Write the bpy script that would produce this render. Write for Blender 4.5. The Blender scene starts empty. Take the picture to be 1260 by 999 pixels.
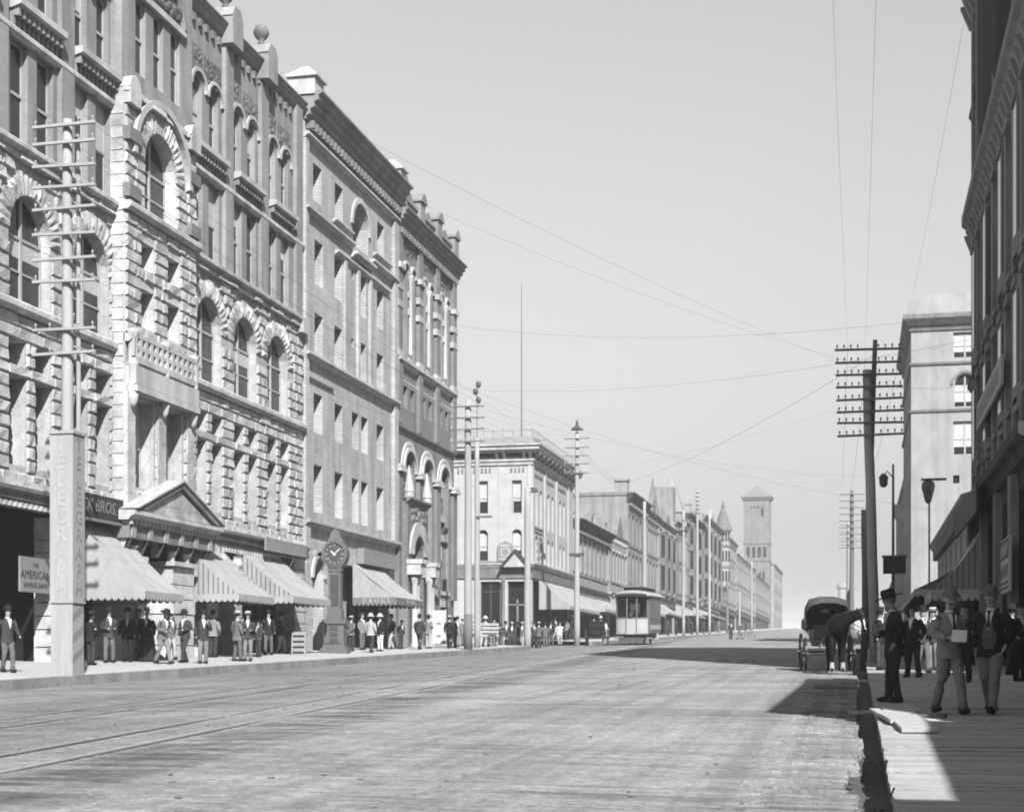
import bpy, math, random
from math import radians as R, sin, cos, pi, atan2, sqrt, hypot
from mathutils import Vector, Matrix, noise as mnoise

# ---------------------------------------------------------------- camera, sky, sun, exposure
SC = bpy.context.scene
COL = SC.collection
rnd = random.Random(7)
G = 0.0235                      # the avenue climbs 2.35 % away from the camera

cam_data = bpy.data.cameras.new('camera')
cam = bpy.data.objects.new('camera', cam_data)
COL.objects.link(cam)
cam.location = (0, 0, 0)
cam.rotation_euler = (R(90), 0, R(12.295))
cam_data.sensor_width = 36.0
cam_data.lens = 36.0 * 1950.0 / 1260.0
cam_data.shift_y = 315.5 / 1260.0
cam_data.clip_start = 0.3
cam_data.clip_end = 6000
SC.camera = cam

SUN_EL, SUN_AZ = 40.0, 26.5      # degrees; azimuth: light travels to +Y and -X
world = bpy.data.worlds.new('World')
SC.world = world
world.use_nodes = True
wn = world.node_tree.nodes
wl = world.node_tree.links
sky = wn.new('ShaderNodeTexSky')
sky.sky_type = 'NISHITA'
sky.sun_disc = False
sky.sun_elevation = R(SUN_EL)
sky.sun_rotation = R(180.0 - SUN_AZ)
sky.air_density = 2.0
sky.dust_density = 1.0
sky.altitude = 0
bw = wn.new('ShaderNodeSeparateColor')   # a blue-sensitive plate: the sky as its blue light alone, in grey
wl.new(sky.outputs[0], bw.inputs[0])
wl.new(bw.outputs[2], wn['Background'].inputs['Color'])
wn['Background'].inputs['Strength'].default_value = 0.055

sun_d = bpy.data.lights.new('sun', 'SUN')
sun_d.energy = 5.0
sun_d.angle = R(0.5)
sun_o = bpy.data.objects.new('sun', sun_d)
COL.objects.link(sun_o)
sd = Vector((-sin(R(SUN_AZ)) * cos(R(SUN_EL)), cos(R(SUN_AZ)) * cos(R(SUN_EL)), -sin(R(SUN_EL))))
sun_o.rotation_euler = sd.to_track_quat('-Z', 'Y').to_euler()
sun_o.location = (60, -120, 120)

SC.view_settings.view_transform = 'Standard'
SC.view_settings.look = 'None'
SC.view_settings.exposure = 1.12
SC.view_settings.gamma = 1.0
SC.view_settings.use_curve_mapping = False
SC.cycles.pixel_filter_type = 'BLACKMAN_HARRIS'
SC.cycles.filter_width = 1.9       # the soft drawing of an old lens
SC.cycles.max_bounces = 6
SC.cycles.diffuse_bounces = 1
SC.cycles.glossy_bounces = 2
SC.cycles.volume_bounces = 2

# ---------------------------------------------------------------- ground levels
def lin(Y):
    return G * Y if Y < 560 else G * 560 + 0.004 * (Y - 560)

def gz(X, Y):
    b = lin(Y)
    cross = 97.8 < Y < 121.5
    if X < -20.1 and not cross:
        return b - 1.25 + 0.03 * min(5.0, -20.1 - X)
    if X > 0.27 and not cross:
        return b - 1.32
    return b - 1.5

_f, _cx, _hy = 1950.0, 630.0, 815.0
_th = math.atan((1055 - 630) / _f)
def at_X(x, X):
    """distance along the street of the point on the plane X seen in column x"""
    u = (x - _cx) / _f
    d = X / (-sin(_th) + u * cos(_th))
    return d * (cos(_th) + u * sin(_th))

# ---------------------------------------------------------------- materials (all grey: a monochrome photograph)
MATS = {}
ALB = 0.7
def mat(name, base, rough=0.8, var=0.15, scale=1.5, bump=0.0, bscale=20.0, pattern=None, spec=0.1, metal=0.0, stretch=(1, 1, 1), extra=None, each=True, weather=None):
    base *= ALB
    m = bpy.data.materials.new(name)
    m.use_nodes = True
    nt = m.node_tree
    n, l = nt.nodes, nt.links
    p = n['Principled BSDF']
    p.inputs['Roughness'].default_value = rough
    p.inputs['Specular IOR Level'].default_value = spec
    p.inputs['Metallic'].default_value = metal
    tc = n.new('ShaderNodeTexCoord')
    mp = n.new('ShaderNodeMapping')
    mp.inputs['Scale'].default_value = stretch
    l.new(tc.outputs['Object'], mp.inputs['Vector'])
    no = n.new('ShaderNodeTexNoise')
    no.inputs['Scale'].default_value = scale
    no.inputs['Detail'].default_value = 6
    no.inputs['Roughness'].default_value = 0.65
    l.new(mp.outputs[0], no.inputs['Vector'])
    rp = n.new('ShaderNodeMapRange')
    rp.inputs['From Min'].default_value = 0.3
    rp.inputs['From Max'].default_value = 0.7
    rp.inputs['To Min'].default_value = base * (1 - var)
    rp.inputs['To Max'].default_value = base * (1 + var)
    l.new(no.outputs['Fac'], rp.inputs['Value'])
    val = rp.outputs[0]
    oi = n.new('ShaderNodeObjectInfo')      # each piece a little different
    om = n.new('ShaderNodeMapRange')
    om.inputs['To Min'].default_value = 1 - var * 0.6 * each
    om.inputs['To Max'].default_value = 1 + var * 0.6 * each
    l.new(oi.outputs['Random'], om.inputs['Value'])
    mu = n.new('ShaderNodeMath'); mu.operation = 'MULTIPLY'
    l.new(val, mu.inputs[0]); l.new(om.outputs[0], mu.inputs[1])
    val = mu.outputs[0]
    height = None
    if pattern:
        bw_, bh_, mort, mdark = pattern
        sx = n.new('ShaderNodeSeparateXYZ'); l.new(tc.outputs['Object'], sx.inputs[0])
        ad = n.new('ShaderNodeMath'); ad.operation = 'ADD'
        l.new(sx.outputs[0], ad.inputs[0]); l.new(sx.outputs[1], ad.inputs[1])
        cb = n.new('ShaderNodeCombineXYZ')
        l.new(ad.outputs[0], cb.inputs[0]); l.new(sx.outputs[2], cb.inputs[1])
        br = n.new('ShaderNodeTexBrick')
        br.inputs['Scale'].default_value = 1.0
        br.inputs['Brick Width'].default_value = bw_
        br.inputs['Row Height'].default_value = bh_
        br.inputs['Mortar Size'].default_value = mort
        br.inputs['Mortar Smooth'].default_value = 0.3
        br.inputs['Color1'].default_value = (1, 1, 1, 1)
        br.inputs['Color2'].default_value = (0.86, 0.86, 0.86, 1)
        br.inputs['Mortar'].default_value = (mdark, mdark, mdark, 1)
        l.new(cb.outputs[0], br.inputs['Vector'])
        m2 = n.new('ShaderNodeMath'); m2.operation = 'MULTIPLY'
        l.new(val, m2.inputs[0]); l.new(br.outputs['Color'], m2.inputs[1])
        val = m2.outputs[0]
        height = br.outputs['Fac']
    if weather is None: weather = any(k in name for k in ('stone', 'brick', 'ashlar', 'plaster', 'stucco', 'wall', 'trim', 'canvas'))
    if weather:                             # soot and rain streaks, longer downwards
        w1 = n.new('ShaderNodeMapping'); w1.inputs['Scale'].default_value = (1.1, 1.1, 0.16); l.new(tc.outputs['Object'], w1.inputs['Vector'])
        w2 = n.new('ShaderNodeTexNoise'); w2.inputs['Scale'].default_value = 1.3; w2.inputs['Detail'].default_value = 5; l.new(w1.outputs[0], w2.inputs['Vector'])
        w3 = n.new('ShaderNodeMapRange'); w3.inputs['From Min'].default_value = 0.34; w3.inputs['From Max'].default_value = 0.6
        w3.inputs['To Min'].default_value = 0.9 if ('plaster' in name or 'canvas' in name) else 0.76; w3.inputs['To Max'].default_value = 1.06; l.new(w2.outputs['Fac'], w3.inputs['Value'])
        w4 = n.new('ShaderNodeMath'); w4.operation = 'MULTIPLY'; l.new(val, w4.inputs[0]); l.new(w3.outputs[0], w4.inputs[1]); val = w4.outputs[0]
    if extra:
        val = extra(n, l, tc, val)
    l.new(val, p.inputs['Base Color'])
    if bump or pattern:
        b = n.new('ShaderNodeBump')
        b.inputs['Strength'].default_value = max(bump, 0.3)
        b.inputs['Distance'].default_value = 0.03
        nb = n.new('ShaderNodeTexNoise')
        nb.inputs['Scale'].default_value = bscale
        nb.inputs['Detail'].default_value = 5
        l.new(mp.outputs[0], nb.inputs['Vector'])
        if height is not None:
            s = n.new('ShaderNodeMath'); s.operation = 'SUBTRACT'
            l.new(nb.outputs['Fac'], s.inputs[0]); l.new(height, s.inputs[1])
            l.new(s.outputs[0], b.inputs['Height'])
        else:
            l.new(nb.outputs['Fac'], b.inputs['Height'])
        l.new(b.outputs[0], p.inputs['Normal'])
    MATS[name] = m
    return m

mat('pale_stone', 0.5, 0.9, 0.24, 2.0, 0.9, 12)
mat('smooth_stone', 0.5, 0.85, 0.1, 1.2, 0.2, 10)
mat('joint_shade', 0.2, 0.95, 0.15, 3)
mat('red_brick', 0.33, 0.85, 0.14, 0.8, 0.3, 30, pattern=(0.24, 0.08, 0.008, 0.85))
mat('carved_brick', 0.17, 0.9, 0.35, 6, 1.0, 8)
mat('grey_ashlar', 0.5, 0.85, 0.13, 0.7, 0.5, 16, pattern=(0.62, 0.15, 0.012, 0.62))
mat('brown_brick', 0.25, 0.85, 0.13, 0.8, 0.3, 30, pattern=(0.24, 0.08, 0.008, 0.85))
mat('white_stucco', 0.44, 0.8, 0.13, 0.8, 0.15, 10, weather=False)
mat('pale_plaster', 0.31, 0.85, 0.12, 0.6, 0.15, 10)
mat('mid_plaster', 0.30, 0.85, 0.15, 0.6, 0.15, 10)
mat('grey_wall', 0.26, 0.85, 0.15, 0.5, 0.2, 10)
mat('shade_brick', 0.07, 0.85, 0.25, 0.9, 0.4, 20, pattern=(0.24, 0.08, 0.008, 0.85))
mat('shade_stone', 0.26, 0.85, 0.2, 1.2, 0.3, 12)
mat('dark_trim', 0.06, 0.7, 0.2, 3)
mat('mid_trim', 0.2, 0.75, 0.15, 3)
mat('pale_trim', 0.46, 0.75, 0.1, 3)
mat('sash_paint', 0.42, 0.6, 0.1, 3)
mat('glass', 0.03, 0.15, 0.3, 1, spec=0.3)
mat('shop_glass', 0.015, 0.5, 0.3, 1, spec=0.08)
mat('window_blind', 0.5, 0.8, 0.08, 2)
mat('shop_dark', 0.02, 0.8, 0.3, 2, spec=0.03)
mat('roof_felt', 0.12, 0.95, 0.2, 1)
mat('slate', 0.16, 0.7, 0.2, 2, 0.3, 20)
mat('canvas', 0.36, 0.9, 0.07, 1.2, 0.25, 5)
mat('canvas_grey', 0.6, 0.9, 0.12, 1.5, 0.25, 6)
mat('canvas_dark', 0.17, 0.9, 0.12, 1.5)
mat('pole_wood', 0.35, 0.85, 0.12, 1.0, 0.5, 6, stretch=(6, 6, 0.6))
mat('pole_wood_dark', 0.16, 0.85, 0.2, 1.0, 0.5, 6, stretch=(6, 6, 0.6))
mat('pole_wood_grey', 0.36, 0.85, 0.15, 1.0, 0.5, 6, stretch=(6, 6, 0.6))
mat('crossarm_wood', 0.16, 0.85, 0.2, 3)
mat('insulator', 0.6, 0.25, 0.05, 3, spec=0.6)
mat('iron', 0.06, 0.55, 0.2, 4, spec=0.4)
mat('iron_grey', 0.11, 0.55, 0.2, 3, spec=0.4)
mat('steel', 0.3, 0.5, 0.2, 6)
mat('sign_black', 0.05, 0.6, 0.15, 3)
mat('sign_white', 0.5, 0.7, 0.08, 3)
mat('sign_grey', 0.25, 0.7, 0.12, 3)
mat('letter_pale', 0.45, 0.7, 0.05, 3)
mat('letter_grey', 0.24, 0.7, 0.05, 3)
mat('letter_black', 0.03, 0.7, 0.05, 3)
mat('skin', 0.36, 0.6, 0.08, 8)
mat('hair', 0.035, 0.7, 0.2, 20)
mat('cloth_black', 0.022, 0.85, 0.25, 4, 1.0, 9)
mat('cloth_dark', 0.05, 0.85, 0.2, 4, 1.0, 9)
mat('cloth_grey', 0.13, 0.85, 0.15, 4, 1.0, 9)
mat('cloth_mid', 0.21, 0.85, 0.15, 4, 1.0, 9)
mat('cloth_light', 0.38, 0.85, 0.1, 4, 1.0, 9)
mat('linen', 0.7, 0.8, 0.05, 4)
mat('straw', 0.5, 0.8, 0.08, 8)
mat('leather', 0.02, 0.6, 0.2, 6)
mat('horse_bay', 0.013, 0.65, 0.35, 3, 0.6, 14, spec=0.04)
mat('horse_white', 0.5, 0.7, 0.12, 3)
mat('coach_black', 0.02, 0.4, 0.2, 3, spec=0.25)
mat('hood_leather', 0.07, 0.6, 0.3, 3, 0.6, 8)
mat('tram_cream', 0.4, 0.5, 0.08, 2)
mat('tram_brown', 0.14, 0.5, 0.15, 2)
mat('paper', 0.75, 0.8, 0.05, 4)
mat('board_wood', 0.42, 0.85, 0.14, 1.5, 0.5, 8, stretch=(0.7, 5, 5))
mat('plank_wood', 0.40, 0.88, 0.2, 1.5, 0.6, 10, stretch=(0.8, 7, 7))
mat('cement', 0.40, 0.9, 0.1, 0.5, 0.3, 14)
mat('kerb_stone', 0.27, 0.9, 0.16, 2, 0.5, 10)
mat('gutter_mud', 0.11, 0.75, 0.35, 4, 0.8, 8)
mat('far_ground', 0.25, 0.95, 0.15, 0.05)
M = MATS
cg = bpy.data.materials.new('clear_glass'); cg.use_nodes = True      # see-through panes of the tram
_n, _l = cg.node_tree.nodes, cg.node_tree.links
_t = _n.new('ShaderNodeBsdfTransparent'); _t.inputs[0].default_value = (0.4, 0.4, 0.4, 1)
_g = _n.new('ShaderNodeBsdfGlossy'); _g.inputs['Roughness'].default_value = 0.08
_fr = _n.new('ShaderNodeFresnel'); _fr.inputs[0].default_value = 1.45
_m = _n.new('ShaderNodeMixShader'); _l.new(_fr.outputs[0], _m.inputs[0]); _l.new(_t.outputs[0], _m.inputs[1]); _l.new(_g.outputs[0], _m.inputs[2])
_l.new(_m.outputs[0], _n['Material Output'].inputs['Surface'])
MATS['clear_glass'] = cg

# ---------------------------------------------------------------- mesh building
class MB:
    def __init__(s, off=(0, 0, 0), xf=None):
        s.v, s.f, s.off, s.xf = [], [], off, xf
    def add(s, p):
        if s.xf: p = s.xf(*p)
        o = s.off
        s.v.append((p[0] - o[0], p[1] - o[1], p[2] - o[2]))
        return len(s.v) - 1
    def poly(s, pts):
        s.f.append([s.add(p) for p in pts])
    def box(s, x0, x1, y0, y1, z0, z1):
        i = [s.add((x, y, z)) for z in (z0, z1) for y in (y0, y1) for x in (x0, x1)]
        for q in ((0, 2, 3, 1), (4, 5, 7, 6), (0, 1, 5, 4), (2, 6, 7, 3), (0, 4, 6, 2), (1, 3, 7, 5)):
            s.f.append([i[k] for k in q])
        return s
    def hexa(s, a, b):
        """a, b: two quads of 4 points, joined"""
        i = [s.add(p) for p in a]; j = [s.add(p) for p in b]
        s.f.append(i[::-1]); s.f.append(j)
        for k in range(4):
            s.f.append([i[k], i[(k + 1) % 4], j[(k + 1) % 4], j[k]])
        return s
    def prism(s, pts, y0, y1):
        """outline in x,z extruded along y"""
        i = [s.add((p[0], y0, p[1])) for p in pts]; j = [s.add((p[0], y1, p[1])) for p in pts]
        n = len(pts)
        s.f.append(i); s.f.append(j[::-1])
        for k in range(n):
            s.f.append([i[k], j[k], j[(k + 1) % n], i[(k + 1) % n]])
        return s
    def profile(s, pts, x0, x1):
        """outline in y,z extruded along x (cornices, mouldings)"""
        i = [s.add((x0, p[0], p[1])) for p in pts]; j = [s.add((x1, p[0], p[1])) for p in pts]
        n = len(pts)
        s.f.append(i); s.f.append(j[::-1])
        for k in range(n):
            s.f.append([i[k], j[k], j[(k + 1) % n], i[(k + 1) % n]])
        return s
    def tube(s, path, rad, n=8, cap=True):
        path = [Vector(p) for p in path]
        if not isinstance(rad, (list, tuple)): rad = [rad] * len(path)
        rings = []
        for k, p in enumerate(path):
            d = (path[min(k + 1, len(path) - 1)] - path[max(k - 1, 0)]).normalized()
            a = Vector((0, 0, 1)) if abs(d.z) < 0.9 else Vector((1, 0, 0))
            u = d.cross(a).normalized(); w = d.cross(u)
            rings.append([s.add(p + (u * cos(2 * pi * q / n) + w * sin(2 * pi * q / n)) * rad[k]) for q in range(n)])
        for a, b in zip(rings, rings[1:]):
            for q in range(n):
                s.f.append([a[q], a[(q + 1) % n], b[(q + 1) % n], b[q]])
        if cap:
            s.f.append(rings[0][::-1]); s.f.append(rings[-1])
        return s
    def lathe(s, prof, c=(0, 0, 0), n=16, sx=1, sy=1):
        rings = []
        for r, z in prof:
            rings.append([s.add((c[0] + r * sx * cos(2 * pi * q / n), c[1] + r * sy * sin(2 * pi * q / n), c[2] + z)) for q in range(n)])
        for a, b in zip(rings, rings[1:]):
            for q in range(n):
                s.f.append([a[q], a[(q + 1) % n], b[(q + 1) % n], b[q]])
        s.f.append(rings[0][::-1]); s.f.append(rings[-1])
        return s
    def ring(s, c, r0, r1, y0, y1, a0=0.0, a1=2 * pi, n=24):
        """annular arc in the x,z plane, thick along y"""
        k = [a0 + (a1 - a0) * i / n for i in range(n + 1)]
        for p, q in zip(k, k[1:]):
            P = lambda r, t, y: (c[0] + r * cos(t), y, c[1] + r * sin(t))
            s.hexa([P(r0, p, y0), P(r1, p, y0), P(r1, q, y0), P(r0, q, y0)], [P(r0, p, y1), P(r1, p, y1), P(r1, q, y1), P(r0, q, y1)])
        return s
    def ico(s, c, r, n=8, m=6):
        r = r if isinstance(r, (list, tuple)) else (r, r, r)
        rows = []
        for i in range(1, m):
            t = pi * i / m
            rows.append([s.add((c[0] + r[0] * sin(t) * cos(2 * pi * q / n), c[1] + r[1] * sin(t) * sin(2 * pi * q / n), c[2] + r[2] * cos(t))) for q in range(n)])
        top = s.add((c[0], c[1], c[2] + r[2])); bot = s.add((c[0], c[1], c[2] - r[2]))
        for q in range(n):
            s.f.append([top, rows[0][q], rows[0][(q + 1) % n]])
            s.f.append([bot, rows[-1][(q + 1) % n], rows[-1][q]])
        for a, b in zip(rows, rows[1:]):
            for q in range(n):
                s.f.append([a[q], b[q], b[(q + 1) % n], a[(q + 1) % n]])
        return s
    def mesh(s, name, smooth=False):
        me = bpy.data.meshes.new(name)
        me.from_pydata(s.v, [], s.f)
        if smooth:
            me.polygons.foreach_set('use_smooth', [True] * len(me.polygons))
        me.update()
        return me
    def build(s, name, m, parent=None, smooth=False, loc=None):
        return link(name, s.mesh(name, smooth), m, parent, loc)

def link(name, me, m, parent=None, loc=None, rotz=None, scale=None):
    o = bpy.data.objects.new(name, me)
    COL.objects.link(o)
    if parent: o.parent = parent
    if loc: o.location = loc
    if rotz is not None: o.rotation_euler = (0, 0, rotz)
    if scale: o.scale = scale
    if m is not None:
        m = M[m] if isinstance(m, str) else m
        if not me.materials: me.materials.append(m)
        elif me.materials[0] != m:
            o.material_slots[0].link = 'OBJECT'; o.material_slots[0].material = m
    return o

def thing(name, label, cat, loc=(0, 0, 0), rotz=0.0, group=None):
    o = bpy.data.objects.new(name, None)
    o.empty_display_size = 0.3
    COL.objects.link(o)
    o.location = loc; o.rotation_euler = (0, 0, rotz)
    o['label'] = label; o['category'] = cat
    if group: o['group'] = group
    return o
def tag(o, label, cat, group=None):
    o['label'] = label; o['category'] = cat
    if group: o['group'] = group
    return o
def struct(o): o['kind'] = 'structure'; return o
def stuff(o): o['kind'] = 'stuff'; return o

def text_mesh(txt, size, depth=0.01, align='CENTER', space=1.0, shear=0.0):
    cu = bpy.data.curves.new('lettering', 'FONT')
    cu.body = txt; cu.size = size; cu.extrude = depth; cu.align_x = align; cu.align_y = 'CENTER'
    cu.space_character = space; cu.shear = shear; cu.resolution_u = 2
    o = bpy.data.objects.new('lettering', cu)
    COL.objects.link(o)
    dg = bpy.context.evaluated_depsgraph_get()
    me = bpy.data.meshes.new_from_object(o.evaluated_get(dg))
    bpy.data.objects.remove(o); bpy.data.curves.remove(cu)
    return me

def lettering(txt, size, m, parent, loc, rot, name='lettering', **k):
    me = text_mesh(txt, size, **k)
    me.materials.clear()
    o = link(name, me, m, parent, loc)
    o.rotation_euler = rot
    return o

# ---------------------------------------------------------------- walls, openings, windows
def arc_pts(x0, x1, zs, rise, n=10):
    w = (x1 - x0) / 2; cx = (x0 + x1) / 2
    Rr = (w * w + rise * rise) / (2 * rise); cz = zs + rise - Rr
    a = math.asin(min(1, w / Rr))
    if rise > w: a = pi - a
    return [(cx + Rr * sin(-a + 2 * a * i / n), cz + Rr * cos(-a + 2 * a * i / n)) for i in range(n + 1)]

def wall(mb, x0, x1, z0, z1, ops, depth=0.45, y=0.0):
    """front face at y with openings (a, b, c, d, rise) and their reveals"""
    xs = sorted({x0, x1} | {o[0] for o in ops} | {o[1] for o in ops})
    zs = sorted({z0, z1} | {o[2] for o in ops} | {o[3] for o in ops})
    for i in range(len(zs) - 1):
        run = None
        zc = (zs[i] + zs[i + 1]) / 2
        for j in range(len(xs) - 1):
            xc = (xs[j] + xs[j + 1]) / 2
            hole = any(o[0] < xc < o[1] and o[2] < zc < o[3] for o in ops)
            if not hole:
                if run is None: run = xs[j]
            if (hole or j == len(xs) - 2) and run is not None:
                e = xs[j] if hole else xs[j + 1]
                mb.poly([(run, y, zs[i]), (e, y, zs[i]), (e, y, zs[i + 1]), (run, y, zs[i + 1])])
                run = None
    for o in ops:
        a, b, c, d = o[:4]; rise = o[4] if len(o) > 4 else 0
        dp = o[5] if len(o) > 5 else depth
        sp = d - rise
        mb.poly([(a, y, c), (a, y + dp, c), (a, y + dp, sp), (a, y, sp)])
        mb.poly([(b, y, c), (b, y, sp), (b, y + dp, sp), (b, y + dp, c)])
        mb.poly([(a, y, c), (b, y, c), (b, y + dp, c), (a, y + dp, c)])
        if rise:
            pts = arc_pts(a, b, sp, rise)
            for k, (p, q) in enumerate(zip(pts, pts[1:])):
                mb.poly([(p[0], y, p[1]), (p[0], y + dp, p[1]), (q[0], y + dp, q[1]), (q[0], y, q[1])])
                mb.poly([(p[0], y, p[1]), (q[0], y, q[1]), (q[0], y, d), (p[0], y, d)])
        else:
            mb.poly([(a, y, d), (a, y + dp, d), (b, y + dp, d), (b, y, d)])

_wc = {}
def window(parent, off, x0, x1, z0, z1, y, rise=0, kind='sash', blind=0.0, fm='sash_paint', xf=None, gm='glass', name='window'):
    """frame with its pane and blind: thing > window > pane"""
    w, h = round(x1 - x0, 3), round(z1 - z0, 3)
    key = (w, h, rise, kind)
    def P(mb): return mb
    def frame(mb):
        t, e = 0.07, 0.06
        mb.box(-w / 2, -w / 2 + t, 0, e, 0, h - rise); mb.box(w / 2 - t, w / 2, 0, e, 0, h - rise)
        mb.box(-w / 2 + t, w / 2 - t, 0.0, e, 0, t)
        if rise:
            o_ = arc_pts(-w / 2, w / 2, h - rise, rise); i_ = arc_pts(-w / 2 + t, w / 2 - t, h - rise, max(rise - t, 0.02))
            for k in range(len(o_) - 1):
                q = [o_[k], o_[k + 1], i_[k + 1], i_[k]]
                mb.hexa([(a, 0, b) for a, b in q], [(a, e, b) for a, b in q])
        else:
            mb.box(-w / 2 + t, w / 2 - t, 0, e, h - t, h)
        if kind in ('sash', 'cross', 'double'):
            mz = h * 0.48 if kind != 'cross' else h - rise - 0.05
            mb.box(-w / 2 + t, w / 2 - t, -0.012, e - 0.012, mz - 0.04, mz + 0.05)
        if kind in ('cross', 'double'):
            mb.box(-0.06, 0.06, -0.02, e - 0.02, t, h - (t if not rise else t * 1.2))
        if kind == 'cross':
            mz = (h - rise) * 0.5
            mb.box(-w / 2 + t, w / 2 - t, -0.008, e - 0.016, mz - 0.03, mz + 0.03)
    if key not in _wc:
        f = MB(); frame(f)
        g = MB()
        g.poly([(-w / 2, 0, 0), (w / 2, 0, 0)] + [(a, 0, b) for a, b in (arc_pts(-w / 2, w / 2, h - rise, rise)[::-1] if rise else [(-w / 2, h), (w / 2, h)][::-1])])
        _wc[key] = (f.mesh('window'), g.mesh('pane'))
    fme, gme = _wc[key]
    cx = (x0 + x1) / 2
    p = (cx, y, z0); rz = None
    if xf:
        p = xf(cx, y, z0)
        q = xf(cx + 1, y, z0); rz = atan2(q[1] - p[1], q[0] - p[0])
    loc = (p[0] - off[0], p[1] - off[1], p[2] - off[2])
    o = link(name, fme, fm, parent, loc, rz)
    link('pane', gme, gm, o, (0, 0.045, 0))
    if blind > 0:
        zb = (h - rise if rise else h) ; hb = zb * blind
        bk = ('b', w, round(hb, 2))
        if bk not in _wc:
            _wc[bk] = MB().box(-w / 2 + 0.06, w / 2 - 0.06, 0.0, 0.012, -hb, 0).mesh('blind')
        link('blind', _wc[bk], 'window_blind', o, (0, 0.028, zb))
    return o

def cornice(mb, x0, x1, z, h, p, y=0.0, steps=3):
    pts = [(y + 0.05, z), (y - p * 0.15, z)]
    for i in range(steps):
        t0, t1 = (i + 1) / steps, (i + 1) / steps
        pts.append((y - p * (0.15 + 0.85 * i / steps), z + h * (i + 0.4) / steps))
        pts.append((y - p * (0.15 + 0.85 * (i + 1) / steps), z + h * (i + 0.7) / steps))
    pts += [(y - p, z + h), (y + 0.05, z + h)]
    mb.profile(pts, x0, x1)

def dentils(mb, x0, x1, z, h, p, step, w, y=0.0):
    n = max(1, int((x1 - x0) / step))
    for i in range(n):
        c = x0 + (i + 0.5) * (x1 - x0) / n
        mb.box(c - w / 2, c + w / 2, y - p, y + 0.02, z, z + h)

def shell(mb, x0, x1, z0, z1, depth, y=0.001, roof=True):
    """sides, back and roof behind a facade"""
    mb.poly([(x0, y, z0), (x0, depth, z0), (x0, depth, z1), (x0, y, z1)])
    mb.poly([(x1, y, z0), (x1, y, z1), (x1, depth, z1), (x1, depth, z0)])
    mb.poly([(x0, depth, z0), (x1, depth, z0), (x1, depth, z1), (x0, depth, z1)])
    if roof: mb.poly([(x0, y, z1), (x1, y, z1), (x1, depth, z1), (x0, depth, z1)])
# ================================================================ the setting: ground, road, pavements
def road_extra(n, l, tc, val):
    sx = n.new('ShaderNodeSeparateXYZ'); l.new(tc.outputs['Object'], sx.inputs[0])
    def M_(op, a, b=None, c=None):
        m = n.new('ShaderNodeMath'); m.operation = op
        for i, q in enumerate((a, b, c)):
            if q is None: continue
            if isinstance(q, (int, float)): m.inputs[i].default_value = q
            else: l.new(q, m.inputs[i])
        return m.outputs[0]
    def noise(scale, sc, detail=5, rough=0.6):
        mp = n.new('ShaderNodeMapping'); mp.inputs['Scale'].default_value = sc
        l.new(tc.outputs['Object'], mp.inputs['Vector'])
        q = n.new('ShaderNodeTexNoise'); q.inputs['Scale'].default_value = scale
        q.inputs['Detail'].default_value = detail; q.inputs['Roughness'].default_value = rough
        l.new(mp.outputs[0], q.inputs['Vector']); return q.outputs['Fac']
    def smooth(v, a, b, lo, hi):
        r = n.new('ShaderNodeMapRange'); r.interpolation_type = 'SMOOTHSTEP'
        r.inputs['From Min'].default_value = a; r.inputs['From Max'].default_value = b
        r.inputs['To Min'].default_value = lo; r.inputs['To Max'].default_value = hi
        l.new(v, r.inputs['Value']); return r.outputs[0]
    X, Y = sx.outputs[0], sx.outputs[1]
    lines = smooth(noise(1.0, (0.3, 8.0, 1), 4, 0.75), 0.36, 0.62, 0.8, 1.06)      # plank courses across the street
    grit = smooth(noise(16.0, (0.8, 1.2, 1), 8, 0.85), 0.36, 0.64, 0.62, 1.28)             # dirt and dung trodden into them
    blot = smooth(noise(0.5, (0.5, 1.0, 1), 6, 0.7), 0.36, 0.66, 1.1, 0.78)
    t = M_('MULTIPLY_ADD', Y, 0.0718, X)
    band = M_('MULTIPLY', smooth(t, -7.25, -6.9, 0, 1), smooth(t, -6.2, -5.2, 1, 0))
    band = M_('MULTIPLY', band, smooth(noise(1.0, (0.25, 1.6, 1), 5, 0.7), 0.43, 0.53, 0, 1))
    stain = M_('MULTIPLY_ADD', band, -0.5, 1.0)
    rut = M_('MULTIPLY', smooth(noise(1.0, (0.12, 4.2, 1), 2), 0.5, 0.6, 0, 1), smooth(noise(0.14, (1.0, 1.0, 1), 2), 0.5, 0.62, 0, 1))
    rut = M_('MULTIPLY_ADD', rut, -0.36, 1.0)
    left = smooth(t, -9.5, -7.0, 0.8, 1.0)                                          # the car-track half is darker
    v = val
    grit2 = smooth(noise(5.0, (0.7, 1.3, 1), 6, 0.8), 0.36, 0.64, 0.76, 1.16)
    ruts = smooth(noise(1.0, (2.6, 0.05, 1), 3, 0.6), 0.36, 0.64, 0.86, 1.1)
    for q in (ruts, lines, grit, grit2, blot, stain, rut, left): v = M_('MULTIPLY', v, q)
    return v
mat('road_planks', 0.325, 0.95, 0.1, 0.6, 0.7, 24, spec=0.1, extra=road_extra, each=False)

mat('dung', 0.14, 0.95, 0.4, 5)
def strip(name, m, x0, x1, dz, ys, nx=1, wob=0.0, kind=True):
    mb = MB()
    xs = [x0 + (x1 - x0) * i / nx for i in range(nx + 1)]
    idx = [[mb.add((x, y, lin(y) + (dz(x) if callable(dz) else dz) + (wob * mnoise.noise(Vector((x * 0.5, y * 0.35, 0))) if wob else 0))) for x in xs] for y in ys]
    for a, b in zip(idx, idx[1:]):
        for i in range(nx):
            mb.f.append([a[i], a[i + 1], b[i + 1], b[i]])
    o = mb.build(name, m, smooth=True)
    return struct(o) if kind else o

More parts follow.
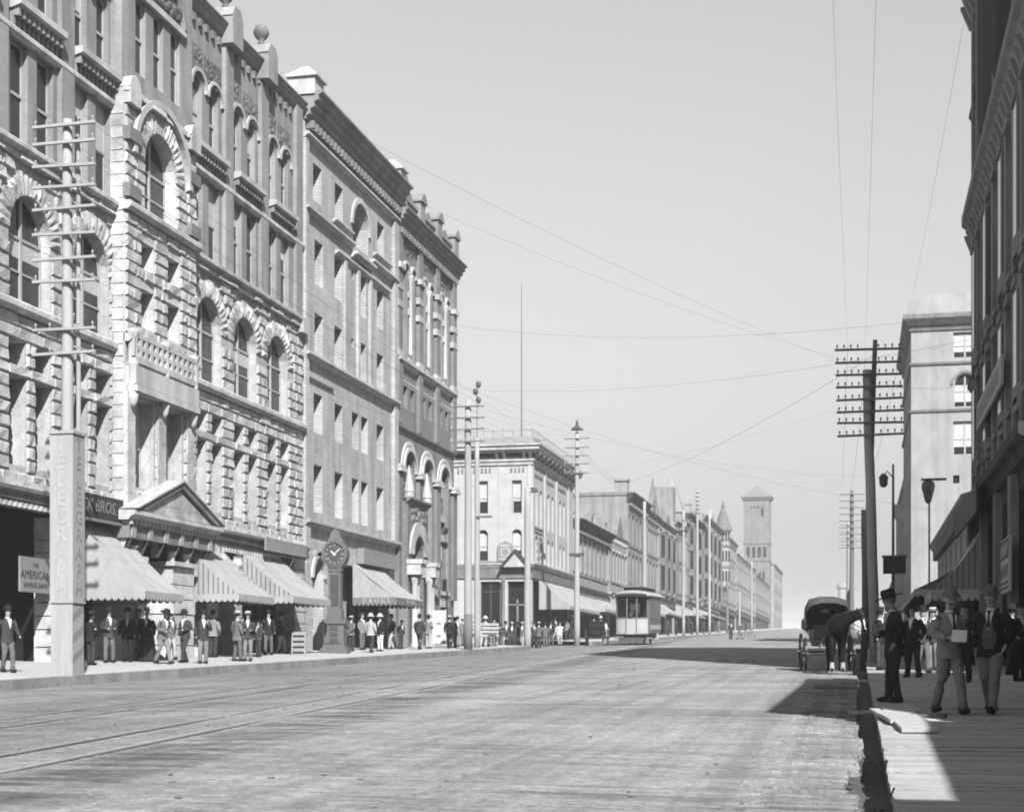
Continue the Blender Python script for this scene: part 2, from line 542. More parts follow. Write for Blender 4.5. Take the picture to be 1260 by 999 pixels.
near_ys = [-25 + 0.5 * i for i in range(146)] + [48 + 2 * i for i in range(1, 25)]
mid_ys = [97.8, 104, 110, 116, 121.5]
far_ys = [121.5 + 8 * i for i in range(0, 55)] + [560, 575, 650, 900]
road_ys = sorted(set([y for y in near_ys if y < 97.8] + mid_ys + far_ys))
crown = lambda x: -1.5 + 0.07 * (1 - ((x + 10.2) / 9.9) ** 2)
road = strip('road', 'road_planks', -20.1, -0.32, crown, road_ys, 36, 0.018)
strip('cross_street', 'road_planks', -140, -20.1, -1.5, mid_ys, 12)
strip('cross_street', 'road_planks', -0.32, 90, -1.5, mid_ys, 8)
gr = MB()
for a, b in ((-300, 560), (560, 3500)):
    gr.poly([(-1800, a, lin(a) - 2.1), (1800, a, lin(a) - 2.1), (1800, b, lin(b) - 2.1), (-1800, b, lin(b) - 2.1)])
struct(gr.build('ground', 'far_ground'))

lw = lambda x: -1.25 + 0.03 * (-20.1 - x)
for a, b in ((-25, 97.8), (121.5, 560)):
    strip('pavement', 'cement', -27.5, -20.35, lw, [a, 20, 40, 60, 80, b] if b < 100 else [a, 150, 200, 300, b], 3)
# kerb stones of the left pavement, one by one
kp = bpy.data.objects.new('kerb', None); COL.objects.link(kp); struct(kp)
def kerb_block(y0, y1, x=-20.1, w=0.27):
    mb = MB()
    j = 0.006
    a, b = lin(y0 + j), lin(y1 - j)
    mb.hexa([(x - w, y0 + j, a - 1.9), (x, y0 + j, a - 1.9), (x - 0.015, y0 + j, a - 1.246), (x - w, y0 + j, a - 1.246)],
            [(x - w, y1 - j, b - 1.9), (x, y1 - j, b - 1.9), (x - 0.015, y1 - j, b - 1.246), (x - w, y1 - j, b - 1.246)])
    return mb.build('kerb_stone', 'kerb_stone', kp)
y = 20.0
while y < 97.7:
    n_ = min(97.8, y + rnd.uniform(1.7, 2.4)); 
    if 97.8 - n_ < 0.8: n_ = 97.8
    kerb_block(y, n_); y = n_
kerb_block(-25, 20)
for k in range(18): kerb_block(121.5 + k * 4, 125.5 + k * 4)
kerb_block(193.5, 560)

# rails of the two car tracks, slightly askew to the street
def track(name, label, t):
    o = thing(name, label, 'tramway track', (0, 0, 0))
    for dt in (0.0, 0.95):
        mb = MB()
        ys_ = [-20] + [6 * k for k in range(0, 40)] + [560]
        prev = None
        for yy in ys_:
            xc = t + dt - 0.0718 * min(yy, 120)
            z = lin(yy) + crown(max(-20, xc)) + 0.012
            cur = [(xc - 0.035, yy, z - 0.05), (xc + 0.035, yy, z - 0.05), (xc + 0.035, yy, z + 0.002), (xc - 0.035, yy, z + 0.002)]
            if prev: mb.hexa(prev, cur)
            prev = cur
        mb.build('rail', 'steel', o)
        mb = MB(); prev = None
        for yy in ys_:
            xc = t + dt - 0.0718 * min(yy, 120) + 0.055
            z = lin(yy) + crown(max(-20, xc)) + 0.006
            cur = [(xc - 0.018, yy, z - 0.03), (xc + 0.018, yy, z - 0.03), (xc + 0.018, yy, z), (xc - 0.018, yy, z)]
            if prev: mb.hexa(prev, cur)
            prev = cur
        mb.build('flange_groove', 'gutter_mud', o)
    return o
track('tram_track', 'near pair of steel tram rails let into the planked road', -8.25)
track('tram_track', 'far pair of faint tram rails close to the left kerb', -11.6)

# gutter between road and right pavement
for a, b in ((-25, 97.8), (121.5, 400)):
    ys_ = [a + (b - a) * i / 60 for i in range(61)]
    strip('gutter', 'gutter_mud', -0.7, 0.6, -1.74, ys_, 6, 0.05)
# ragged ends of the road planks above the gutter
y = 8.0
while y < 48:
    w = rnd.uniform(0.2, 0.3) * (1 if y < 30 else 2)
    e = -0.02 + rnd.uniform(-0.035, 0.035) + (0.06 if 18.5 < y < 21 else 0) - (0.09 if 14 < y < 16.5 else 0)
    mb = MB()
    z = lin(y) - 1.498 + rnd.uniform(0, 0.02)
    s_ = rnd.uniform(-0.03, 0.03)
    l_ = -0.62 - rnd.random() * 0.5
    mb.hexa([(l_, y, z - 0.08), (e, y + s_, z - 0.08), (e + rnd.uniform(-0.03, 0.03), y + w - 0.012, z - 0.08), (l_, y + w - 0.012, z - 0.08)],
            [(l_, y, z + 0.012), (e, y + s_, z), (e + rnd.uniform(-0.03, 0.03), y + w - 0.012, z), (l_, y + w - 0.012, z + 0.012)])
    mb.build('plank', 'road_planks', road)
    y += w
mb = MB()
mb.hexa([(-0.75, 48, lin(48) - 1.9), (-0.15, 48, lin(48) - 1.9), (-0.15, 48, lin(48) - 1.49), (-0.75, 48, lin(48) - 1.49)],
        [(-0.75, 97.8, lin(97.8) - 1.9), (-0.15, 97.8, lin(97.8) - 1.9), (-0.15, 97.8, lin(97.8) - 1.49), (-0.75, 97.8, lin(97.8) - 1.49)])
mb.build('plank_edge', 'road_planks', road)

# right pavement: planks laid across joists
pave = strip('boardwalk', 'gutter_mud', 0.33, 4.62, -1.42, [-25, 40, 60], 1)
y = 7.5
k = 0
while y < 44:
    w = rnd.uniform(0.22, 0.28) if y < 30 else rnd.uniform(0.4, 0.6)
    z = lin(y + w / 2) - 1.32 + rnd.uniform(-0.008, 0.008)
    dz = G * w / 2
    e = 0.27 + rnd.uniform(-0.01, 0.01)
    if rnd.random() < 0.08: e += rnd.uniform(0.015, 0.04)
    g_ = 0.012 if rnd.random() > 0.08 else 0.035
    tl = rnd.uniform(-0.006, 0.006)
    mb = MB()
    mb.hexa([(e, y, z - dz - 0.06), (4.6, y, z - dz - 0.06), (4.6, y, z - dz + tl), (e, y, z - dz)],
            [(e + rnd.uniform(-0.015, 0.015), y + w - g_, z + dz - 0.06), (4.6, y + w - g_, z + dz - 0.06), (4.6, y + w - g_, z + dz + tl), (e + rnd.uniform(-0.015, 0.015), y + w - g_, z + dz)])
    mb.build('plank', 'plank_wood', pave)
    y += w
y_end = y
strip('boardwalk', 'plank_wood', 0.27, 4.62, -1.32, [y_end, 70, 97.8], 1)
strip('boardwalk', 'plank_wood', 0.27, 4.62, -1.32, [-25, 0, 7.5], 1)
strip('boardwalk', 'plank_wood', 0.27, 6.5, -1.32, [121.5, 200, 400], 1)
for a, b in ((-25, 97.8), (121.5, 400)):
    mb = MB()
    mb.hexa([(0.29, a, lin(a) - 1.95), (0.36, a, lin(a) - 1.95), (0.36, a, lin(a) - 1.385), (0.29, a, lin(a) - 1.385)],
            [(0.29, b, lin(b) - 1.95), (0.36, b, lin(b) - 1.95), (0.36, b, lin(b) - 1.385), (0.29, b, lin(b) - 1.385)])
    mb.build('stringer', 'pole_wood_dark', pave)

# straw, dung and chips trodden about the road
lit = MB(); rl = random.Random(21)
for k in range(230):
    y_ = 11 + 60 * rl.random() ** 1.7; x_ = rl.uniform(-17, -0.8) if rl.random() < 0.6 else rl.gauss(-9.5 - 0.06 * y_, 1.6)
    if x_ > -0.8 or x_ < -19: continue
    q = rl.uniform(0.01, 0.036)
    z_ = lin(y_) + crown(x_) + 0.008
    a_ = rl.uniform(0, pi); c_, s_ = cos(a_), sin(a_)
    i0 = len(lit.v); lit.ico((0, 0, 0), (q * rl.uniform(0.8, 2.2), q, q * 0.45), 6, 4)
    for i in range(i0, len(lit.v)):
        p = lit.v[i]; lit.v[i] = (x_ + p[0] * c_ - p[1] * s_, y_ + p[0] * s_ + p[1] * c_, z_ + p[2])
lit = stuff(lit.build('road_litter', 'dung')); lit['label'] = 'small dark dung and straw scraps strewn over the road'; lit['category'] = 'litter'
# ================================================================ the rusticated corner block on the left
BX = -25.0
Y0 = 39.0
BASE = -0.6
OFF = (Y0, 0, BASE)
b1 = thing('stone_and_brick_building', 'tall office building of rough pale stone below and dark brick with ball finials above', 'building', (BX, Y0, BASE), R(90))
W0, W1 = 39.0, 69.25
PA, PB = 50.15, 56.05            # projecting centre bay
bays_r = [58.5, 62.3, 66.1]
bays_l = [40.6, 44.7, 48.7]
stone_ops, brick_ops = [], []
win_list = []
def add_op(lst, a, b, c, d, rise=0, kind='sash', blind=0.0, dp=0.58):
    lst.append((a, b, c, d, rise, dp)); win_list.append((a, b, c, d, rise, kind, blind, dp))
for c in bays_l + bays_r:
    for s in (-0.78, 0.78):
        add_op(stone_ops, c + s - 0.5, c + s + 0.5, 6.0, 8.7, 0, 'sash', rnd.choice([0, 0.5, 0.7]))
        add_op(stone_ops, c + s - 0.5, c + s + 0.5, 9.05, 9.8, 0, 'plain', 0)
    add_op(stone_ops, c - 1.27, c + 1.27, 10.95, 14.4, 1.27, 'cross', rnd.choice([0.3, 0.5, 0.0]), 0.34)
for c in [40.9, 44.9, 48.8] + [58.3, 62.3, 66.3]:
    for s in (-0.8, 0.8):
        add_op(brick_ops, c + s - 0.52, c + s + 0.52, 15.95, 18.95, 0, 'sash', rnd.choice([0, 0, 0.3, 0.55]), 0.2)
        add_op(brick_ops, c + s - 0.45, c + s + 0.45, 20.1, 22.75, 0.45, 'sash', rnd.choice([0, 0, 0.35, 0.6]), 0.2)
# lower storeys: core wall of stone (joint colour), brick above
GF = 4.6
mb = MB(OFF)
wall(mb, W0, PA, 5.35, 15.6, [o for o in stone_ops if o[1] < PA])
wall(mb, PB, W1, 5.35, 15.6, [o for o in stone_ops if o[0] > PB])
mb.build('wall', 'pale_stone', b1)
mb = MB(OFF)
wall(mb, W0, PA, 15.6, 25.6, [o for o in brick_ops if o[1] < PA], y=0.03)
wall(mb, PB, W1, 15.6, 25.6, [o for o in brick_ops if o[0] > PB], y=0.03)
shell(mb, W0, W1, -0.6, 25.6, 17, y=0.9)
mb.poly([(W0, 0.03, 5.35), (W0, 0.9, 5.35), (W0, 0.9, 25.6), (W0, 0.03, 25.6)])
mb.poly([(W1, 0.03, 5.35), (W1, 0.9, 5.35), (W1, 0.9, 25.6), (W1, 0.03, 25.6)])
mb.poly([(W0, 0.03, 25.6), (W1, 0.03, 25.6), (W1, 0.9, 25.6), (W0, 0.9, 25.6)])
mb.build('brick_wall', 'red_brick', b1)
# centre bay
py = -0.5
pav_ops, pav_brick = [], []
def pop(lst, *a, **k):
    add_op(lst, *a, **k)
    w = list(win_list.pop()); pav_win.append(tuple(w))
pav_win = []
pop(pav_ops, 51.65, 54.35, 15.75, 18.95, 1.35, 'cross', 0.0, 0.45)
for c in (51.9, 54.1):
    pop(pav_ops, c - 0.55, c + 0.55, 13.75, 14.75, 0, 'plain', 0, 0.6)
    pop(pav_ops, c - 0.55, c + 0.55, 11.75, 13.1, 0, 'sash', 0, 0.6)
for c in (51.7, 54.1):
    pop(pav_ops, c - 0.75, c + 0.75, 6.1, 9.2, 0, 'sash', 0.55, 0.5)
for c in (51.6, 53.05, 54.5):
    pop(pav_brick, c - 0.4, c + 0.4, 20.6, 23.25, 0, 'sash', 0, 0.25)
mb = MB(OFF)
wall(mb, PA, PB, 5.35, 19.6, pav_ops, y=py)
for x in (PA, PB): mb.poly([(x, py, 5.35), (x, 0.04, 5.35), (x, 0.04, 19.6), (x, py, 19.6)])
mb.build('centre_bay', 'pale_stone', b1)
mb = MB(OFF)
wall(mb, PA + 0.02, PB - 0.02, 19.6, 26.3, pav_brick, y=py + 0.1)
for x in (PA + 0.02, PB - 0.02): mb.poly([(x, py + 0.1, 19.6), (x, 0.04, 19.6), (x, 0.04, 26.3), (x, py + 0.1, 26.3)])
mb.poly([(PA + 0.02, py + 0.1, 26.3), (PB - 0.02, py + 0.1, 26.3), (PB - 0.02, 1.5, 26.3), (PA + 0.02, 1.5, 26.3)])
mb.poly([(PA + 0.02, 1.5, 25), (PB - 0.02, 1.5, 25), (PB - 0.02, 1.5, 26.3), (PA + 0.02, 1.5, 26.3)])
mb.build('brick_gable', 'red_brick', b1)
for w in win_list:
    a, b, c, d, rise, kind, bl, dp = w
    window(b1, OFF, a, b, c, d, dp - 0.02 + (0.03 if c > 15.8 else 0), rise, kind, bl)
for w in pav_win:
    a, b, c, d, rise, kind, bl, dp = w
    window(b1, OFF, a, b, c, d, py + dp - 0.02, rise, kind, bl)

# rock-faced stones, one object each for the 300 nearest
def stone_mesh(w, h, rg, prot=0.07):
    mb = MB()
    fx = [0, min(0.2, 0.05 / w), 0.5, 1 - min(0.2, 0.05 / w), 1] if w > 0.5 else [0, 0.15, 0.85, 1]
    fz = [0, 0.12, 0.88, 1]
    nx, nz = len(fx) - 1, 3
    i = 0.016
    g = []
    base = rg.uniform(0.75, 1.15) * prot
    for b in range(nz + 1):
        row = []
        for a in range(nx + 1):
            e = a in (0, nx) or b in (0, nz)
            x = -w / 2 + i + (w - 2 * i) * fx[a] + (0 if e else rg.uniform(-0.025, 0.025))
            z = i + (h - 2 * i) * fz[b] + (0 if e else rg.uniform(-0.025, 0.025))
            row.append(mb.add((x, -(rg.uniform(0.0, 0.02) if e else base * rg.uniform(0.55, 1.35) + 0.02), z)))
        g.append(row)
    for b in range(nz):
        for a in range(nx): mb.f.append([g[b][a], g[b][a + 1], g[b + 1][a + 1], g[b + 1][a]])
    rim = g[0] + [r[-1] for r in g[1:]] + g[-1][-2::-1] + [r[0] for r in g[-2:0:-1]]
    back = [mb.add((mb.v[k][0] + mb.off[0], 0.03, mb.v[k][2])) for k in rim]
    n = len(rim)
    for k in range(n): mb.f.append([rim[k], back[k], back[(k + 1) % n], rim[(k + 1) % n]])
    return mb
stones = []
def courses(x0, x1, z0, z1, ops, arches, y=0.0, hgt=0.44, ln=0.8, prot=0.075):
    n = max(1, round((z1 - z0) / hgt)); h = (z1 - z0) / n
    for k in range(n):
        za, zb = z0 + k * h, z0 + (k + 1) * h; zc = (za + zb) / 2
        free = [(x0, x1)]
        cuts = []
        for o in ops:
            if o[2] < zb - 0.08 and o[3] > za + 0.08: cuts.append((o[0], o[1]))
        for (cx, cz, rr) in arches:
            if zb > cz and za < cz + rr:
                hh = max(0, (za - cz)); q = sqrt(max(0, rr * rr - hh * hh))
                cuts.append((cx - q, cx + q))
        for a, b in cuts:
            nf = []
            for p, q in free:
                if b <= p or a >= q: nf.append((p, q)); continue
                if a > p: nf.append((p, a))
                if b < q: nf.append((b, q))
            free = nf
        for p, q in free:
            L = q - p
            if L < 0.12: continue
            m = max(1, round(L / (ln * rnd.uniform(0.85, 1.2))))
            cs = [p + L * t / m + (rnd.uniform(-0.12, 0.12) * L / m if 0 < t < m else 0) for t in range(m + 1)]
            for a, b in zip(cs, cs[1:]):
                stones.append(((a + b) / 2, y, za, b - a, h, prot * rnd.uniform(0.7, 1.3)))
arch_r = [(c, 14.4 - 1.27, 2.0) for c in bays_r]
arch_l = [(c, 14.4 - 1.27, 2.0) for c in bays_l]
S2 = [(o[0] - 0.02, o[1] + 0.02, o[2] - 0.0, o[3]) for o in stone_ops]
for (a, b, ar) in ((W0 + 0.05, PA, arch_l), (PB, W1, arch_r)):
    courses(a, b, 5.4, 8.72, S2, [], hgt=0.415)
    courses(a, b, 8.72, 9.06, [], [], hgt=0.34, ln=1.4)
    courses(a, b, 9.06, 9.82, S2, [], hgt=0.38)
    courses(a, b, 9.82, 10.62, [], [], hgt=0.4, ln=1.3)
    courses(a, b, 10.98, 15.3, S2, ar, hgt=0.43)
P2 = [o[:4] for o in pav_ops]
courses(PA, PB, 11.3, 15.5, P2, [], y=py, hgt=0.42)
courses(PA, PB, 15.9, 19.55, P2, [(53.0, 17.6, 2.15)], y=py, hgt=0.42)
courses(PA, PB, 5.4, 6.0, [], [], y=py, hgt=0.4)
courses(PA, 50.9, 6.1, 9.6, [], [], y=py, hgt=0.42)
courses(55.0, PB, 6.1, 9.6, [], [], y=py, hgt=0.42)
courses(52.55, 53.25, 6.1, 9.6, [], [], y=py, hgt=0.42)
def vous(cx, cz, r0, r1, y, n, prot):
    for k in range(n):
        a, b = pi * k / n + 0.008, pi * (k + 1) / n - 0.008
        mb = MB(OFF)
        P = lambda r, t, yy: (cx + r * cos(t), yy, cz + r * sin(t))
        am = (a + b) / 2
        f_ = lambda: y - prot * rnd.uniform(0.5, 1.5)
        rr = r1 + rnd.uniform(-0.06, 0.1)
        fr = [mb.add(P(r0 - 0.02, a, y - 0.04)), mb.add(P(r0 - 0.02, am, y - 0.05)), mb.add(P(r0 - 0.02, b, y - 0.04)), mb.add(P((r0 + rr) / 2, b, y - 0.05)), mb.add(P(rr, b, y - 0.04)), mb.add(P(rr, a, y - 0.04)), mb.add(P((r0 + rr) / 2, a, y - 0.05))]
        c1 = mb.add(P(r0 + (rr - r0) * 0.3, am, f_())); c2 = mb.add(P(r0 + (rr - r0) * 0.72, am, f_()))
        F = mb.f
        F += [[fr[0], fr[1], c1], [fr[1], fr[2], c1], [fr[2], fr[3], c1], [fr[3], c2, c1], [fr[3], fr[4], c2], [fr[4], fr[5], c2], [fr[5], fr[6], c2], [fr[6], c1, c2], [fr[6], fr[0], c1]]
        bk = [mb.add(P(r, t, y + 0.03)) for r, t in ((r0 - 0.02, a), (r0 - 0.02, am), (r0 - 0.02, b), ((r0 + rr) / 2, b), (rr, b), (rr, a), ((r0 + rr) / 2, a))]
        for i in range(7): F.append([fr[i], bk[i], bk[(i + 1) % 7], fr[(i + 1) % 7]])
        mb.build('voussoir', 'pale_stone', b1)
for c in bays_r + bays_l: vous(c, 14.4 - 1.27, 1.27, 1.9, 0.0, 19, 0.1)
vous(53.0, 17.6, 1.35, 2.05, py, 21, 0.1)
stones.sort(key=lambda s: hypot(s[0], 25) / sqrt(s[3] * s[4]))
for s in stones[:300]:
    stone_mesh(s[3], s[4], rnd, s[5]).build('stone', 'pale_stone', b1, loc=(s[0] - OFF[0], s[1], s[2] - OFF[2]))
big = MB()
for s in stones[300:]:
    m_ = stone_mesh(s[3], s[4], rnd, s[5]); o_ = len(big.v)
    big.v += [(p[0] + s[0] - OFF[0], p[1] + s[1], p[2] + s[2] - OFF[2]) for p in m_.v]
    big.f += [[i + o_ for i in f] for f in m_.f]
stuff(big.build('stonework', 'pale_stone', b1))

# string courses, sills, ledges
def ledge(x0, x1, z, h, p, y=0.0, m='pale_stone', name='string_course', rough=False):
    mb = MB(OFF)
    if rough:
        x = x0
        while x < x1 - 0.05:
            L = min(rnd.uniform(0.7, 1.2), x1 - x)
            q = p * rnd.uniform(0.75, 1.15)
            mb.hexa([(x, y - q, z), (x + L - 0.015, y - q * rnd.uniform(0.85, 1.1), z), (x + L - 0.015, y + 0.03, z), (x, y + 0.03, z)],
                    [(x, y - q * rnd.uniform(0.6, 1), z + h), (x + L - 0.015, y - q * rnd.uniform(0.6, 1), z + h), (x + L - 0.015, y + 0.03, z + h), (x, y + 0.03, z + h)])
            x += L
    else:
        mb.profile([(y + 0.03, z), (y - p * 0.5, z), (y - p, z + h * 0.35), (y - p, z + h * 0.8), (y - p * 0.85, z + h), (y + 0.03, z + h)], x0, x1)
    return mb.build(name, m, b1)
for a, b in ((W0, PA), (PB, W1)):
    ledge(a, b, 10.62, 0.33, 0.3)
    ledge(a, b, 15.3, 0.2, 0.22, rough=True); ledge(a, b, 15.52, 0.26, 0.34)
    ledge(a, b, 5.35, 0.2, 0.16, rough=True)
    ledge(a, b, 19.0, 0.24, 0.16)
ledge(PA - 0.1, PB + 0.1, 15.5, 0.3, 0.3, py)
ledge(PA - 0.05, PB + 0.05, 19.55, 0.22, 0.2, py, rough=True)
ledge(PA, PB, 11.0, 0.28, 0.3, py)
mb = MB(OFF)
mb.ring((53.0, 17.6), 2.2, 2.45, py - 0.2, py + 0.02, 0, pi, 24)
mb.build('hood_mould', 'smooth_stone', b1)
for x in (PA + 0.4, PB - 0.4):       # corner blocks of the stone bay
    mb = MB(OFF)
    mb.box(x - 0.42, x + 0.42, py - 0.25, 0.2, 19.15, 19.7).prism([(x - 0.45, 19.7), (x + 0.45, 19.7), (x + 0.3, 20.05), (x, 20.2), (x - 0.3, 20.05)], py - 0.24, 0.18)
    mb.build('corner_block', 'pale_stone', b1)
    for z in (15.95, 17.9):
        MB(OFF).box(x - 0.45, x + 0.45, py - 0.24, py + 0.05, z, z + 0.45).build('corner_block', 'mid_trim', b1)
# rough quoins on the returns of the centre bay
for k in range(34):
    z = 5.5 + 0.415 * k
    if z > 19.0: break
    q = 0.03 + 0.05 * rnd.random()
    MB(OFF).hexa([(PA - q, py + 0.03, z + 0.012), (PA + 0.05, py + 0.03, z + 0.012), (PA + 0.05, -0.02, z + 0.012), (PA - q * 0.7, -0.02, z + 0.012)],
                 [(PA - q * 0.6, py + 0.03, z + 0.4), (PA + 0.05, py + 0.03, z + 0.4), (PA + 0.05, -0.02, z + 0.4), (PA - q, -0.02, z + 0.4)]).build('quoin', 'pale_stone', b1)
# small impost blocks seen dark at the ends of the wing
MB(OFF).box(W1 - 0.75, W1 - 0.02, -0.35, 0.05, 15.05, 15.7).build('corner_block', 'smooth_stone', b1)
# sills of windows: corbelled balconettes under the arched brick windows
def balconette(x0, x1, z, parent):
    mb = MB(OFF)
    mb.profile([(0.05, z), (-0.1, z), (-0.42, z + 0.1), (-0.42, z + 0.3), (0.05, z + 0.3)], x0, x1)
    mb.build('balconette', 'smooth_stone', parent)
    mb = MB(OFF)
    n = int((x1 - x0) / 0.28)
    for k in range(n):
        c = x0 + (k + 0.5) * (x1 - x0) / n
        mb.prism([(c - 0.06, z - 0.62), (c + 0.06, z - 0.62), (c + 0.06, z + 0.0), (c - 0.06, z + 0.0)], -0.12, 0.04)
        mb.box(c - 0.065, c + 0.065, -0.3, -0.1, z - 0.22, z + 0.04)
    stuff(mb.build('corbel_row', 'red_brick', parent))
for c in [40.9, 44.9, 48.8] + [58.3, 62.3, 66.3]:
    balconette(c - 1.45, c + 1.45, 19.75, b1)
    for s in (-0.8, 0.8):
        mb = MB(OFF)
        mb.ring((c + s, 22.25), 0.66, 0.8, -0.1, 0.06, 0, pi, 14)
        mb.build('hood_mould', 'smooth_stone', b1)
        MB(OFF).box(c + s - 0.05, c + s + 0.05, -0.06, 0.05, 20.3, 20.35)
        MB(OFF).box(c + s - 0.62, c + s + 0.62, -0.08, 0.05, 18.95, 19.02).build('lintel', 'smooth_stone', b1)
    for k, (dx, dz) in enumerate(((-1.0, 23.35), (0.55, 23.25))):
        mb = MB(OFF)
        for q in range(18):
            a = rnd.uniform(-0.75, 0.75); b = rnd.uniform(-0.45, 0.45)
            if k == 0: a *= 0.6
            mb.ico((c + dx + a, -0.01, dz + b), (0.14, 0.07, 0.12), 6, 4)
        mb.box(c + dx - (0.5 if k == 0 else 0.85), c + dx + (0.5 if k == 0 else 0.85), -0.03, 0.05, dz - 0.52, dz + 0.52)
        stuff(mb.build('carved_panel', 'carved_brick', b1))
# brick pilasters between the bays, roof cornice, pedestals with ball finials
for x in (42.8, 46.9, 60.35, 64.3, 68.6):
    mb = MB(OFF)
    mb.box(x - 0.42, x + 0.42, -0.14, 0.05, 15.8, 25.5)
    mb.build('pilaster', 'red_brick', b1)
    if x > 60 and x < 66:
        mb = MB(OFF)
        mb.box(x - 0.55, x + 0.55, -0.5, 0.7, 24.9, 26.0).prism([(x - 0.6, 26.0), (x + 0.6, 26.0), (x + 0.3, 26.45), (x - 0.3, 26.45)], -0.5, 0.7)
        mb.build('pedestal', 'red_brick', b1)
        mb = MB(OFF)
        mb.lathe([(0.12, 26.45), (0.16, 26.6), (0.1, 26.7), (0.24, 26.82), (0.34, 27.02), (0.34, 27.12), (0.24, 27.32), (0.08, 27.42)], (x, 0.05, 0), 14)
        mb.build('ball_finial', 'carved_brick', b1, smooth=True)
for a, b in ((W0, PA), (PB, W1)):
    mb = MB(OFF)
    cornice(mb, a, b, 25.2, 0.5, 0.32)
    mb.build('cornice', 'red_brick', b1)
    mb = MB(OFF)
    dentils(mb, a, b, 24.7, 0.3, 0.1, 0.62, 0.22)
    stuff(mb.build('corbel_row', 'carved_brick', b1))
mb = MB(OFF)
mb.box(50.9, 55.2, py - 0.05, py + 0.12, 23.27, 23.5)
mb.build('lintel', 'smooth_stone', b1)
mb = MB(OFF)
mb.ring((53.05, 23.5), 1.95, 2.2, py - 0.08, py + 0.12, 0, pi, 20)
mb.build('hood_mould', 'red_brick', b1)
mb = MB(OFF)
for q in range(70):
    t = rnd.uniform(0.1, pi - 0.1); r = 1.8 * sqrt(rnd.random())
    mb.ico((53.05 + r * cos(t), py + 0.08, 23.6 + r * sin(t)), (0.2, 0.12, 0.16), 6, 4)
stuff(mb.build('carved_panel', 'carved_brick', b1))

# oriel over the entrance: round posts and a pierced parapet
ory = py - 0.36
mb = MB(OFF)
mb.box(50.3, 55.5, ory + 0.08, py + 0.02, 10.2, 10.3)
mb.box(50.3, 55.5, ory, ory + 0.14, 10.3, 10.5); mb.box(50.3, 55.5, ory, ory + 0.14, 11.15, 11.3)
n = 12
for k in range(n + 1):
    x = 50.3 + (5.2) * k / n
    mb.box(x - 0.1, x + 0.1, ory + 0.01, ory + 0.13, 10.5, 11.15)
mb.box(50.3, 55.5, ory + 0.02, ory + 0.12, 10.75, 10.9)
mb.build('parapet', 'smooth_stone', b1)
mb = MB(OFF)
mb.box(50.25, 55.55, ory - 0.03, py + 0.02, 9.55, 10.18)
mb.box(50.25, 55.55, ory - 0.08, py + 0.02, 9.3, 9.52)
mb.build('balcony_slab', 'smooth_stone', b1)
for x in (50.4, 52.9, 55.4):
    mb = MB(OFF)
    mb.lathe([(0.06, 8.75), (0.14, 8.9), (0.2, 9.2), (0.17, 9.3), (0.17, 10.15), (0.2, 10.22), (0.2, 10.3), (0.17, 10.35), (0.17, 11.2), (0.22, 11.32), (0.22, 11.42), (0.05, 11.48)], (x, ory + 0.16, 0), 14)
    mb.build('column', 'smooth_stone', b1, smooth=True)
    MB(OFF).box(x - 0.3, x + 0.3, py - 0.14, py + 0.02, 5.4, 9.3).build('pier', 'pale_stone', b1)
# potted plant in the open window
# ---- ground floor: piers, dark shop recesses, entablature
FA = 4.68
mb = MB(OFF)
mb.profile([(0.05, FA), (-0.18, FA), (-0.18, FA + 0.18), (-0.3, FA + 0.25), (-0.3, FA + 0.42), (-0.42, FA + 0.5), (-0.42, FA + 0.6), (0.05, FA + 0.66)], W0, 52.2)
mb.profile([(0.05, FA), (-0.18, FA), (-0.18, FA + 0.18), (-0.3, FA + 0.25), (-0.3, FA + 0.42), (-0.42, FA + 0.5), (-0.42, FA + 0.6), (0.05, FA + 0.66)], 58.4, W1)
mb.build('fascia_cornice', 'mid_trim', b1)
mb = MB(OFF)
dentils(mb, W0, 51.5, FA + 0.02, 0.14, 0.3, 0.3, 0.15); dentils(mb, 58.6, 66.0, FA - 0.22, 0.18, 0.2, 0.3, 0.15)
stuff(mb.build('dentil_row', 'pale_trim', b1))
mb = MB(OFF)
mb.poly([(W0, 3.6, -0.7), (47.0, 3.6, -0.7), (47.0, 3.6, FA + 0.6), (W0, 3.6, FA + 0.6)])
mb.poly([(47.1, 0.4, -0.7), (47.1, 3.6, -0.7), (47.1, 3.6, FA + 0.6), (47.1, 0.4, FA + 0.6)])
mb.poly([(47.1, 1.1, -0.7), (W1, 1.1, -0.7), (W1, 1.1, FA + 0.6), (47.1, 1.1, FA + 0.6)])
mb.poly([(W0, 0, FA + 0.3), (W1, 0, FA + 0.3), (W1, 3.6, FA + 0.3), (W0, 3.6, FA + 0.3)])
mb.build('shop_interior', 'shop_dark', b1)
def pier(x0, x1, y0, m='pale_stone', ztop=FA):
    zb = gz(-25, (x0 + x1) / 2) - 0.2
    mb = MB(OFF)
    mb.box(x0 + 0.05, x1 - 0.05, y0 + 0.06, 1.0, zb, ztop)
    mb.build('pier', m, b1)
    mb = MB(OFF); z = zb + 0.1
    while z < ztop - 0.1:
        h = min(rnd.uniform(0.4, 0.62), ztop - z)
        if ztop - z - h < 0.2: h = ztop - z
        q = rnd.uniform(0, 0.07)
        mb.hexa([(x0 - q, y0 - q, z + 0.02), (x1 + q, y0 - q, z + 0.02), (x1 + q, 0.9, z + 0.02), (x0 - q, 0.9, z + 0.02)],
                [(x0 - q * 0.6, y0 - q * 0.6, z + h - 0.02), (x1 + q, y0 - q, z + h - 0.02), (x1 + q, 0.9, z + h - 0.02), (x0 - q * 0.6, 0.9, z + h - 0.02)])
        z += h
    return mb.build('pier_blocks', m, b1)
for a, b, yy in ((46.7, 47.5, -0.15), (61.0, 61.7, -0.1), (67.7, 69.2, -0.2)): pier(a, b, yy)
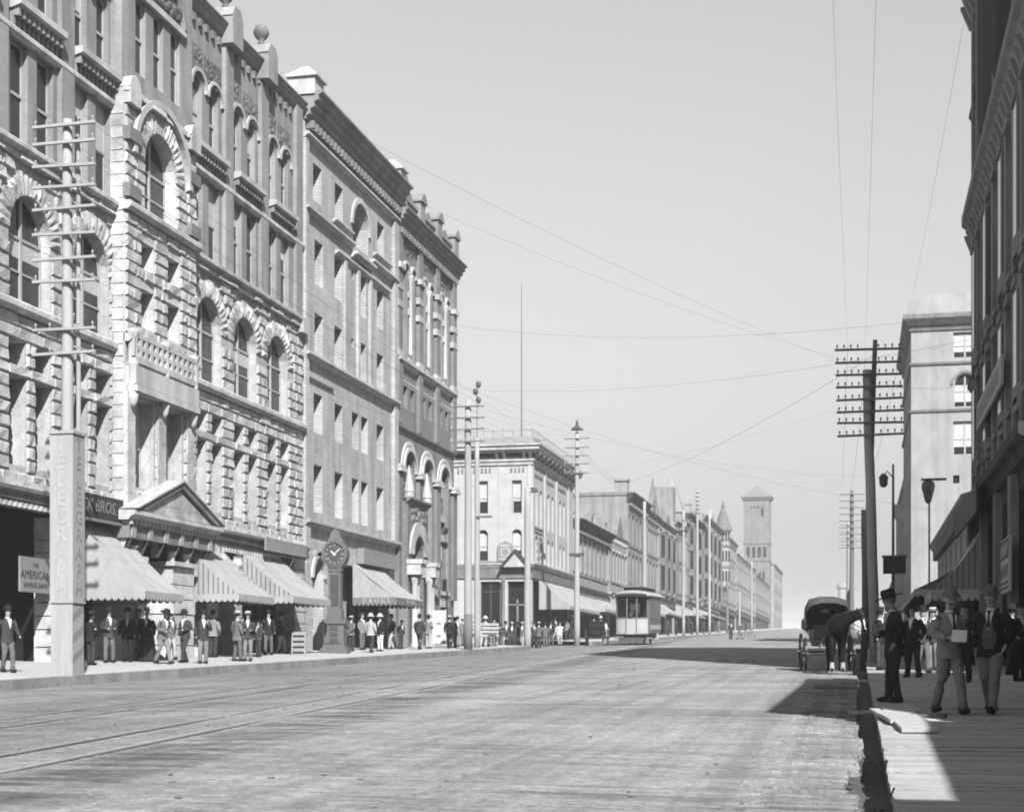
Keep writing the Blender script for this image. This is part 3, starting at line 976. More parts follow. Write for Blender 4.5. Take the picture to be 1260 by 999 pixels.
pier(53.4, 55.2, -0.8, ztop=3.5); pier(50.1, 51.0, -0.8, ztop=3.5); pier(57.6, 58.6, -0.3)
# entrance porch with pediment
ez = 4.55
PX0, PX1 = 49.4, 57.1
mb = MB(OFF)
mb.box(PX0 + 0.2, PX1 - 0.2, -0.95, 0.05, ez - 0.32, ez + 0.28)
mb.build('entablature', 'mid_trim', b1)
mb = MB(OFF)
mb.profile([(0.02, ez + 0.28), (-1.0, ez + 0.28), (-1.1, ez + 0.4), (-1.25, ez + 0.46), (-1.25, ez + 0.6), (0.02, ez + 0.64)], PX0, PX1)
mb.build('entablature_cornice', 'smooth_stone', b1)
mb = MB(OFF)
dentils(mb, PX0 + 0.1, PX1 - 0.1, ez + 0.14, 0.14, 1.06, 0.32, 0.16)
stuff(mb.build('dentil_row', 'pale_trim', b1))
ax = 53.3
mb = MB(OFF)
mb.prism([(PX0 + 0.9, ez + 0.64), (PX1 - 0.9, ez + 0.64), (ax, ez + 1.62)], -1.14, 0.02)
mb.build('pediment', 'pale_stone', b1)
mb = MB(OFF)
for s in (-1, 1):
    e = ax + s * (PX1 - PX0) / 2
    q = [(e, ez + 0.645), (e - s * 0.75, ez + 0.645), (ax, ez + 1.72), (ax, ez + 2.02)]
    if s > 0: q = q[::-1]
    mb.prism(q, -1.25, 0.01)
mb.build('raking_cornice', 'mid_trim', b1)
mb = MB(OFF)
for s in (-1, 1):
    e = ax + s * (PX1 - PX0) / 2
    q = [(e, ez + 0.66), (e - s * 0.12, ez + 0.66), (ax, ez + 1.95), (ax, ez + 2.03)]
    if s > 0: q = q[::-1]
    mb.prism(q, -1.32, 0.0)
mb.build('raking_edge', 'pale_trim', b1)
for x in (49.9, 51.2, 52.5, 53.8, 55.1, 56.4):
    mb = MB(OFF)
    mb.profile([(-0.96, ez - 0.3), (-1.02, ez + 0.1), (-0.9, ez - 0.2), (-0.6, ez - 0.8), (-0.45, ez - 0.8), (-0.45, ez - 0.3)], x - 0.17, x + 0.17)
    mb.build('bracket', 'pale_trim', b1)
for x in (53.9, 55.2):
    pass
mb = MB(OFF); mb.box(53.25, 55.35, -0.95, 0.8, 3.5, 3.66).box(50.0, 51.1, -0.95, 0.8, 3.5, 3.66); mb.build('pier_capital', 'smooth_stone', b1)
for x in (53.65, 54.95, 50.5):
    mb = MB(OFF); mb.lathe([(0.2, 3.66), (0.14, 3.75), (0.14, 3.9), (0.24, 4.02)], (x, -0.6, 0), 10); mb.build('short_column', 'smooth_stone', b1, smooth=True)
# shop fronts: stall risers, mullions, glass
def shopfront(root, off, x0, x1, y, ztop, step=1.1, m='dark_trim', riser=0.5, X=-25, zb=None, xf=None, dark=False):
    if zb is None: zb = gz(X, (x0 + x1) / 2)
    mb = MB(off, xf); mb.box(x0, x1, y - 0.02, y + 0.12, zb - 0.15, zb + riser)
    mb.build('stall_riser', m, root)
    mb = MB(off, xf); mb.poly([(x0, y + 0.08, zb + riser), (x1, y + 0.08, zb + riser), (x1, y + 0.08, ztop), (x0, y + 0.08, ztop)])
    mb.build('shop_pane', 'shop_glass', root)
    mb = MB(off, xf)
    n = max(1, round((x1 - x0) / step))
    for k in range(n + 1):
        x = x0 + 0.05 + (x1 - x0 - 0.1) * k / n
        mb.box(x - 0.045, x + 0.045, y, y + 0.1, zb + riser, ztop)
    mb.box(x0, x1, y + 0.01, y + 0.09, ztop - 0.75, ztop - 0.66); mb.box(x0, x1, y + 0.01, y + 0.09, ztop - 0.1, ztop)
    mb.build('shop_frame', m, root)
    rg = random.Random(int(abs(x0) * 10)); mb = MB(off, xf)
    for k in range(int((x1 - x0) * 5)):
        x = rg.uniform(x0 + 0.15, x1 - 0.3); z = zb + riser + rg.choice([0.02, 0.02, 0.5, 0.95]); w_, h_ = rg.uniform(0.06, 0.3), rg.uniform(0.08, 0.42)
        if z + h_ < ztop - 0.8: mb.box(x, x + w_, y + 0.055, y + 0.079, z, z + h_)
    if mb.v: stuff(mb.build('display_goods', rg.choice(['cloth_mid', 'cloth_light', 'cloth_grey']), root))
shopfront(b1, OFF, 39.2, 46.9, 3.0, FA - 0.05)
for a, b in ((47.6, 50.0), (58.7, 60.9), (61.8, 67.6)):
    shopfront(b1, OFF, a, b, 0.62, FA - 0.05)
mb = MB(OFF)
mb.poly([(51.1, 1.06, 0), (53.3, 1.06, 0), (53.3, 1.06, 3.6), (51.1, 1.06, 3.6)]); mb.poly([(55.7, 0.7, 0), (57.9, 0.7, 0), (57.9, 0.7, 3.6), (55.7, 0.7, 3.6)])
mb.build('entrance_dark', 'shop_dark', b1)  # near-black sheets paint the shade inside the porch opening
# goods shining in the left shop window
for k in range(5):
    MB(OFF).box(42.6 + k * 0.62, 42.6 + k * 0.62 + 0.38, 2.9, 2.96, gz(-25, 42) + 0.75, gz(-25, 42) + 0.97).build('show_card', 'paper', b1)
for x in (43.0, 44.6):
    MB(OFF).box(x, x + 0.6, 2.88, 2.96, gz(-25, 42) + 2.05, gz(-25, 42) + 2.35).build('show_card', 'paper', b1)
# ================================================================ second building: pale ashlar with deep-set windows
OFF2 = (69.3, 0, -0.2)
b2 = thing('ashlar_building', 'pale ashlar office building with a deep dark cornice beside the brick one', 'building', (BX, 69.3, -0.2), R(90))
A2, B2 = 69.32, 84.38
ops2 = []
for c in (71.4, 74.6, 81.6): ops2.append((c - 0.62, c + 0.62, 21.75, 23.5, 0))
ops2.append((76.75, 79.35, 21.2, 23.5, 1.3, 0.9))
for (za, zb) in ((17.85, 19.95), (14.55, 16.5)):
    for c in (71.6, 74.5, 78.4, 81.5): ops2.append((c - 0.6, c + 0.6, za, zb, 0))
    ops2.append((76.55, 76.95, zb - 0.55, zb - 0.1, 0))
for (za, zb) in ((10.85, 12.7), (7.1, 9.35)):
    for c in (71.5, 74.55, 81.5): ops2.append((c - 0.62, c + 0.62, za, zb, 0))
    for c in (77.2, 78.75): ops2.append((c - 0.55, c + 0.55, za, zb, 0))
mb = MB(OFF2)
wall(mb, A2, B2, 6.5, 24.3, ops2, 0.65)
shell(mb, A2, B2, -0.3, 24.3, 16, y=0.95)
for x in (A2, B2): mb.poly([(x, 0, 6.5), (x, 0.95, 6.5), (x, 0.95, 24.3), (x, 0, 24.3)])
mb.build('wall', 'grey_ashlar', b2)
for o in ops2:
    dp = o[5] if len(o) > 5 else 0.65
    window(b2, OFF2, o[0], o[1], o[2], o[3], dp - 0.02, o[4], 'sash' if o[1] - o[0] > 0.6 else 'plain', rnd.choice([0, 0.4, 0.6]) if o[1] - o[0] > 0.6 else 0)
def L2(x0, x1, z, h, p, m='mid_trim', name='string_course', off=OFF2, root=None, y=0.0):
    mb = MB(off)
    mb.profile([(y + 0.03, z), (y - p * 0.35, z + h * 0.15), (y - p * 0.6, z + h * 0.5), (y - p, z + h * 0.6), (y - p, z + h), (y + 0.03, z + h)], x0, x1)
    return mb.build(name, m, root or b2)
L2(A2 + 0.1, 76.5, 20.85, 0.3, 0.3, 'smooth_stone'); L2(79.6, B2 - 0.1, 20.85, 0.3, 0.3, 'smooth_stone'); L2(76.4, 79.7, 20.45, 0.3, 0.4, 'smooth_stone')
L2(A2 + 0.1, B2, 14.1, 0.3, 0.34, 'smooth_stone'); L2(A2 + 0.1, 73.6, 13.2, 0.16, 0.14, 'smooth_stone')
L2(A2 + 0.05, B2 + 0.1, 6.3, 0.34, 0.36, 'smooth_stone')
L2(73.6, 76.4, 21.45, 0.2, 0.24, 'smooth_stone', 'sill'); L2(80.2, 83.2, 21.45, 0.2, 0.24, 'smooth_stone', 'sill')
for (za, zb) in ((20.0, 20.3),):
    L2(74.0, 83.0, za, 0.22, 0.2, 'smooth_stone', 'lintel_course')
for x in (75.4, 77.5, 79.6):
    MB(OFF2).box(x - 0.18, x + 0.18, -0.14, 0.02, 14.42, 20.0).build('pilaster', 'grey_ashlar', b2)
mb = MB(OFF2); mb.ring((78.05, 22.2), 1.36, 1.62, -0.1, 0.03, 0, pi, 20); mb.build('hood_mould', 'smooth_stone', b2)
mb = MB(OFF2)
cornice(mb, A2 + 0.1, B2 + 0.35, 25.1, 1.25, 0.95, steps=4)
mb.build('cornice', 'grey_wall', b2)
mb = MB(OFF2); dentils(mb, A2 + 0.3, B2, 24.75, 0.34, 0.42, 0.52, 0.24); stuff(mb.build('modillion_row', 'mid_trim', b2))
L2(A2 + 0.1, B2 + 0.1, 24.25, 0.26, 0.3, 'smooth_stone')
mb = MB(OFF2); mb.box(A2 + 0.4, B2, -0.05, 0.5, 26.36, 27.0).box(A2 + 0.3, B2 + 0.05, -0.15, 0.6, 27.0, 27.16)
mb.build('parapet', 'grey_wall', b2)
for x, w in ((69.95, 0.62), (83.9, 0.5)):
    mb = MB(OFF2)
    mb.box(x - w, x + w, -0.6, 0.7, 26.2, 27.0).box(x - w - 0.12, x + w + 0.12, -0.75, 0.8, 27.0, 27.14)
    mb.hexa([(x - w - 0.05, -0.65, 27.141), (x + w + 0.05, -0.65, 27.141), (x + w + 0.05, 0.72, 27.141), (x - w - 0.05, 0.72, 27.141)],
            [(x - 0.15, -0.15, 27.62), (x + 0.15, -0.15, 27.62), (x + 0.15, 0.2, 27.62), (x - 0.15, 0.2, 27.62)])
    mb.build('corner_cap', 'smooth_stone', b2)
MB(OFF2).box(A2 - 0.02, A2 + 0.55, -0.22, 0.02, 0.3, 6.3).build('quoin_pier', 'grey_ashlar', b2)
MB(OFF2).box(A2 + 0.03, A2 + 0.5, -0.16, 0.02, 6.65, 24.2).build('pilaster', 'grey_ashlar', b2)
MB(OFF2).box(B2 - 0.75, B2 - 0.05, -0.2, 0.02, 6.65, 24.2).build('pilaster', 'grey_ashlar', b2)
# ground floor: pointed doorway, pier, drug store front
mb = MB(OFF2)
wall(mb, A2, 73.6, -0.2, 6.35, [(70.75, 72.25, 0.5, 5.05, 1.05, 0.8)], 0.8)
mb.poly([(73.6, 0, -0.2), (73.6, 0.9, -0.2), (73.6, 0.9, 6.35), (73.6, 0, 6.35)])
mb.box(82.9, B2, 0.0, 0.9, 0.2, 6.35)
mb.box(73.6, 82.9, 0.02, 0.9, 4.9, 6.34)
mb.poly([(73.6, 0.94, 0), (82.9, 0.94, 0), (82.9, 0.94, 5), (73.6, 0.94, 5)])
mb.build('ground_floor', 'grey_ashlar', b2)
mb = MB(OFF2)
for (a, b) in ((0, pi * 0.62), (pi * 0.38, pi)):
    mb.ring((71.5 + (-0.25 if a == 0 else 0.25), 4.0), 1.05, 1.3, -0.12, 0.02, a, b, 10)
mb.build('arch_moulding', 'smooth_stone', b2)
MB(OFF2).box(70.6, 72.4, 0.76, 0.84, 0.3, 5.2).build('door', 'dark_trim', b2)
shopfront(b2, OFF2, 73.8, 76.4, 0.7, 4.9); shopfront(b2, OFF2, 78.0, 82.8, 0.5, 4.9)
sgn = MB((80.2, 0, 5.3)).box(77.4, 83.4, -0.4, -0.02, 5.05, 5.85).build('shop_sign', 'sign_grey', None, loc=(BX, 80.2, 5.3)); sgn.rotation_euler = (0, 0, R(90))
tag(sgn, 'long grey sign board above the drug store awning', 'sign')

# ================================================================ third building: brick with pale stone bands and gabled doorway
OFF3 = (84.4, 0, 0.2)
b3 = thing('banded_brick_building', 'tall narrow brick building with pale bands and carved stone gabled doorway', 'building', (BX, 84.4, 0.2), R(90))
A3, B3 = 84.42, 97.4
ops3 = []
bays3 = (87.1, 91.0, 94.9)
for c in bays3:
    for s in (-0.72, 0.72):
        ops3.append((c + s - 0.45, c + s + 0.45, 17.1, 22.5, 0.45, 0.24)); ops3.append((c + s - 0.4, c + s + 0.4, 14.4, 15.6, 0, 0.4))
    if c > 90: ops3.append((c - 1.15, c + 1.15, 4.4, 12.0, 1.15, 0.35))
    else: ops3.append((c - 1.15, c + 1.15, 9.3, 12.0, 1.15, 0.35))
for c in bays3[1:]:
    ops3.append((c - 0.5, c + 0.5, 0.9, 3.4, 0, 0.4))
mb = MB(OFF3)
wall(mb, A3, B3, 0.2, 25.0, ops3, 0.5)
shell(mb, A3, B3, 0.1, 25.0, 15, y=0.95)
for x in (A3, B3): mb.poly([(x, 0, 0.2), (x, 0.95, 0.2), (x, 0.95, 25.0), (x, 0, 25.0)])
mb.build('wall', 'brown_brick', b3)
for o in ops3:
    if o[3] == 12.0:
        mb = MB(OFF3); mb.poly([(o[0], 0.345, o[2]), (o[1], 0.345, o[2]), (o[1], 0.345, 12.0), (o[0], 0.345, 12.0)]); mb.build('recess_panel', 'brown_brick', b3)
        c = (o[0] + o[1]) / 2
        window(b3, OFF3, c - 0.75, c + 0.75, 10.2, 11.7, 0.27, 0.75, 'plain')
        if o[2] < 5:
            for z in (8.7, 7.5): MB(OFF3).box(c - 0.95, c + 0.95, 0.15, 0.34, z, z + 0.42).build('stone_band', 'pale_trim', b3)
            window(b3, OFF3, c - 0.6, c + 0.6, 5.2, 7.5, 0.285, 0, 'sash', 0.5)
            MB(OFF3).box(c - 1.2, c + 1.2, -0.1, 0.3, 4.15, 4.4).build('sill', 'pale_trim', b3)
            MB(OFF3).box(c - 0.9, c + 0.9, -0.06, 0.03, 3.42, 3.85).build('lintel', 'pale_trim', b3)
    else:
        window(b3, OFF3, o[0], o[1], o[2], o[3], o[5] - 0.02, o[4], 'sash', rnd.choice([0, 0, 0.5]))
def L3(z, h, p, m='smooth_stone', x0=A3, x1=B3, name='string_course'):
    return L2(x0, x1, z, h, p, m, name, OFF3, b3)
L3(16.6, 0.42, 0.3); L3(15.62, 0.3, 0.06, 'pale_trim'); L3(12.95, 0.3, 0.2, 'mid_trim')
for z in (20.75, 19.75, 17.0):
    for c in (84.75, 87.1, 89.05, 91.0, 92.95, 94.9, 96.95):
        w = 0.26 if c in bays3 else 0.55
        q = 0.1 if c in bays3 else 0.24
        MB(OFF3).box(c - w, c + w, -q, 0.02, z, z + 0.36).build('stone_band', 'pale_trim', b3)
for x in (84.85, 89.05, 92.95, 97.0):
    MB(OFF3).box(x - 0.4, x + 0.4, -0.2, 0.02, 13.3, 24.9).build('pilaster', 'brown_brick', b3)
    MB(OFF3).box(x - 0.42, x + 0.42, -0.22, 0.02, 3.9, 10.6).build('pilaster', 'brown_brick', b3)
    mb = MB(OFF3); mb.box(x - 0.5, x + 0.5, -0.34, 0.02, 21.9, 22.2).box(x - 0.62, x + 0.62, -0.4, 0.02, 10.62, 10.8).box(x - 0.56, x + 0.56, -0.34, 0.02, 10.85, 11.0)
    mb.build('capital', 'smooth_stone', b3)
for c in bays3:
    mb = MB(OFF3); mb.ring((c, 10.85), 1.2, 1.42, -0.16, 0.03, 0, pi, 18).ring((c, 10.85), 1.5, 1.72, -0.1, 0.03, 0, pi, 18)
    mb.build('arch_moulding', 'smooth_stone', b3)
    for s in (-0.72, 0.72):
        mb = MB(OFF3); mb.ring((c + s, 22.05), 0.5, 0.66, -0.14, 0.03, 0, pi, 14); mb.build('arch_moulding', 'smooth_stone', b3)
    mb = MB(OFF3); mb.lathe([(0.1, 17.4), (0.16, 17.6), (0.11, 17.8), (0.11, 21.6), (0.2, 21.9), (0.2, 22.05)], (c, -0.08, 0), 8); mb.build('colonnette', 'smooth_stone', b3, smooth=True)
    mb = MB(OFF3)
    for q in range(16): mb.ico((c + rnd.uniform(-1.3, 1.3), -0.01, 23.5 + rnd.uniform(-0.3, 0.3)), (0.16, 0.06, 0.14), 6, 4)
    stuff(mb.build('carved_panel', 'carved_brick', b3))
mb = MB(OFF3); cornice(mb, A3, B3 + 0.6, 24.2, 1.0, 0.75, steps=4); mb.build('cornice', 'brown_brick', b3)
mb = MB(OFF3); dentils(mb, A3 + 0.2, B3, 23.9, 0.3, 0.34, 0.5, 0.24); stuff(mb.build('modillion_row', 'mid_trim', b3))
mb = MB(OFF3); mb.box(A3, B3, -0.05, 0.4, 25.21, 26.1).box(A3, B3, -0.15, 0.5, 26.1, 26.3); mb.build('parapet', 'grey_wall', b3)
for x in (85.2, 89.05, 92.95, 97.0):
    mb = MB(OFF3); mb.box(x - 0.5, x + 0.5, -0.3, 0.6, 25.21, 26.7).prism([(x - 0.62, 26.7), (x + 0.62, 26.7), (x + 0.62, 26.86), (x + 0.2, 27.2), (x - 0.2, 27.2), (x - 0.62, 26.86)], -0.4, 0.7)
    mb.build('parapet_pier', 'grey_wall', b3)
for c in bays3:
    mb = MB(OFF3); mb.prism([(c - 0.9, 26.3), (c + 0.9, 26.3), (c, 26.75)], -0.1, 0.4); mb.build('parapet_gablet', 'grey_wall', b3)
# gabled stone doorway
mb = MB(OFF3)
wall(mb, 84.95, 89.2, 0.4, 9.0, [(85.95, 88.2, 0.5, 7.2, 1.12, 0.6)], 0.6, y=-0.55)
for x in (84.95, 89.2): mb.poly([(x, -0.55, 0.4), (x, 0.02, 0.4), (x, 0.02, 9.0), (x, -0.55, 9.0)])
mb.poly([(84.95, -0.55, 9.0), (89.2, -0.55, 9.0), (89.2, 0.02, 9.0), (84.95, 0.02, 9.0)])
mb.build('stone_doorway', 'mid_trim', b3)
mb = MB(OFF3); mb.ring((87.08, 6.08), 1.12, 1.9, -0.68, -0.5, 0, pi, 20); mb.build('doorway_arch', 'pale_trim', b3)
mb = MB(OFF3)
for q in range(26): mb.ico((87.08 + rnd.uniform(-1.7, 1.7), -0.56, 8.4 + rnd.uniform(-0.35, 0.35)), (0.18, 0.09, 0.15), 6, 4)
stuff(mb.build('carved_panel', 'mid_trim', b3))
L3(8.95, 0.28, 0.25, 'mid_trim', 84.8, 89.35).location.y = -0.55
for x in (85.2, 88.95):
    mb = MB(OFF3); mb.lathe([(0.26, 9.2), (0.26, 9.5), (0.3, 9.55), (0.16, 10.3), (0.03, 11.0)], (x, -0.55, 0), 8); mb.build('pinnacle', 'pale_trim', b3)
mb = MB(OFF3); mb.poly([(85.9, 0.04, 0.5), (88.3, 0.04, 0.5), (88.3, 0.04, 7.2), (85.9, 0.04, 7.2)]); mb.build('entrance_dark', 'shop_dark', b3)
for x in (85.3, 85.75, 88.35, 88.85):
    MB(OFF3).lathe([(0.24, 0.6), (0.24, 1.0), (0.19, 1.1), (0.18, 4.45), (0.24, 4.65), (0.26, 4.9)], (x, -0.85, 0), 10).build('doorway_column', 'pale_trim', b3, smooth=True)
mb = MB(OFF3); mb.box(84.9, 86.1, -1.3, -0.5, 4.9, 5.5).box(88.1, 89.4, -1.3, -0.5, 4.9, 5.5).box(84.85, 86.15, -1.4, -0.5, 5.5, 5.75).box(88.05, 89.45, -1.4, -0.5, 5.5, 5.75)
mb.build('doorway_impost', 'smooth_stone', b3)
# ================================================================ the corner building beyond the cross street
OFF4 = (122.0, 0, 1.3)
b4 = thing('corner_building', 'white two storey corner building with a heavy bracketed cornice and roof railing', 'building', (BX, 122.0, 1.3), R(90))
A4, B4 = 122.02, 140.4
def south(a, d, z): return (122.0 + d, -(a + 25.0), z)      # a: world X along the south front
ops4e, ops4s = [], []
for c in (123.9, 125.7, 128.9, 130.7, 134.2, 136.0):
    ops4e.append((c - 0.45, c + 0.45, 10.9, 13.9, 0.3, 0.5)); ops4e.append((c - 0.45, c + 0.45, 7.75, 10.1, 0.45, 0.5))
ops4e.append((122.5, 139.8, 2.0, 6.6, 0, 0.6))
for c, w in ((-28.93, 0.39), (-26.2, 0.39), (-32.2, 0.39)):
    ops4s.append((c - w, c + w, 11.75, 14.35, 0, 0.3)); ops4s.append((c - w, c + w, 8.0, 10.5, 0.28, 0.3))
ops4s += [(-29.15, -27.55, 2.3, 6.4, 0, 0.35), (-26.95, -25.45, 1.5, 6.4, 0, 0.5)]
mb = MB(OFF4)
wall(mb, A4, B4, 1.3, 16.0, ops4e)
mb.xf = south
wall(mb, -36.0, -25.0, 1.3, 16.0, ops4s)
mb.xf = None
mb.poly([(B4, 0, 1.3), (B4, 11, 1.3), (B4, 11, 16), (B4, 0, 16)]); mb.poly([(A4, 11, 1.3), (B4, 11, 1.3), (B4, 11, 16), (A4, 11, 16)])
mb.poly([(A4, 0.0, 16), (B4, 0.0, 16), (B4, 11, 16), (A4, 11, 16)])
mb.build('wall', 'white_stucco', b4)
for o in ops4e[:-1]: window(b4, OFF4, o[0], o[1], o[2], o[3], 0.46, o[4], 'sash', 0.5)
for o in ops4s[:6]: window(b4, OFF4, o[0], o[1], o[2], o[3], o[5] - 0.04, o[4], 'sash', 0.62, xf=south)
mb = MB(OFF4); mb.poly([(122.5, 0.6, 2), (139.8, 0.6, 2), (139.8, 0.6, 6.6), (122.5, 0.6, 6.6)]); mb.build('shop_interior', 'shop_dark', b4)
shopfront(b4, OFF4, 122.6, 139.7, 0.4, 6.5, 2.0)
shopfront(b4, OFF4, -29.15, -27.55, 0.2, 6.3, 0.8, zb=1.5, xf=south)
mb = MB(OFF4, south); mb.poly([(-26.95, 0.45, 1.5), (-25.45, 0.45, 1.5), (-25.45, 0.45, 6.4), (-26.95, 0.45, 6.4)]); mb.build('shop_door', 'shop_dark', b4)
mb = MB(OFF4, south); mb.box(-26.3, -26.15, 0.36, 0.44, 1.5, 5.0).box(-26.95, -25.45, 0.36, 0.44, 4.5, 4.62); mb.build('door_frame', 'mid_trim', b4)
# entablature round both fronts
def both(pts, m, name, x1=B4, xs=-36.0, ext=None):
    mb = MB(OFF4)
    p_ = max(-q[0] for q in pts) if ext is None else ext
    n = len(pts)
    rows = []
    for kind in range(3):
        row = []
        for (y, z) in pts:
            if kind == 0: row.append(mb.add((x1, y, z)))
            elif kind == 1: row.append(mb.add((122.0 + y, y, z)))
            else: row.append(mb.add((122.0 + y, -(xs + 25), z)))
        rows.append(row)
    for a, b in zip(rows, rows[1:]):
        for k in range(n): mb.f.append([a[k], a[(k + 1) % n], b[(k + 1) % n], b[k]])
    mb.f.append(rows[0]); mb.f.append(rows[2][::-1])
    return mb.build(name, m, b4)
both([(0.05, 15.55), (-0.12, 15.55), (-0.14, 15.75), (-0.25, 15.85), (-0.25, 16.0), (0.05, 16.0)], 'pale_trim', 'frieze_moulding')
both([(0.05, 16.45), (-0.5, 16.55), (-0.75, 16.7), (-0.75, 16.85), (-0.9, 17.0), (-0.9, 17.12), (0.05, 17.12)], 'pale_trim', 'cornice', B4 + 0.6)
both([(0.05, 16.01), (-0.16, 16.01), (-0.16, 16.44), (0.05, 16.44)], 'dark_trim', 'frieze')
both([(0.4, 17.12), (-0.3, 17.121), (-0.12, 17.75), (0.4, 17.75)], 'sign_grey', 'roof_crest')
both([(0.05, 7.45), (-0.15, 7.45), (-0.35, 7.75), (-0.35, 7.85), (0.05, 7.85)], 'pale_trim', 'shop_cornice')
both([(0.05, 6.65), (-0.12, 6.65), (-0.12, 7.44), (0.05, 7.44)], 'mid_trim', 'shop_fascia')
for x in [122.3 + 1.75 * k for k in range(11)]:
    mb = MB(OFF4); mb.profile([(-0.1, 15.9), (-0.3, 16.1), (-0.7, 16.45), (-0.1, 16.45)], x, x + 0.3); mb.build('bracket', 'pale_trim', b4)
for a in (-35, -33.2, -31.4, -29.6, -27.9, -27.3, -25.7, -25.2):
    mb = MB(OFF4, south); mb.profile([(-0.1, 15.9), (-0.3, 16.1), (-0.7, 16.45), (-0.1, 16.45)], a, a + 0.22); mb.build('bracket', 'pale_trim', b4)
mb = MB(OFF4, south)
for a0, a1 in ((-31, -27.9), (-26.7, -25.3)):
    n = int((a1 - a0) / 0.32)
    for k in range(n): mb.box(a0 + k * 0.32, a0 + k * 0.32 + 0.14, -0.07, 0.02, 15.0, 15.35)
stuff(mb.build('corbel_row', 'mid_trim', b4))
mb = MB(OFF4)
for x0 in (122.6, 127.6, 133.0): mb.box(x0, x0 + 3.6, -0.05, 0.02, 14.75, 15.0)
for z in (10.35, 10.65): mb.box(122.6, 126.6, -0.06, 0.02, z, z + 0.1)
stuff(mb.build('panel_strip', 'mid_trim', b4))
mb = MB(OFF4)
for x in (122.3, 127.3, 132.4, 138.0): mb.box(x - 0.25, x + 0.25, -0.09, 0.02, 7.86, 15.5)
mb.xf = south
for a in (-27.62, -30.8): mb.box(a - 0.05, a + 0.05, -0.06, 0.02, 7.9, 15.5)
mb.box(-25.3, -25.0, -0.08, 0.02, 7.9, 15.5)
mb.build('pilaster', 'white_stucco', b4)
mb = MB(OFF4, south); mb.box(-29.2, -27.7, -0.08, 0.02, 7.86, 8.0); mb.build('sill', 'mid_trim', b4)
# gabled hood over the corner door
mb = MB(OFF4, south); mb.prism([(-27.3, 7.5), (-25.1, 7.5), (-26.2, 8.7)], -0.75, 0.02); mb.build('door_gable', 'pale_trim', b4)
mb = MB(OFF4, south)
for s in (-1, 1):
    q = [(-26.2 + s * 1.35, 7.35), (-26.2 + s * 1.1, 7.35), (-26.2, 8.6), (-26.2, 8.9)]
    mb.prism(q if s < 0 else q[::-1], -0.85, 0.0)
mb.build('gable_edge', 'dark_trim', b4)
for a in (-27.2, -25.2):
    MB(OFF4, south).lathe([(0.17, 1.6), (0.13, 1.9), (0.12, 6.2), (0.18, 6.5), (0.18, 6.64)], (a, -0.4, 0), 8).build('porch_column', 'mid_trim', b4)
# thin iron roof railing and flagpole
mb = MB(OFF4)
for k in range(24): mb.box(122.1 + 0.78 * k, 122.13 + 0.78 * k, -0.1, -0.07, 17.75, 18.4)
mb.box(122.0, 140.3, -0.1, -0.08, 18.28, 18.31)
for k in range(15): mb.box(122.1, 122.13, 0.78 * k, 0.78 * k + 0.03, 17.75, 18.4)
mb.box(122.1, 122.12, 0, 11, 18.28, 18.31)
stuff(mb.build('roof_railing', 'mid_trim', b4))
mb = MB(OFF4); mb.box(130.4, 131.5, 1.2, 2.2, 17.0, 18.8); mb.build('chimney', 'grey_wall', b4)
fp = MB((0, 0, 0)).tube([(0, 0, 0), (0, 0, 13.2)], [0.07, 0.03], 6).build('flagpole', 'mid_trim', None, loc=(-26.35, 124.5, 17.2))
tag(fp, 'thin bare flagpole on the roof of the white corner building', 'flagpole')
sg = MB().prism([(-0.62, 0), (0.62, 0), (0.62, 1.2), (0.4, 1.45), (0, 1.62), (-0.4, 1.45), (-0.62, 1.2)], -0.05, 0.05).build('shield_sign', 'sign_grey', None, loc=(-27.1, 121.85, 7.95))
tag(sg, 'grey painted shield shaped sign above the corner shop window', 'sign')
mb = MB(); mb.ring((0, 0.75), 0.3, 0.38, -0.07, -0.05, 0, 2 * pi, 16).box(-0.45, 0.45, -0.065, -0.05, 0.15, 0.25).box(-0.4, 0.4, -0.065, -0.05, 1.22, 1.32)
mb.build('emblem', 'sign_white', sg)

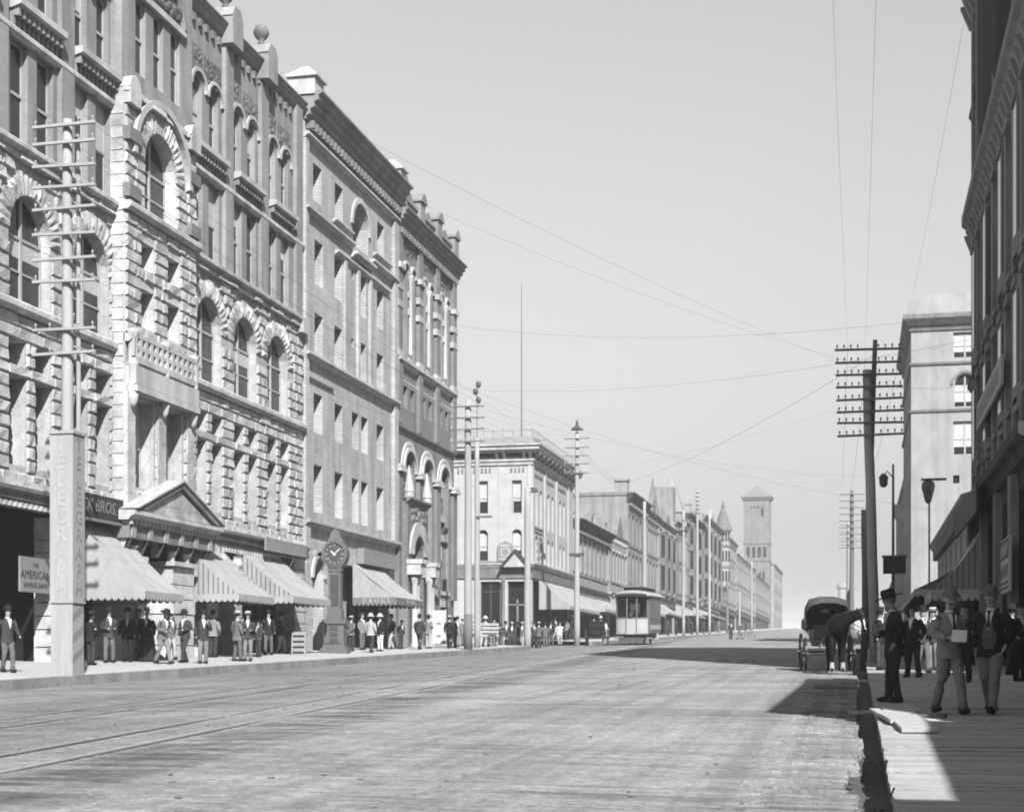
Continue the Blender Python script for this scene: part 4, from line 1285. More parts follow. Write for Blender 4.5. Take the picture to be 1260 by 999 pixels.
# ================================================================ the row of buildings further up the left side
def row_building(name, label, ya, yb, top, m, floors, shop_top, trim='mid_trim', corn=(0.7, 0.6), win=(0.9, 0.55), depth=12, arch=False, wz=0.55, cm=None, wall_dp=0.35, bays=0):
    za = gz(-25, ya) - 0.15
    off = (ya, 0, za)
    root = thing(name, label, 'building', (BX, ya, za), R(90))
    ops = []
    L = yb - ya
    for (z0, z1, n) in floors:
        for k in range(n):
            c = ya + L * (k + 0.5) / n
            w = min(win[0], L / n * 0.62)
            ops.append((c - w / 2, c + w / 2, z0, z1, w / 2 if arch else 0, wall_dp))
    ops.append((ya + 0.4, yb - 0.4, za + 0.25, shop_top - 0.9, 0, 0.5))
    mb = MB(off)
    wall(mb, ya + 0.02, yb - 0.02, za, top, ops, wall_dp)
    shell(mb, ya + 0.02, yb - 0.02, za, top, depth, y=0.0)
    mb.build('wall', m, root)
    for o in ops[:-1]: window(root, off, o[0], o[1], o[2], o[3], wall_dp - 0.05, o[4], 'sash', rnd.choice([0, 0.4, 0.6]))
    o = ops[-1]
    mb = MB(off); mb.poly([(o[0], 0.48, o[2]), (o[1], 0.48, o[2]), (o[1], 0.48, o[3]), (o[0], 0.48, o[3])]); mb.build('shop_pane', 'shop_dark', root)
    mb = MB(off)
    n = max(2, int(L / 3))
    for k in range(n + 1):
        x = o[0] + 0.1 + (o[1] - o[0] - 0.2) * k / n
        mb.box(x - 0.1, x + 0.1, 0.2, 0.42, o[2], o[3])
    stuff(mb.build('shop_frame', 'dark_trim', root))
    mb = MB(off); cornice(mb, ya, yb, top - corn[0], corn[0], corn[1], steps=3); mb.build('cornice', cm or trim, root)
    mb = MB(off); dentils(mb, ya + 0.2, yb - 0.2, top - corn[0] - 0.3, 0.3, corn[1] * 0.5, 0.9, 0.35); stuff(mb.build('bracket_row', trim, root))
    mb = MB(off); mb.profile([(0.02, shop_top - 0.85), (-0.12, shop_top - 0.85), (-0.12, shop_top - 0.2), (-0.4, shop_top - 0.05), (-0.4, shop_top), (0.02, shop_top)], ya + 0.1, yb - 0.1); mb.build('shop_cornice', trim, root)
    mb = MB(off)
    for (z0, z1, n) in floors:
        mb.box(ya + 0.1, yb - 0.1, -0.1, 0.01, z0 - 0.28, z0 - 0.08)
    for x in (ya + 0.35, yb - 0.35): mb.box(x - 0.25, x + 0.25, -0.12, 0.011, shop_top, top - corn[0] - 0.01)
    mb.build('sill_course', m, root)
    mb = MB(off)
    for o in ops[:-1]:
        mb.box(o[0] - 0.12, o[1] + 0.12, -0.16, 0.01, o[3] + 0.06, o[3] + 0.26)
        mb.box(o[0] - 0.1, o[1] + 0.1, -0.14, 0.01, o[2] - 0.07, o[2] + 0.03)
    stuff(mb.build('window_hoods', trim, root))
    for k in range(bays):
        c = ya + L * (k + 0.5) / bays
        z0, z1 = floors[0][0] - 0.5, floors[-1][1] + 0.3
        mb = MB(off); mb.prism([(c - 1.3, z0), (c + 1.3, z0), (c + 1.3, z1), (c - 1.3, z1)], -0.75, 0.0); mb.hexa([(c - 1.4, -0.85, z1), (c + 1.4, -0.85, z1), (c + 1.4, 0.0, z1), (c - 1.4, 0.0, z1)], [(c - 0.9, -0.3, z1 + 0.7), (c + 0.9, -0.3, z1 + 0.7), (c + 0.9, 0.0, z1 + 0.7), (c - 0.9, 0.0, z1 + 0.7)])
        bw = mb.build('bay_window', trim, root)
        for (fz0, fz1, n) in floors:
            p = MB(off); p.poly([(c - 1.305, -0.65, fz0), (c - 1.305, -0.15, fz0), (c - 1.305, -0.15, fz1), (c - 1.305, -0.65, fz1)]); p.poly([(c - 1.0, -0.755, fz0), (c + 1.0, -0.755, fz0), (c + 1.0, -0.755, fz1), (c - 1.0, -0.755, fz1)])
            p.build('pane', 'glass', bw)
    return root, off
r1, o1 = row_building('shop_building', 'low two storey shop with a dark boxed cornice beside the white corner building', 140.5, 161.3, 13.0, 'pale_plaster', [(8.3, 11.4, 8)], 7.0, corn=(0.9, 0.9), cm='dark_trim', arch=False)
mb = MB(o1); mb.prism([(150, 13.0), (158, 13.0), (157, 14.2), (151, 14.2)], -0.3, 0.2); mb.build('name_panel', 'pale_trim', r1)
r2, o2 = row_building('shop_building', 'pale plain shop with a row of narrow tall windows and a low parapet', 161.4, 174.6, 13.4, 'pale_plaster', [(8.6, 11.6, 6)], 7.3, corn=(0.4, 0.3), trim='pale_trim')
r3, o3 = row_building('brick_hall', 'tall grey brick block with a blank side wall and chimneys above the low shops', 174.7, 190.4, 18.9, 'grey_wall', [(8.9, 12.2, 5), (13.3, 16.6, 5)], 7.8, corn=(1.1, 0.9), cm='dark_trim', depth=16, arch=True)
mb = MB(o3)
mb.box(174.8, 176.2, 0.0, 1.4, 18.91, 20.2); mb.box(174.6, 176.4, -0.1, 1.5, 20.2, 20.5)
mb.build('parapet_block', 'mid_plaster', r3)
mb = MB(o3); mb.box(174.75, 175.9, 6.6, 7.9, 18.9, 20.3); mb.build('chimney', 'grey_wall', r3)
mb = MB(o3); mb.box(174.6, 174.72, 0, 16, 18.6, 18.95); mb.build('coping', 'mid_trim', r3)
r4, o4 = row_building('shop_building', 'ornate three storey building with pointed pinnacle over its narrow windows', 190.5, 203.0, 18.4, 'mid_plaster', [(9.0, 12.4, 4), (13.4, 16.4, 6)], 8.1, arch=True)
mb = MB(o4); mb.hexa([(200.9, -0.3, 17.9), (202.9, -0.3, 17.9), (202.9, 1.5, 17.9), (200.9, 1.5, 17.9)], [(201.85, 0.55, 23.6), (201.95, 0.55, 23.6), (201.95, 0.65, 23.6), (201.85, 0.65, 23.6)]); mb.build('pinnacle', 'slate', r4)
r5, o5 = row_building('shop_building', 'grey three storey building with a flat roof between two pinnacles', 203.1, 221.0, 18.3, 'mid_plaster', [(9.4, 12.6, 6), (13.6, 16.6, 6)], 8.4, bays=3)
r6, o6 = row_building('gabled_building', 'pale building with a steep decorated gable and square roof box', 221.1, 236.0, 19.8, 'pale_plaster', [(10.0, 13.4, 5), (14.6, 17.8, 5)], 8.9)
mb = MB(o6); mb.hexa([(226.5, -0.4, 19.0), (230.5, -0.4, 19.0), (230.5, 3.2, 19.0), (226.5, 3.2, 19.0)], [(226.5, -0.4, 21.5), (230.5, -0.4, 21.5), (230.5, 3.2, 21.5), (226.5, 3.2, 21.5)]).hexa([(226.3, -0.6, 21.51), (230.7, -0.6, 21.51), (230.7, 3.4, 21.51), (226.3, 3.4, 21.51)], [(228.4, 1.3, 27.6), (228.6, 1.3, 27.6), (228.6, 1.5, 27.6), (228.4, 1.5, 27.6)]); mb.build('spire', 'mid_plaster', r6)
mb = MB(o6); mb.box(221.2, 224.6, 0.2, 3.0, 19.8, 24.6); mb.build('roof_box', 'grey_wall', r6)
mb = MB(o6)
for q in range(22): mb.ico((229.6 + rnd.uniform(-2, 2), -0.22, 21.2 + rnd.uniform(-1, 1.4)), (0.35, 0.1, 0.35), 6, 4)
stuff(mb.build('carved_panel', 'grey_wall', r6))
r7, o7 = row_building('shop_building', 'broad four storey block with a dark cornice left of the turreted building', 236.1, 262.0, 22.3, 'mid_plaster', [(10.3, 13.2, 8), (14.2, 17.0, 8), (18.0, 20.6, 8)], 9.2, corn=(1.1, 0.9), cm='dark_trim', bays=2)
r8, o8 = row_building('shop_building', 'busy fronted four storey block next to the turreted building', 262.1, 296.0, 24.4, 'pale_plaster', [(11.0, 14.0, 10), (15.0, 18.0, 10), (19.0, 22.2, 10)], 9.8, corn=(1.0, 0.8), bays=4)
r9, o9 = row_building('turreted_building', 'pale building with a round corner turret under a pointed spire', 296.1, 336.0, 24.6, 'pale_plaster', [(12.0, 15.0, 8), (16.5, 19.5, 8), (21.0, 24.0, 8)], 10.6, corn=(0.8, 0.6))
mb = MB(o9); mb.lathe([(0.3, 13.2), (1.3, 14.4), (1.3, 25.0)], (303.5, 0.0, 0), 14); mb.build('turret', 'pale_plaster', r9, smooth=False)
mb = MB(o9); mb.lathe([(1.75, 25.0), (1.75, 25.4), (1.2, 26.8), (0.6, 28.8), (0.3, 29.3), (0.38, 29.7), (0.06, 30.8)], (303.5, 0.0, 0), 14); mb.build('spire', 'slate', r9)
mb = MB(o9)
for z in (14.3, 18.0, 22.0, 24.6): mb.lathe([(1.5, z), (1.5, z + 0.4)], (303.5, 0.0, 0), 14)
stuff(mb.build('turret_band', 'mid_trim', r9))
mb = MB(o9)
for z in (15.4, 19.2, 23.0):
    for k in range(9):
        a = -pi / 2 + (k - 4) * 0.5; cx_, cy_ = 303.5 + 1.3 * cos(a), 1.3 * sin(a)
        t = Vector((-sin(a), cos(a), 0)) * 0.2; n_ = Vector((cos(a), sin(a), 0)) * 0.03
        p = Vector((cx_, cy_, z)) + n_
        mb.hexa([p - t, p + t, p + t + Vector((0, 0, 2)), p - t + Vector((0, 0, 2))], [p - t - n_, p + t - n_, p + t + Vector((0, 0, 2)) - n_, p - t + Vector((0, 0, 2)) - n_])
stuff(mb.build('turret_windows', 'glass', r9))
r10, o10 = row_building('shop_building', 'lower pale block just before the tall square tower', 336.1, 400.0, 23.0, 'pale_plaster', [(12.6, 15.4, 14), (17.0, 20.4, 14)], 11.2, corn=(0.5, 0.4))
ROWS = [(r1, o1, 140.5, 161.3, 13.0), (r2, o2, 161.4, 174.6, 13.4), (r4, o4, 190.5, 203.0, 18.4), (r5, o5, 203.1, 221.0, 18.3), (r7, o7, 236.1, 262.0, 22.3), (r8, o8, 262.1, 296.0, 24.4), (r9, o9, 308.0, 336.0, 24.6), (r10, o10, 336.1, 400.0, 23.0)]
for k, (r_, o_, a_, b_, t_) in enumerate(ROWS):
    rr = random.Random(k + 5)
    for q in range(3):
        x = rr.uniform(a_ + 1, b_ - 2); w_ = rr.uniform(0.8, 1.6); h_ = rr.uniform(0.9, 2.4); y_ = rr.uniform(0.8, 5)
        mb = MB(o_); mb.box(x, x + w_, y_, y_ + 1.0, t_ - 0.3, t_ + h_); mb.box(x - 0.12, x + w_ + 0.12, y_ - 0.12, y_ + 1.12, t_ + h_, t_ + h_ + 0.25); mb.build('chimney', rr.choice(['grey_wall', 'mid_plaster']), r_)
    c = (a_ + b_) / 2
    mb = MB(o_); mb.prism([(c - 2.4, t_), (c + 2.4, t_), (c + 1.6, t_ + 1.0), (c, t_ + rr.uniform(1.4, 2.4)), (c - 1.6, t_ + 1.0)], -0.25, 0.35); mb.build('parapet_peak', rr.choice(['mid_trim', 'pale_plaster']), r_)
r11, o11 = row_building('shop_building', 'last low pale building at the foot of the tall square tower', 400.1, 466.0, 22.0, 'mid_plaster', [(14.0, 16.4, 14), (17.6, 20.0, 14)], 12.6, corn=(0.5, 0.4))
mat('tower_stone', 0.21, 0.9, 0.12, 0.3, 0.2, 6)
# the tall square tower at the end of the row
TY = 467.0
TZ = 9.2
OFFT = (TY, 0, TZ)
tw = thing('tower_building', 'tall square stone tower with a low pyramid roof at the far end of the row', 'building', (BX, TY, TZ), R(90))
def tx(x0, x1, y0, y1, z0, z1, ops_s=(), ops_e=(), m='mid_plaster', name='wall'):
    mb = MB(OFFT)
    wall(mb, x0, x1, z0, z1, list(ops_e), 0.5, y=y0)
    mb.xf = lambda a, d, z: (x0 + d, y0 + (y1 - y0) - a, z)
    wall(mb, 0, y1 - y0, z0, z1, list(ops_s), 0.5)
    mb.xf = None
    mb.poly([(x1, y0, z0), (x1, y1, z0), (x1, y1, z1), (x1, y0, z1)]); mb.poly([(x0, y1, z0), (x1, y1, z0), (x1, y1, z1), (x0, y1, z1)])
    mb.poly([(x0, y0, z1), (x1, y0, z1), (x1, y1, z1), (x0, y1, z1)])
    return mb.build(name, m, tw)
tx(TY, TY + 7, 0, 7.5, TZ, 47.6, [(5.0, 5.8, 42.6, 45.2, 0.4), (2.0, 2.5, 45.0, 45.6), (2.9, 3.4, 45.0, 45.6), (3.8, 4.3, 45.0, 45.6)] + [(0.8 + 1.6 * k, 1.8 + 1.6 * k, 30.6, 33.8, 0.5) for k in range(4)] + [(1.6, 2.3, 24, 26.2), (4.2, 5.0, 24, 26.2), (5.4, 6.1, 24, 26.2), (2.2, 3.0, 18, 20.5), (4.4, 5.2, 18, 20.5)],
   [(TY + 2, TY + 2.8, 42.6, 45.2, 0.4)], 'tower_stone')
mb = MB(OFFT)
mb.poly([(TY + 0.46, 0.3, TZ), (TY + 0.46, 7.2, TZ), (TY + 0.46, 7.2, 47), (TY + 0.46, 0.3, 47)])
mb.build('tower_panes', 'glass', tw)
mb = MB(OFFT)
mb.box(TY - 0.5, TY + 7.5, -0.5, 8.0, 47.6, 48.2)
mb.hexa([(TY - 0.9, -0.9, 48.201), (TY + 7.9, -0.9, 48.201), (TY + 7.9, 8.4, 48.201), (TY - 0.9, 8.4, 48.201)], [(TY + 3, 3.2, 51.6), (TY + 4, 3.2, 51.6), (TY + 4, 4.3, 51.6), (TY + 3, 4.3, 51.6)])
mb.build('roof', 'slate', tw)
mb = MB(OFFT)
for z in (29.6, 34.6): mb.box(TY - 0.2, TY + 7.2, -0.2, 7.7, z, z + 0.4)
mb.build('string_course', 'mid_trim', tw)
tx(TY + 7.1, TY + 60, -0.9, 9, TZ, 29.0, [], [(TY + 9 + 3.6 * k, TY + 10.8 + 3.6 * k, z, z + 2.8, 0.5) for k in range(13) for z in (14.0, 18.6, 23.6)], 'pale_plaster', 'main_block')
mb = MB(OFFT); mb.poly([(TY + 7.5, -0.42, TZ), (TY + 59, -0.42, TZ), (TY + 59, -0.42, 28), (TY + 7.5, -0.42, 28)]); mb.build('block_panes', 'glass', tw)
mb = MB(OFFT); mb.hexa([(TY + 6.7, -1.4, 29.01), (TY + 60.4, -1.4, 29.01), (TY + 60.4, 9.4, 29.01), (TY + 6.7, 9.4, 29.01)], [(TY + 12, 3, 32), (TY + 56, 3, 32), (TY + 56, 4.4, 32), (TY + 12, 4.4, 32)]); mb.build('block_roof', 'slate', tw)
# ================================================================ right side of the avenue
RX = 4.5
def rb(name, label, y0, y1, base, X=RX):
    root = thing(name, label, 'building', (X, y0, base), R(-90))
    return root, (-y0, 0, base)
# local x runs towards the camera: x = -Y; inward is +y
dk, od = rb('dark_brick_building', 'dark shaded brick building towering over the right pavement with tall narrow windows', 42.3, 65.8, -0.7)
ops = []
cs = [44.0 + 2.35 * k for k in range(9)]
for c in cs:
    for (z0, z1, ar) in ((7.4, 10.4, 0), (11.4, 15.6, 0.5), (18.2, 21.4, 0), (22.2, 25.0, 0.5), (27.6, 30.2, 0)):
        ops.append((-c - 0.55, -c + 0.55, z0, z1, ar, 0.5))
for (a, b) in ((43.4, 47.6), (48.4, 52.4), (53.6, 58.6), (59.4, 64.6)): ops.append((-b, -a, gz(3, b) + 0.15, 4.9, 0, 0.7))
mb = MB(od)
wall(mb, -65.8, -42.3, -0.7, 34.5, ops)
mb.poly([(-65.8, 0, -0.7), (-65.8, 17, -0.7), (-65.8, 17, 34.5), (-65.8, 0, 34.5)]); mb.poly([(-42.3, 0, -0.7), (-42.3, 17, -0.7), (-42.3, 17, 34.5), (-42.3, 0, 34.5)])
mb.poly([(-65.8, 17, -0.7), (-42.3, 17, -0.7), (-42.3, 17, 34.5), (-65.8, 17, 34.5)]); mb.poly([(-65.8, 0, 34.5), (-42.3, 0, 34.5), (-42.3, 17, 34.5), (-65.8, 17, 34.5)])
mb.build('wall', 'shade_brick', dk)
for o in ops[:-4]: window(dk, od, o[0], o[1], o[2], o[3], 0.42, o[4], 'sash', rnd.choice([0, 0.4, 0.7]), 'mid_trim')
for o in ops[-4:]:
    mb = MB(od); mb.poly([(o[0], 0.66, o[2]), (o[1], 0.66, o[2]), (o[1], 0.66, o[3]), (o[0], 0.66, o[3])]); mb.build('shop_pane', 'glass', dk)
    mb = MB(od)
    for k in range(4):
        x = o[0] + 0.08 + (o[1] - o[0] - 0.16) * k / 3
        mb.box(x - 0.07, x + 0.07, 0.5, 0.62, o[2], o[3])
    mb.box(o[0], o[1], 0.5, 0.6, o[2], o[2] + 0.5); mb.build('shop_frame', 'dark_trim', dk)
for c in [42.85] + [c + 1.175 for c in cs]:
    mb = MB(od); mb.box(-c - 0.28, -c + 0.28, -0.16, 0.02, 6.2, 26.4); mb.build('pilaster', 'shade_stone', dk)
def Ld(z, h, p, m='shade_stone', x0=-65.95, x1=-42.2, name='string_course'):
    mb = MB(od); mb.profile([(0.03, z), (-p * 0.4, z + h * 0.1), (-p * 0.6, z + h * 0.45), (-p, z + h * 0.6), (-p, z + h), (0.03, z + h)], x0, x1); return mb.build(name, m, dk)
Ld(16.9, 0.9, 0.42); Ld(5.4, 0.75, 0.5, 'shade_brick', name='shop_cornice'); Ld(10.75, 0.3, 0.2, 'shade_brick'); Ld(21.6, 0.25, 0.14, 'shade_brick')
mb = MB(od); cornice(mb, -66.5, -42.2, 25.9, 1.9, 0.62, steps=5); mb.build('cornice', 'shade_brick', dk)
for c in (47.9, 53.0, 58.9, 65.3):
    MB(od).box(-c - 0.45, -c + 0.45, -0.22, 0.02, -0.4, 5.4).build('shop_pier', 'shade_stone', dk)
for c in (50.0, 55.3):   # bowed bay high on the front
    MB(od).lathe([(0.1, 16.4), (0.85, 17.8), (0.9, 18.2), (0.9, 22.6), (1.0, 22.9), (0.3, 23.6)], (-c, 0.35, 0), 12).build('bay_window', 'shade_brick', dk)
mb = MB(od)
for o in ops[:-4]:
    mb.box(o[0] - 0.1, o[1] + 0.1, -0.2, 0.02, o[2] - 0.18, o[2] - 0.02)
    if o[3] < 16: mb.box(o[0] - 0.12, o[1] + 0.12, -0.26, 0.02, o[3] + 0.08, o[3] + 0.34)
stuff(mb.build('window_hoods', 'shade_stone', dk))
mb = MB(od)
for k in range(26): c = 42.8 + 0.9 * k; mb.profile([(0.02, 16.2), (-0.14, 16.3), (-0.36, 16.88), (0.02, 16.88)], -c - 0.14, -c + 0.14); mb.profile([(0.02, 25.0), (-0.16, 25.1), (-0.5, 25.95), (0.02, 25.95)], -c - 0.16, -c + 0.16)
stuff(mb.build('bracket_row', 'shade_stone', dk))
for c in (46.2, 51.1, 57.2, 62.5):      # angled oriels of the middle storeys
    for (z0, z1) in ((7.0, 10.7), (11.2, 16.0)):
        mb = MB(od); P_ = [(-c - 0.9, 0.0), (-c - 0.6, -0.2), (-c + 0.6, -0.2), (-c + 0.9, 0.0)]
        mb.hexa([(p[0], p[1], z0) for p in P_], [(p[0], p[1], z1) for p in P_]); oriel = mb.build('oriel', 'shade_stone', dk)
        mb = MB(od)
        for a, b in zip(P_, P_[1:]):
            q = lambda t, z: (a[0] + (b[0] - a[0]) * t - 0.012 * (b[1] - a[1]) , a[1] + (b[1] - a[1]) * t - 0.012, z)
            mb.poly([q(0.14, z0 + 0.7), q(0.86, z0 + 0.7), q(0.86, z1 - 0.4), q(0.14, z1 - 0.4)])
        mb.build('oriel_pane', 'glass', oriel)
MB(od).tube([(-59.2, -0.12, 0), (-59.2, -0.12, 25)], 0.07, 6).build('drainpipe', 'mid_trim', dk)
# hanging shop signs on the dark front
def rsign(name, label, y0, y1, z0, z1, m, out=0.25, th=0.08, X=RX):
    o = MB().box(-(y1 - y0) / 2, (y1 - y0) / 2, -th / 2, th / 2, 0, z1 - z0).build(name, m, None, loc=(X - out, (y0 + y1) / 2, z0))
    o.rotation_euler = (0, 0, R(-90))
    return tag(o, label, 'sign')
s1 = rsign('shop_sign', 'long pale sign board high on the dark shaded brick front', 49.0, 58.8, 8.25, 9.15, 'sign_white', 0.3)
mb = MB()
for k in range(13): mb.box(-4.3 + k * 0.66, -4.3 + k * 0.66 + 0.3, -0.05, -0.042, 0.2, 0.7)
mb.build('worn_lettering', 'sign_grey', s1)
s2 = rsign('shop_sign', 'dark sign board along the shop cornice of the shaded brick front', 54.0, 65.5, 4.95, 5.9, 'sign_black', 0.66)
s3 = rsign('shop_sign', 'black and white painted shop sign at the right picture edge', 46.1, 48.6, 2.0, 3.55, 'sign_white', 0.34)
mb = MB()
mb.box(-1.2, 1.2, -0.05, -0.042, 0.95, 1.5)
for k in range(4):
    x = -1.1 + 0.57 * k
    mb.prism([(x, 0.4), (x + 0.12, 0.4), (x + 0.4, 0.62), (x + 0.4, 0.8), (x + 0.28, 0.8), (x, 0.58)], -0.05, -0.043)
mb.box(-1.1, 1.1, -0.05, -0.042, 0.1, 0.16).box(-1.1, 1.1, -0.05, -0.042, 0.24, 0.3)
mb.build('painted_pattern', 'sign_black', s3)
mb = MB()
for k in range(4):
    x = -1.1 + 0.57 * k
    mb.prism([(x, 1.02), (x + 0.12, 1.02), (x + 0.4, 1.24), (x + 0.4, 1.42), (x + 0.28, 1.42), (x, 1.2)], -0.056, -0.0505)
mb.build('painted_pattern', 'sign_white', s3)
# low white building between the dark one and the cross street
wb, ow = rb('white_low_building', 'low white two storey building with a scalloped eave beyond the dark brick front', 66.0, 94.0, -0.4)
ops = [(-c - 0.5, -c + 0.5, 3.6, 5.6, 0, 0.4) for c in (69, 73, 77, 81, 85, 89, 92)] + [(-93.4, -66.6, 0.7, 3.0, 0, 0.6)]
mb = MB(ow); wall(mb, -94, -66, -0.4, 6.7, ops); shell(mb, -94, -66, -0.4, 6.7, 12, y=0.0); mb.build('wall', 'white_stucco', wb)
for o in ops[:-1]: window(wb, ow, o[0], o[1], o[2], o[3], 0.34, 0, 'sash')
mb = MB(ow); mb.poly([(-93.4, 0.58, 0.7), (-66.6, 0.58, 0.7), (-66.6, 0.58, 3), (-93.4, 0.58, 3)]); mb.build('shop_pane', 'shop_dark', wb)
mb = MB(ow); mb.profile([(0.05, 6.3), (-0.3, 6.35), (-0.45, 6.6), (-0.45, 6.75), (0.05, 6.9)], -94.1, -65.9); mb.build('eave', 'white_stucco', wb)
mb = MB(ow)
for k in range(16): c = -93 + 1.75 * k; mb.prism([(c - 0.5, 6.32), (c + 0.5, 6.32), (c + 0.3, 5.9), (c, 5.75), (c - 0.3, 5.9)], -0.3, -0.02)
stuff(mb.build('eave_scallops', 'pale_trim', wb))
# pale six storey block across the street
LX = 3.92
lb, ol = rb('pale_tall_building', 'pale tall block with sunlit end wall and arched window behind the dark brick front', 122.0, 142.0, 1.2, LX)
LT = 25.9
def lsouth(a, d, z): return (-122.0 - d, a - LX, z)          # a: world X
opw = [(-c - 0.5, -c + 0.5, z0, z1, ar, 0.4) for c in (124.5, 127.5, 130.5, 133.5, 136.5, 139.5) for (z0, z1, ar) in ((4.4, 6.6, 0), (8.2, 10.4, 0), (12.0, 14.4, 0), (15.6, 18.4, 0.5), (20, 22.6, 0), (23.0, 24.3, 0))]
ops_ = [(6.95, 8.65, 22.6, 24.5, 0, 0.25), (7.0, 8.6, 18.95, 21.4, 0.8, 0.25), (6.95, 8.65, 15.4, 17.9, 0, 0.25), (6.95, 7.4, 13.3, 13.9, 0, 0.2), (8.3, 9.0, 13.35, 13.95, 0, 0.2)]
ops_ += [(11.0, 12.7, 22.6, 24.5, 0, 0.25), (11.0, 12.7, 18.6, 21.9, 0.8, 0.25), (11.0, 12.7, 15.0, 17.9, 0, 0.25)]
mb = MB(ol)
wall(mb, -142, -122, 1.2, LT, opw)
mb.xf = lsouth
wall(mb, LX, 15.0, 1.2, LT, ops_)
mb.xf = None
mb.poly([(-142, 0, 1.2), (-142, 11.08, 1.2), (-142, 11.08, LT), (-142, 0, LT)]); mb.poly([(-142, 11.08, 1.2), (-122, 11.08, 1.2), (-122, 11.08, LT), (-142, 11.08, LT)]); mb.poly([(-142, 0, LT), (-122, 0, LT), (-122, 11.08, LT), (-142, 11.08, LT)])
mb.build('wall', 'pale_plaster', lb)
for o in opw: window(lb, ol, o[0], o[1], o[2], o[3], 0.34, o[4], 'sash', 0.4)
for o in ops_:
    if o[1] - o[0] > 1: window(lb, ol, o[0], o[1], o[2], o[3], 0.2, o[4], 'double', 0.75, xf=lsouth)
    else:
        mb = MB(ol, lsouth); mb.poly([(o[0], 0.18, o[2]), (o[1], 0.18, o[2]), (o[1], 0.18, o[3]), (o[0], 0.18, o[3])]); mb.build('vent_opening', 'shop_dark', lb)
def lboth(pts, m, name):
    mb = MB(ol); rows = []
    for kind in range(3):
        row = []
        for (y, z) in pts:
            if kind == 0: row.append(mb.add((-142.0, y, z)))
            elif kind == 1: row.append(mb.add((-122.0 - y, y, z)))
            else: row.append(mb.add((-122.0 - y, 11.0, z)))
        rows.append(row)
    n = len(pts)
    for a, b in zip(rows, rows[1:]):
        for k in range(n): mb.f.append([a[k], a[(k + 1) % n], b[(k + 1) % n], b[k]])
    mb.f += [rows[0], rows[2][::-1]]
    return mb.build(name, m, lb)
lboth([(0.05, 25.0), (-0.2, 25.1), (-0.6, 25.55), (-0.6, 25.85), (-0.5, 25.92), (0.05, 25.95)], 'mid_trim', 'cornice')
lboth([(0.3, 25.96), (-0.3, 25.961), (-0.12, 27.4), (0.3, 27.4)], 'pale_plaster', 'parapet')
for z in (24.65, 22.1, 18.6): lboth([(0.03, z), (-0.12, z + 0.05), (-0.16, z + 0.22), (0.03, z + 0.25)], 'mid_trim', 'string_course')
mb = MB(ol, lsouth); mb.ring((7.8, 20.6), 0.85, 1.05, -0.08, 0.02, 0, pi, 16); mb.build('hood_mould', 'mid_trim', lb)
# further right hand buildings, mostly hidden
def plain_right(label, y0, y1, top, X, m, n=4, fl=3):
    base = gz(X + 1, y0) - 0.3
    root, of = rb('shop_building', label, y0, y1, base, X)
    L = y1 - y0; ops = []
    for k in range(n):
        c = -(y0 + L * (k + 0.5) / n)
        for q in range(fl): 
            z0 = base + 5.2 + q * (top - base - 6.0) / fl
            ops.append((c - 0.55, c + 0.55, z0, z0 + min(2.2, (top - base - 6.0) / fl * 0.65), 0, 0.35))
    ops.append((-y1 + 0.4, -y0 - 0.4, base + 0.5, base + 3.9, 0, 0.5))
    mb = MB(of); wall(mb, -y1, -y0, base, top, ops); shell(mb, -y1, -y0, base, top, 12, y=0.0); mb.build('wall', m, root)
    for o in ops[:-1]: window(root, of, o[0], o[1], o[2], o[3], 0.3, 0, 'sash')
    o = ops[-1]
    mb = MB(of); mb.poly([(o[0], 0.48, o[2]), (o[1], 0.48, o[2]), (o[1], 0.48, o[3]), (o[0], 0.48, o[3])]); mb.build('shop_pane', 'glass', root)
    mb = MB(of); cornice(mb, -y1 - 0.1, -y0 + 0.1, top - 0.5, 0.5, 0.25); mb.build('cornice', m, root)
    return root
plain_right('shaded building with bay front beyond the pale tall block', 142.3, 190, 17, 4.4, 'grey_wall', 9, 3)
plain_right('far shaded shop on the right side behind the line of poles', 190.5, 330, 14, 6.0, 'grey_wall', 14, 2)
# nearer right hand buildings, beside the camera: they throw the shade on the boardwalk
plain_right('brick shop just behind the camera on the right', -14.0, 3.2, 7.5, RX + 0.25, 'red_brick', 4, 1)
plain_right('low brick shop on the right beside the camera', 3.4, 14.9, 6.1, RX + 0.25, 'red_brick', 3, 1)
plain_right('two storey brick shop on the right before the dark building', 15.3, 32.6, 10.5, RX + 0.25, 'red_brick', 4, 1)
# distant smokestack at the end of the street on the right
sk = MB().lathe([(1.9, -2), (1.7, 10), (1.6, 18), (2.2, 18.6), (2.2, 20), (1.5, 20.2)], (0, 0, 0), 14).build('smokestack', 'mid_plaster', None, loc=(-5.9, 640, 11.0))
tag(sk, 'distant pale smokestack standing at the end of the street', 'smokestack')
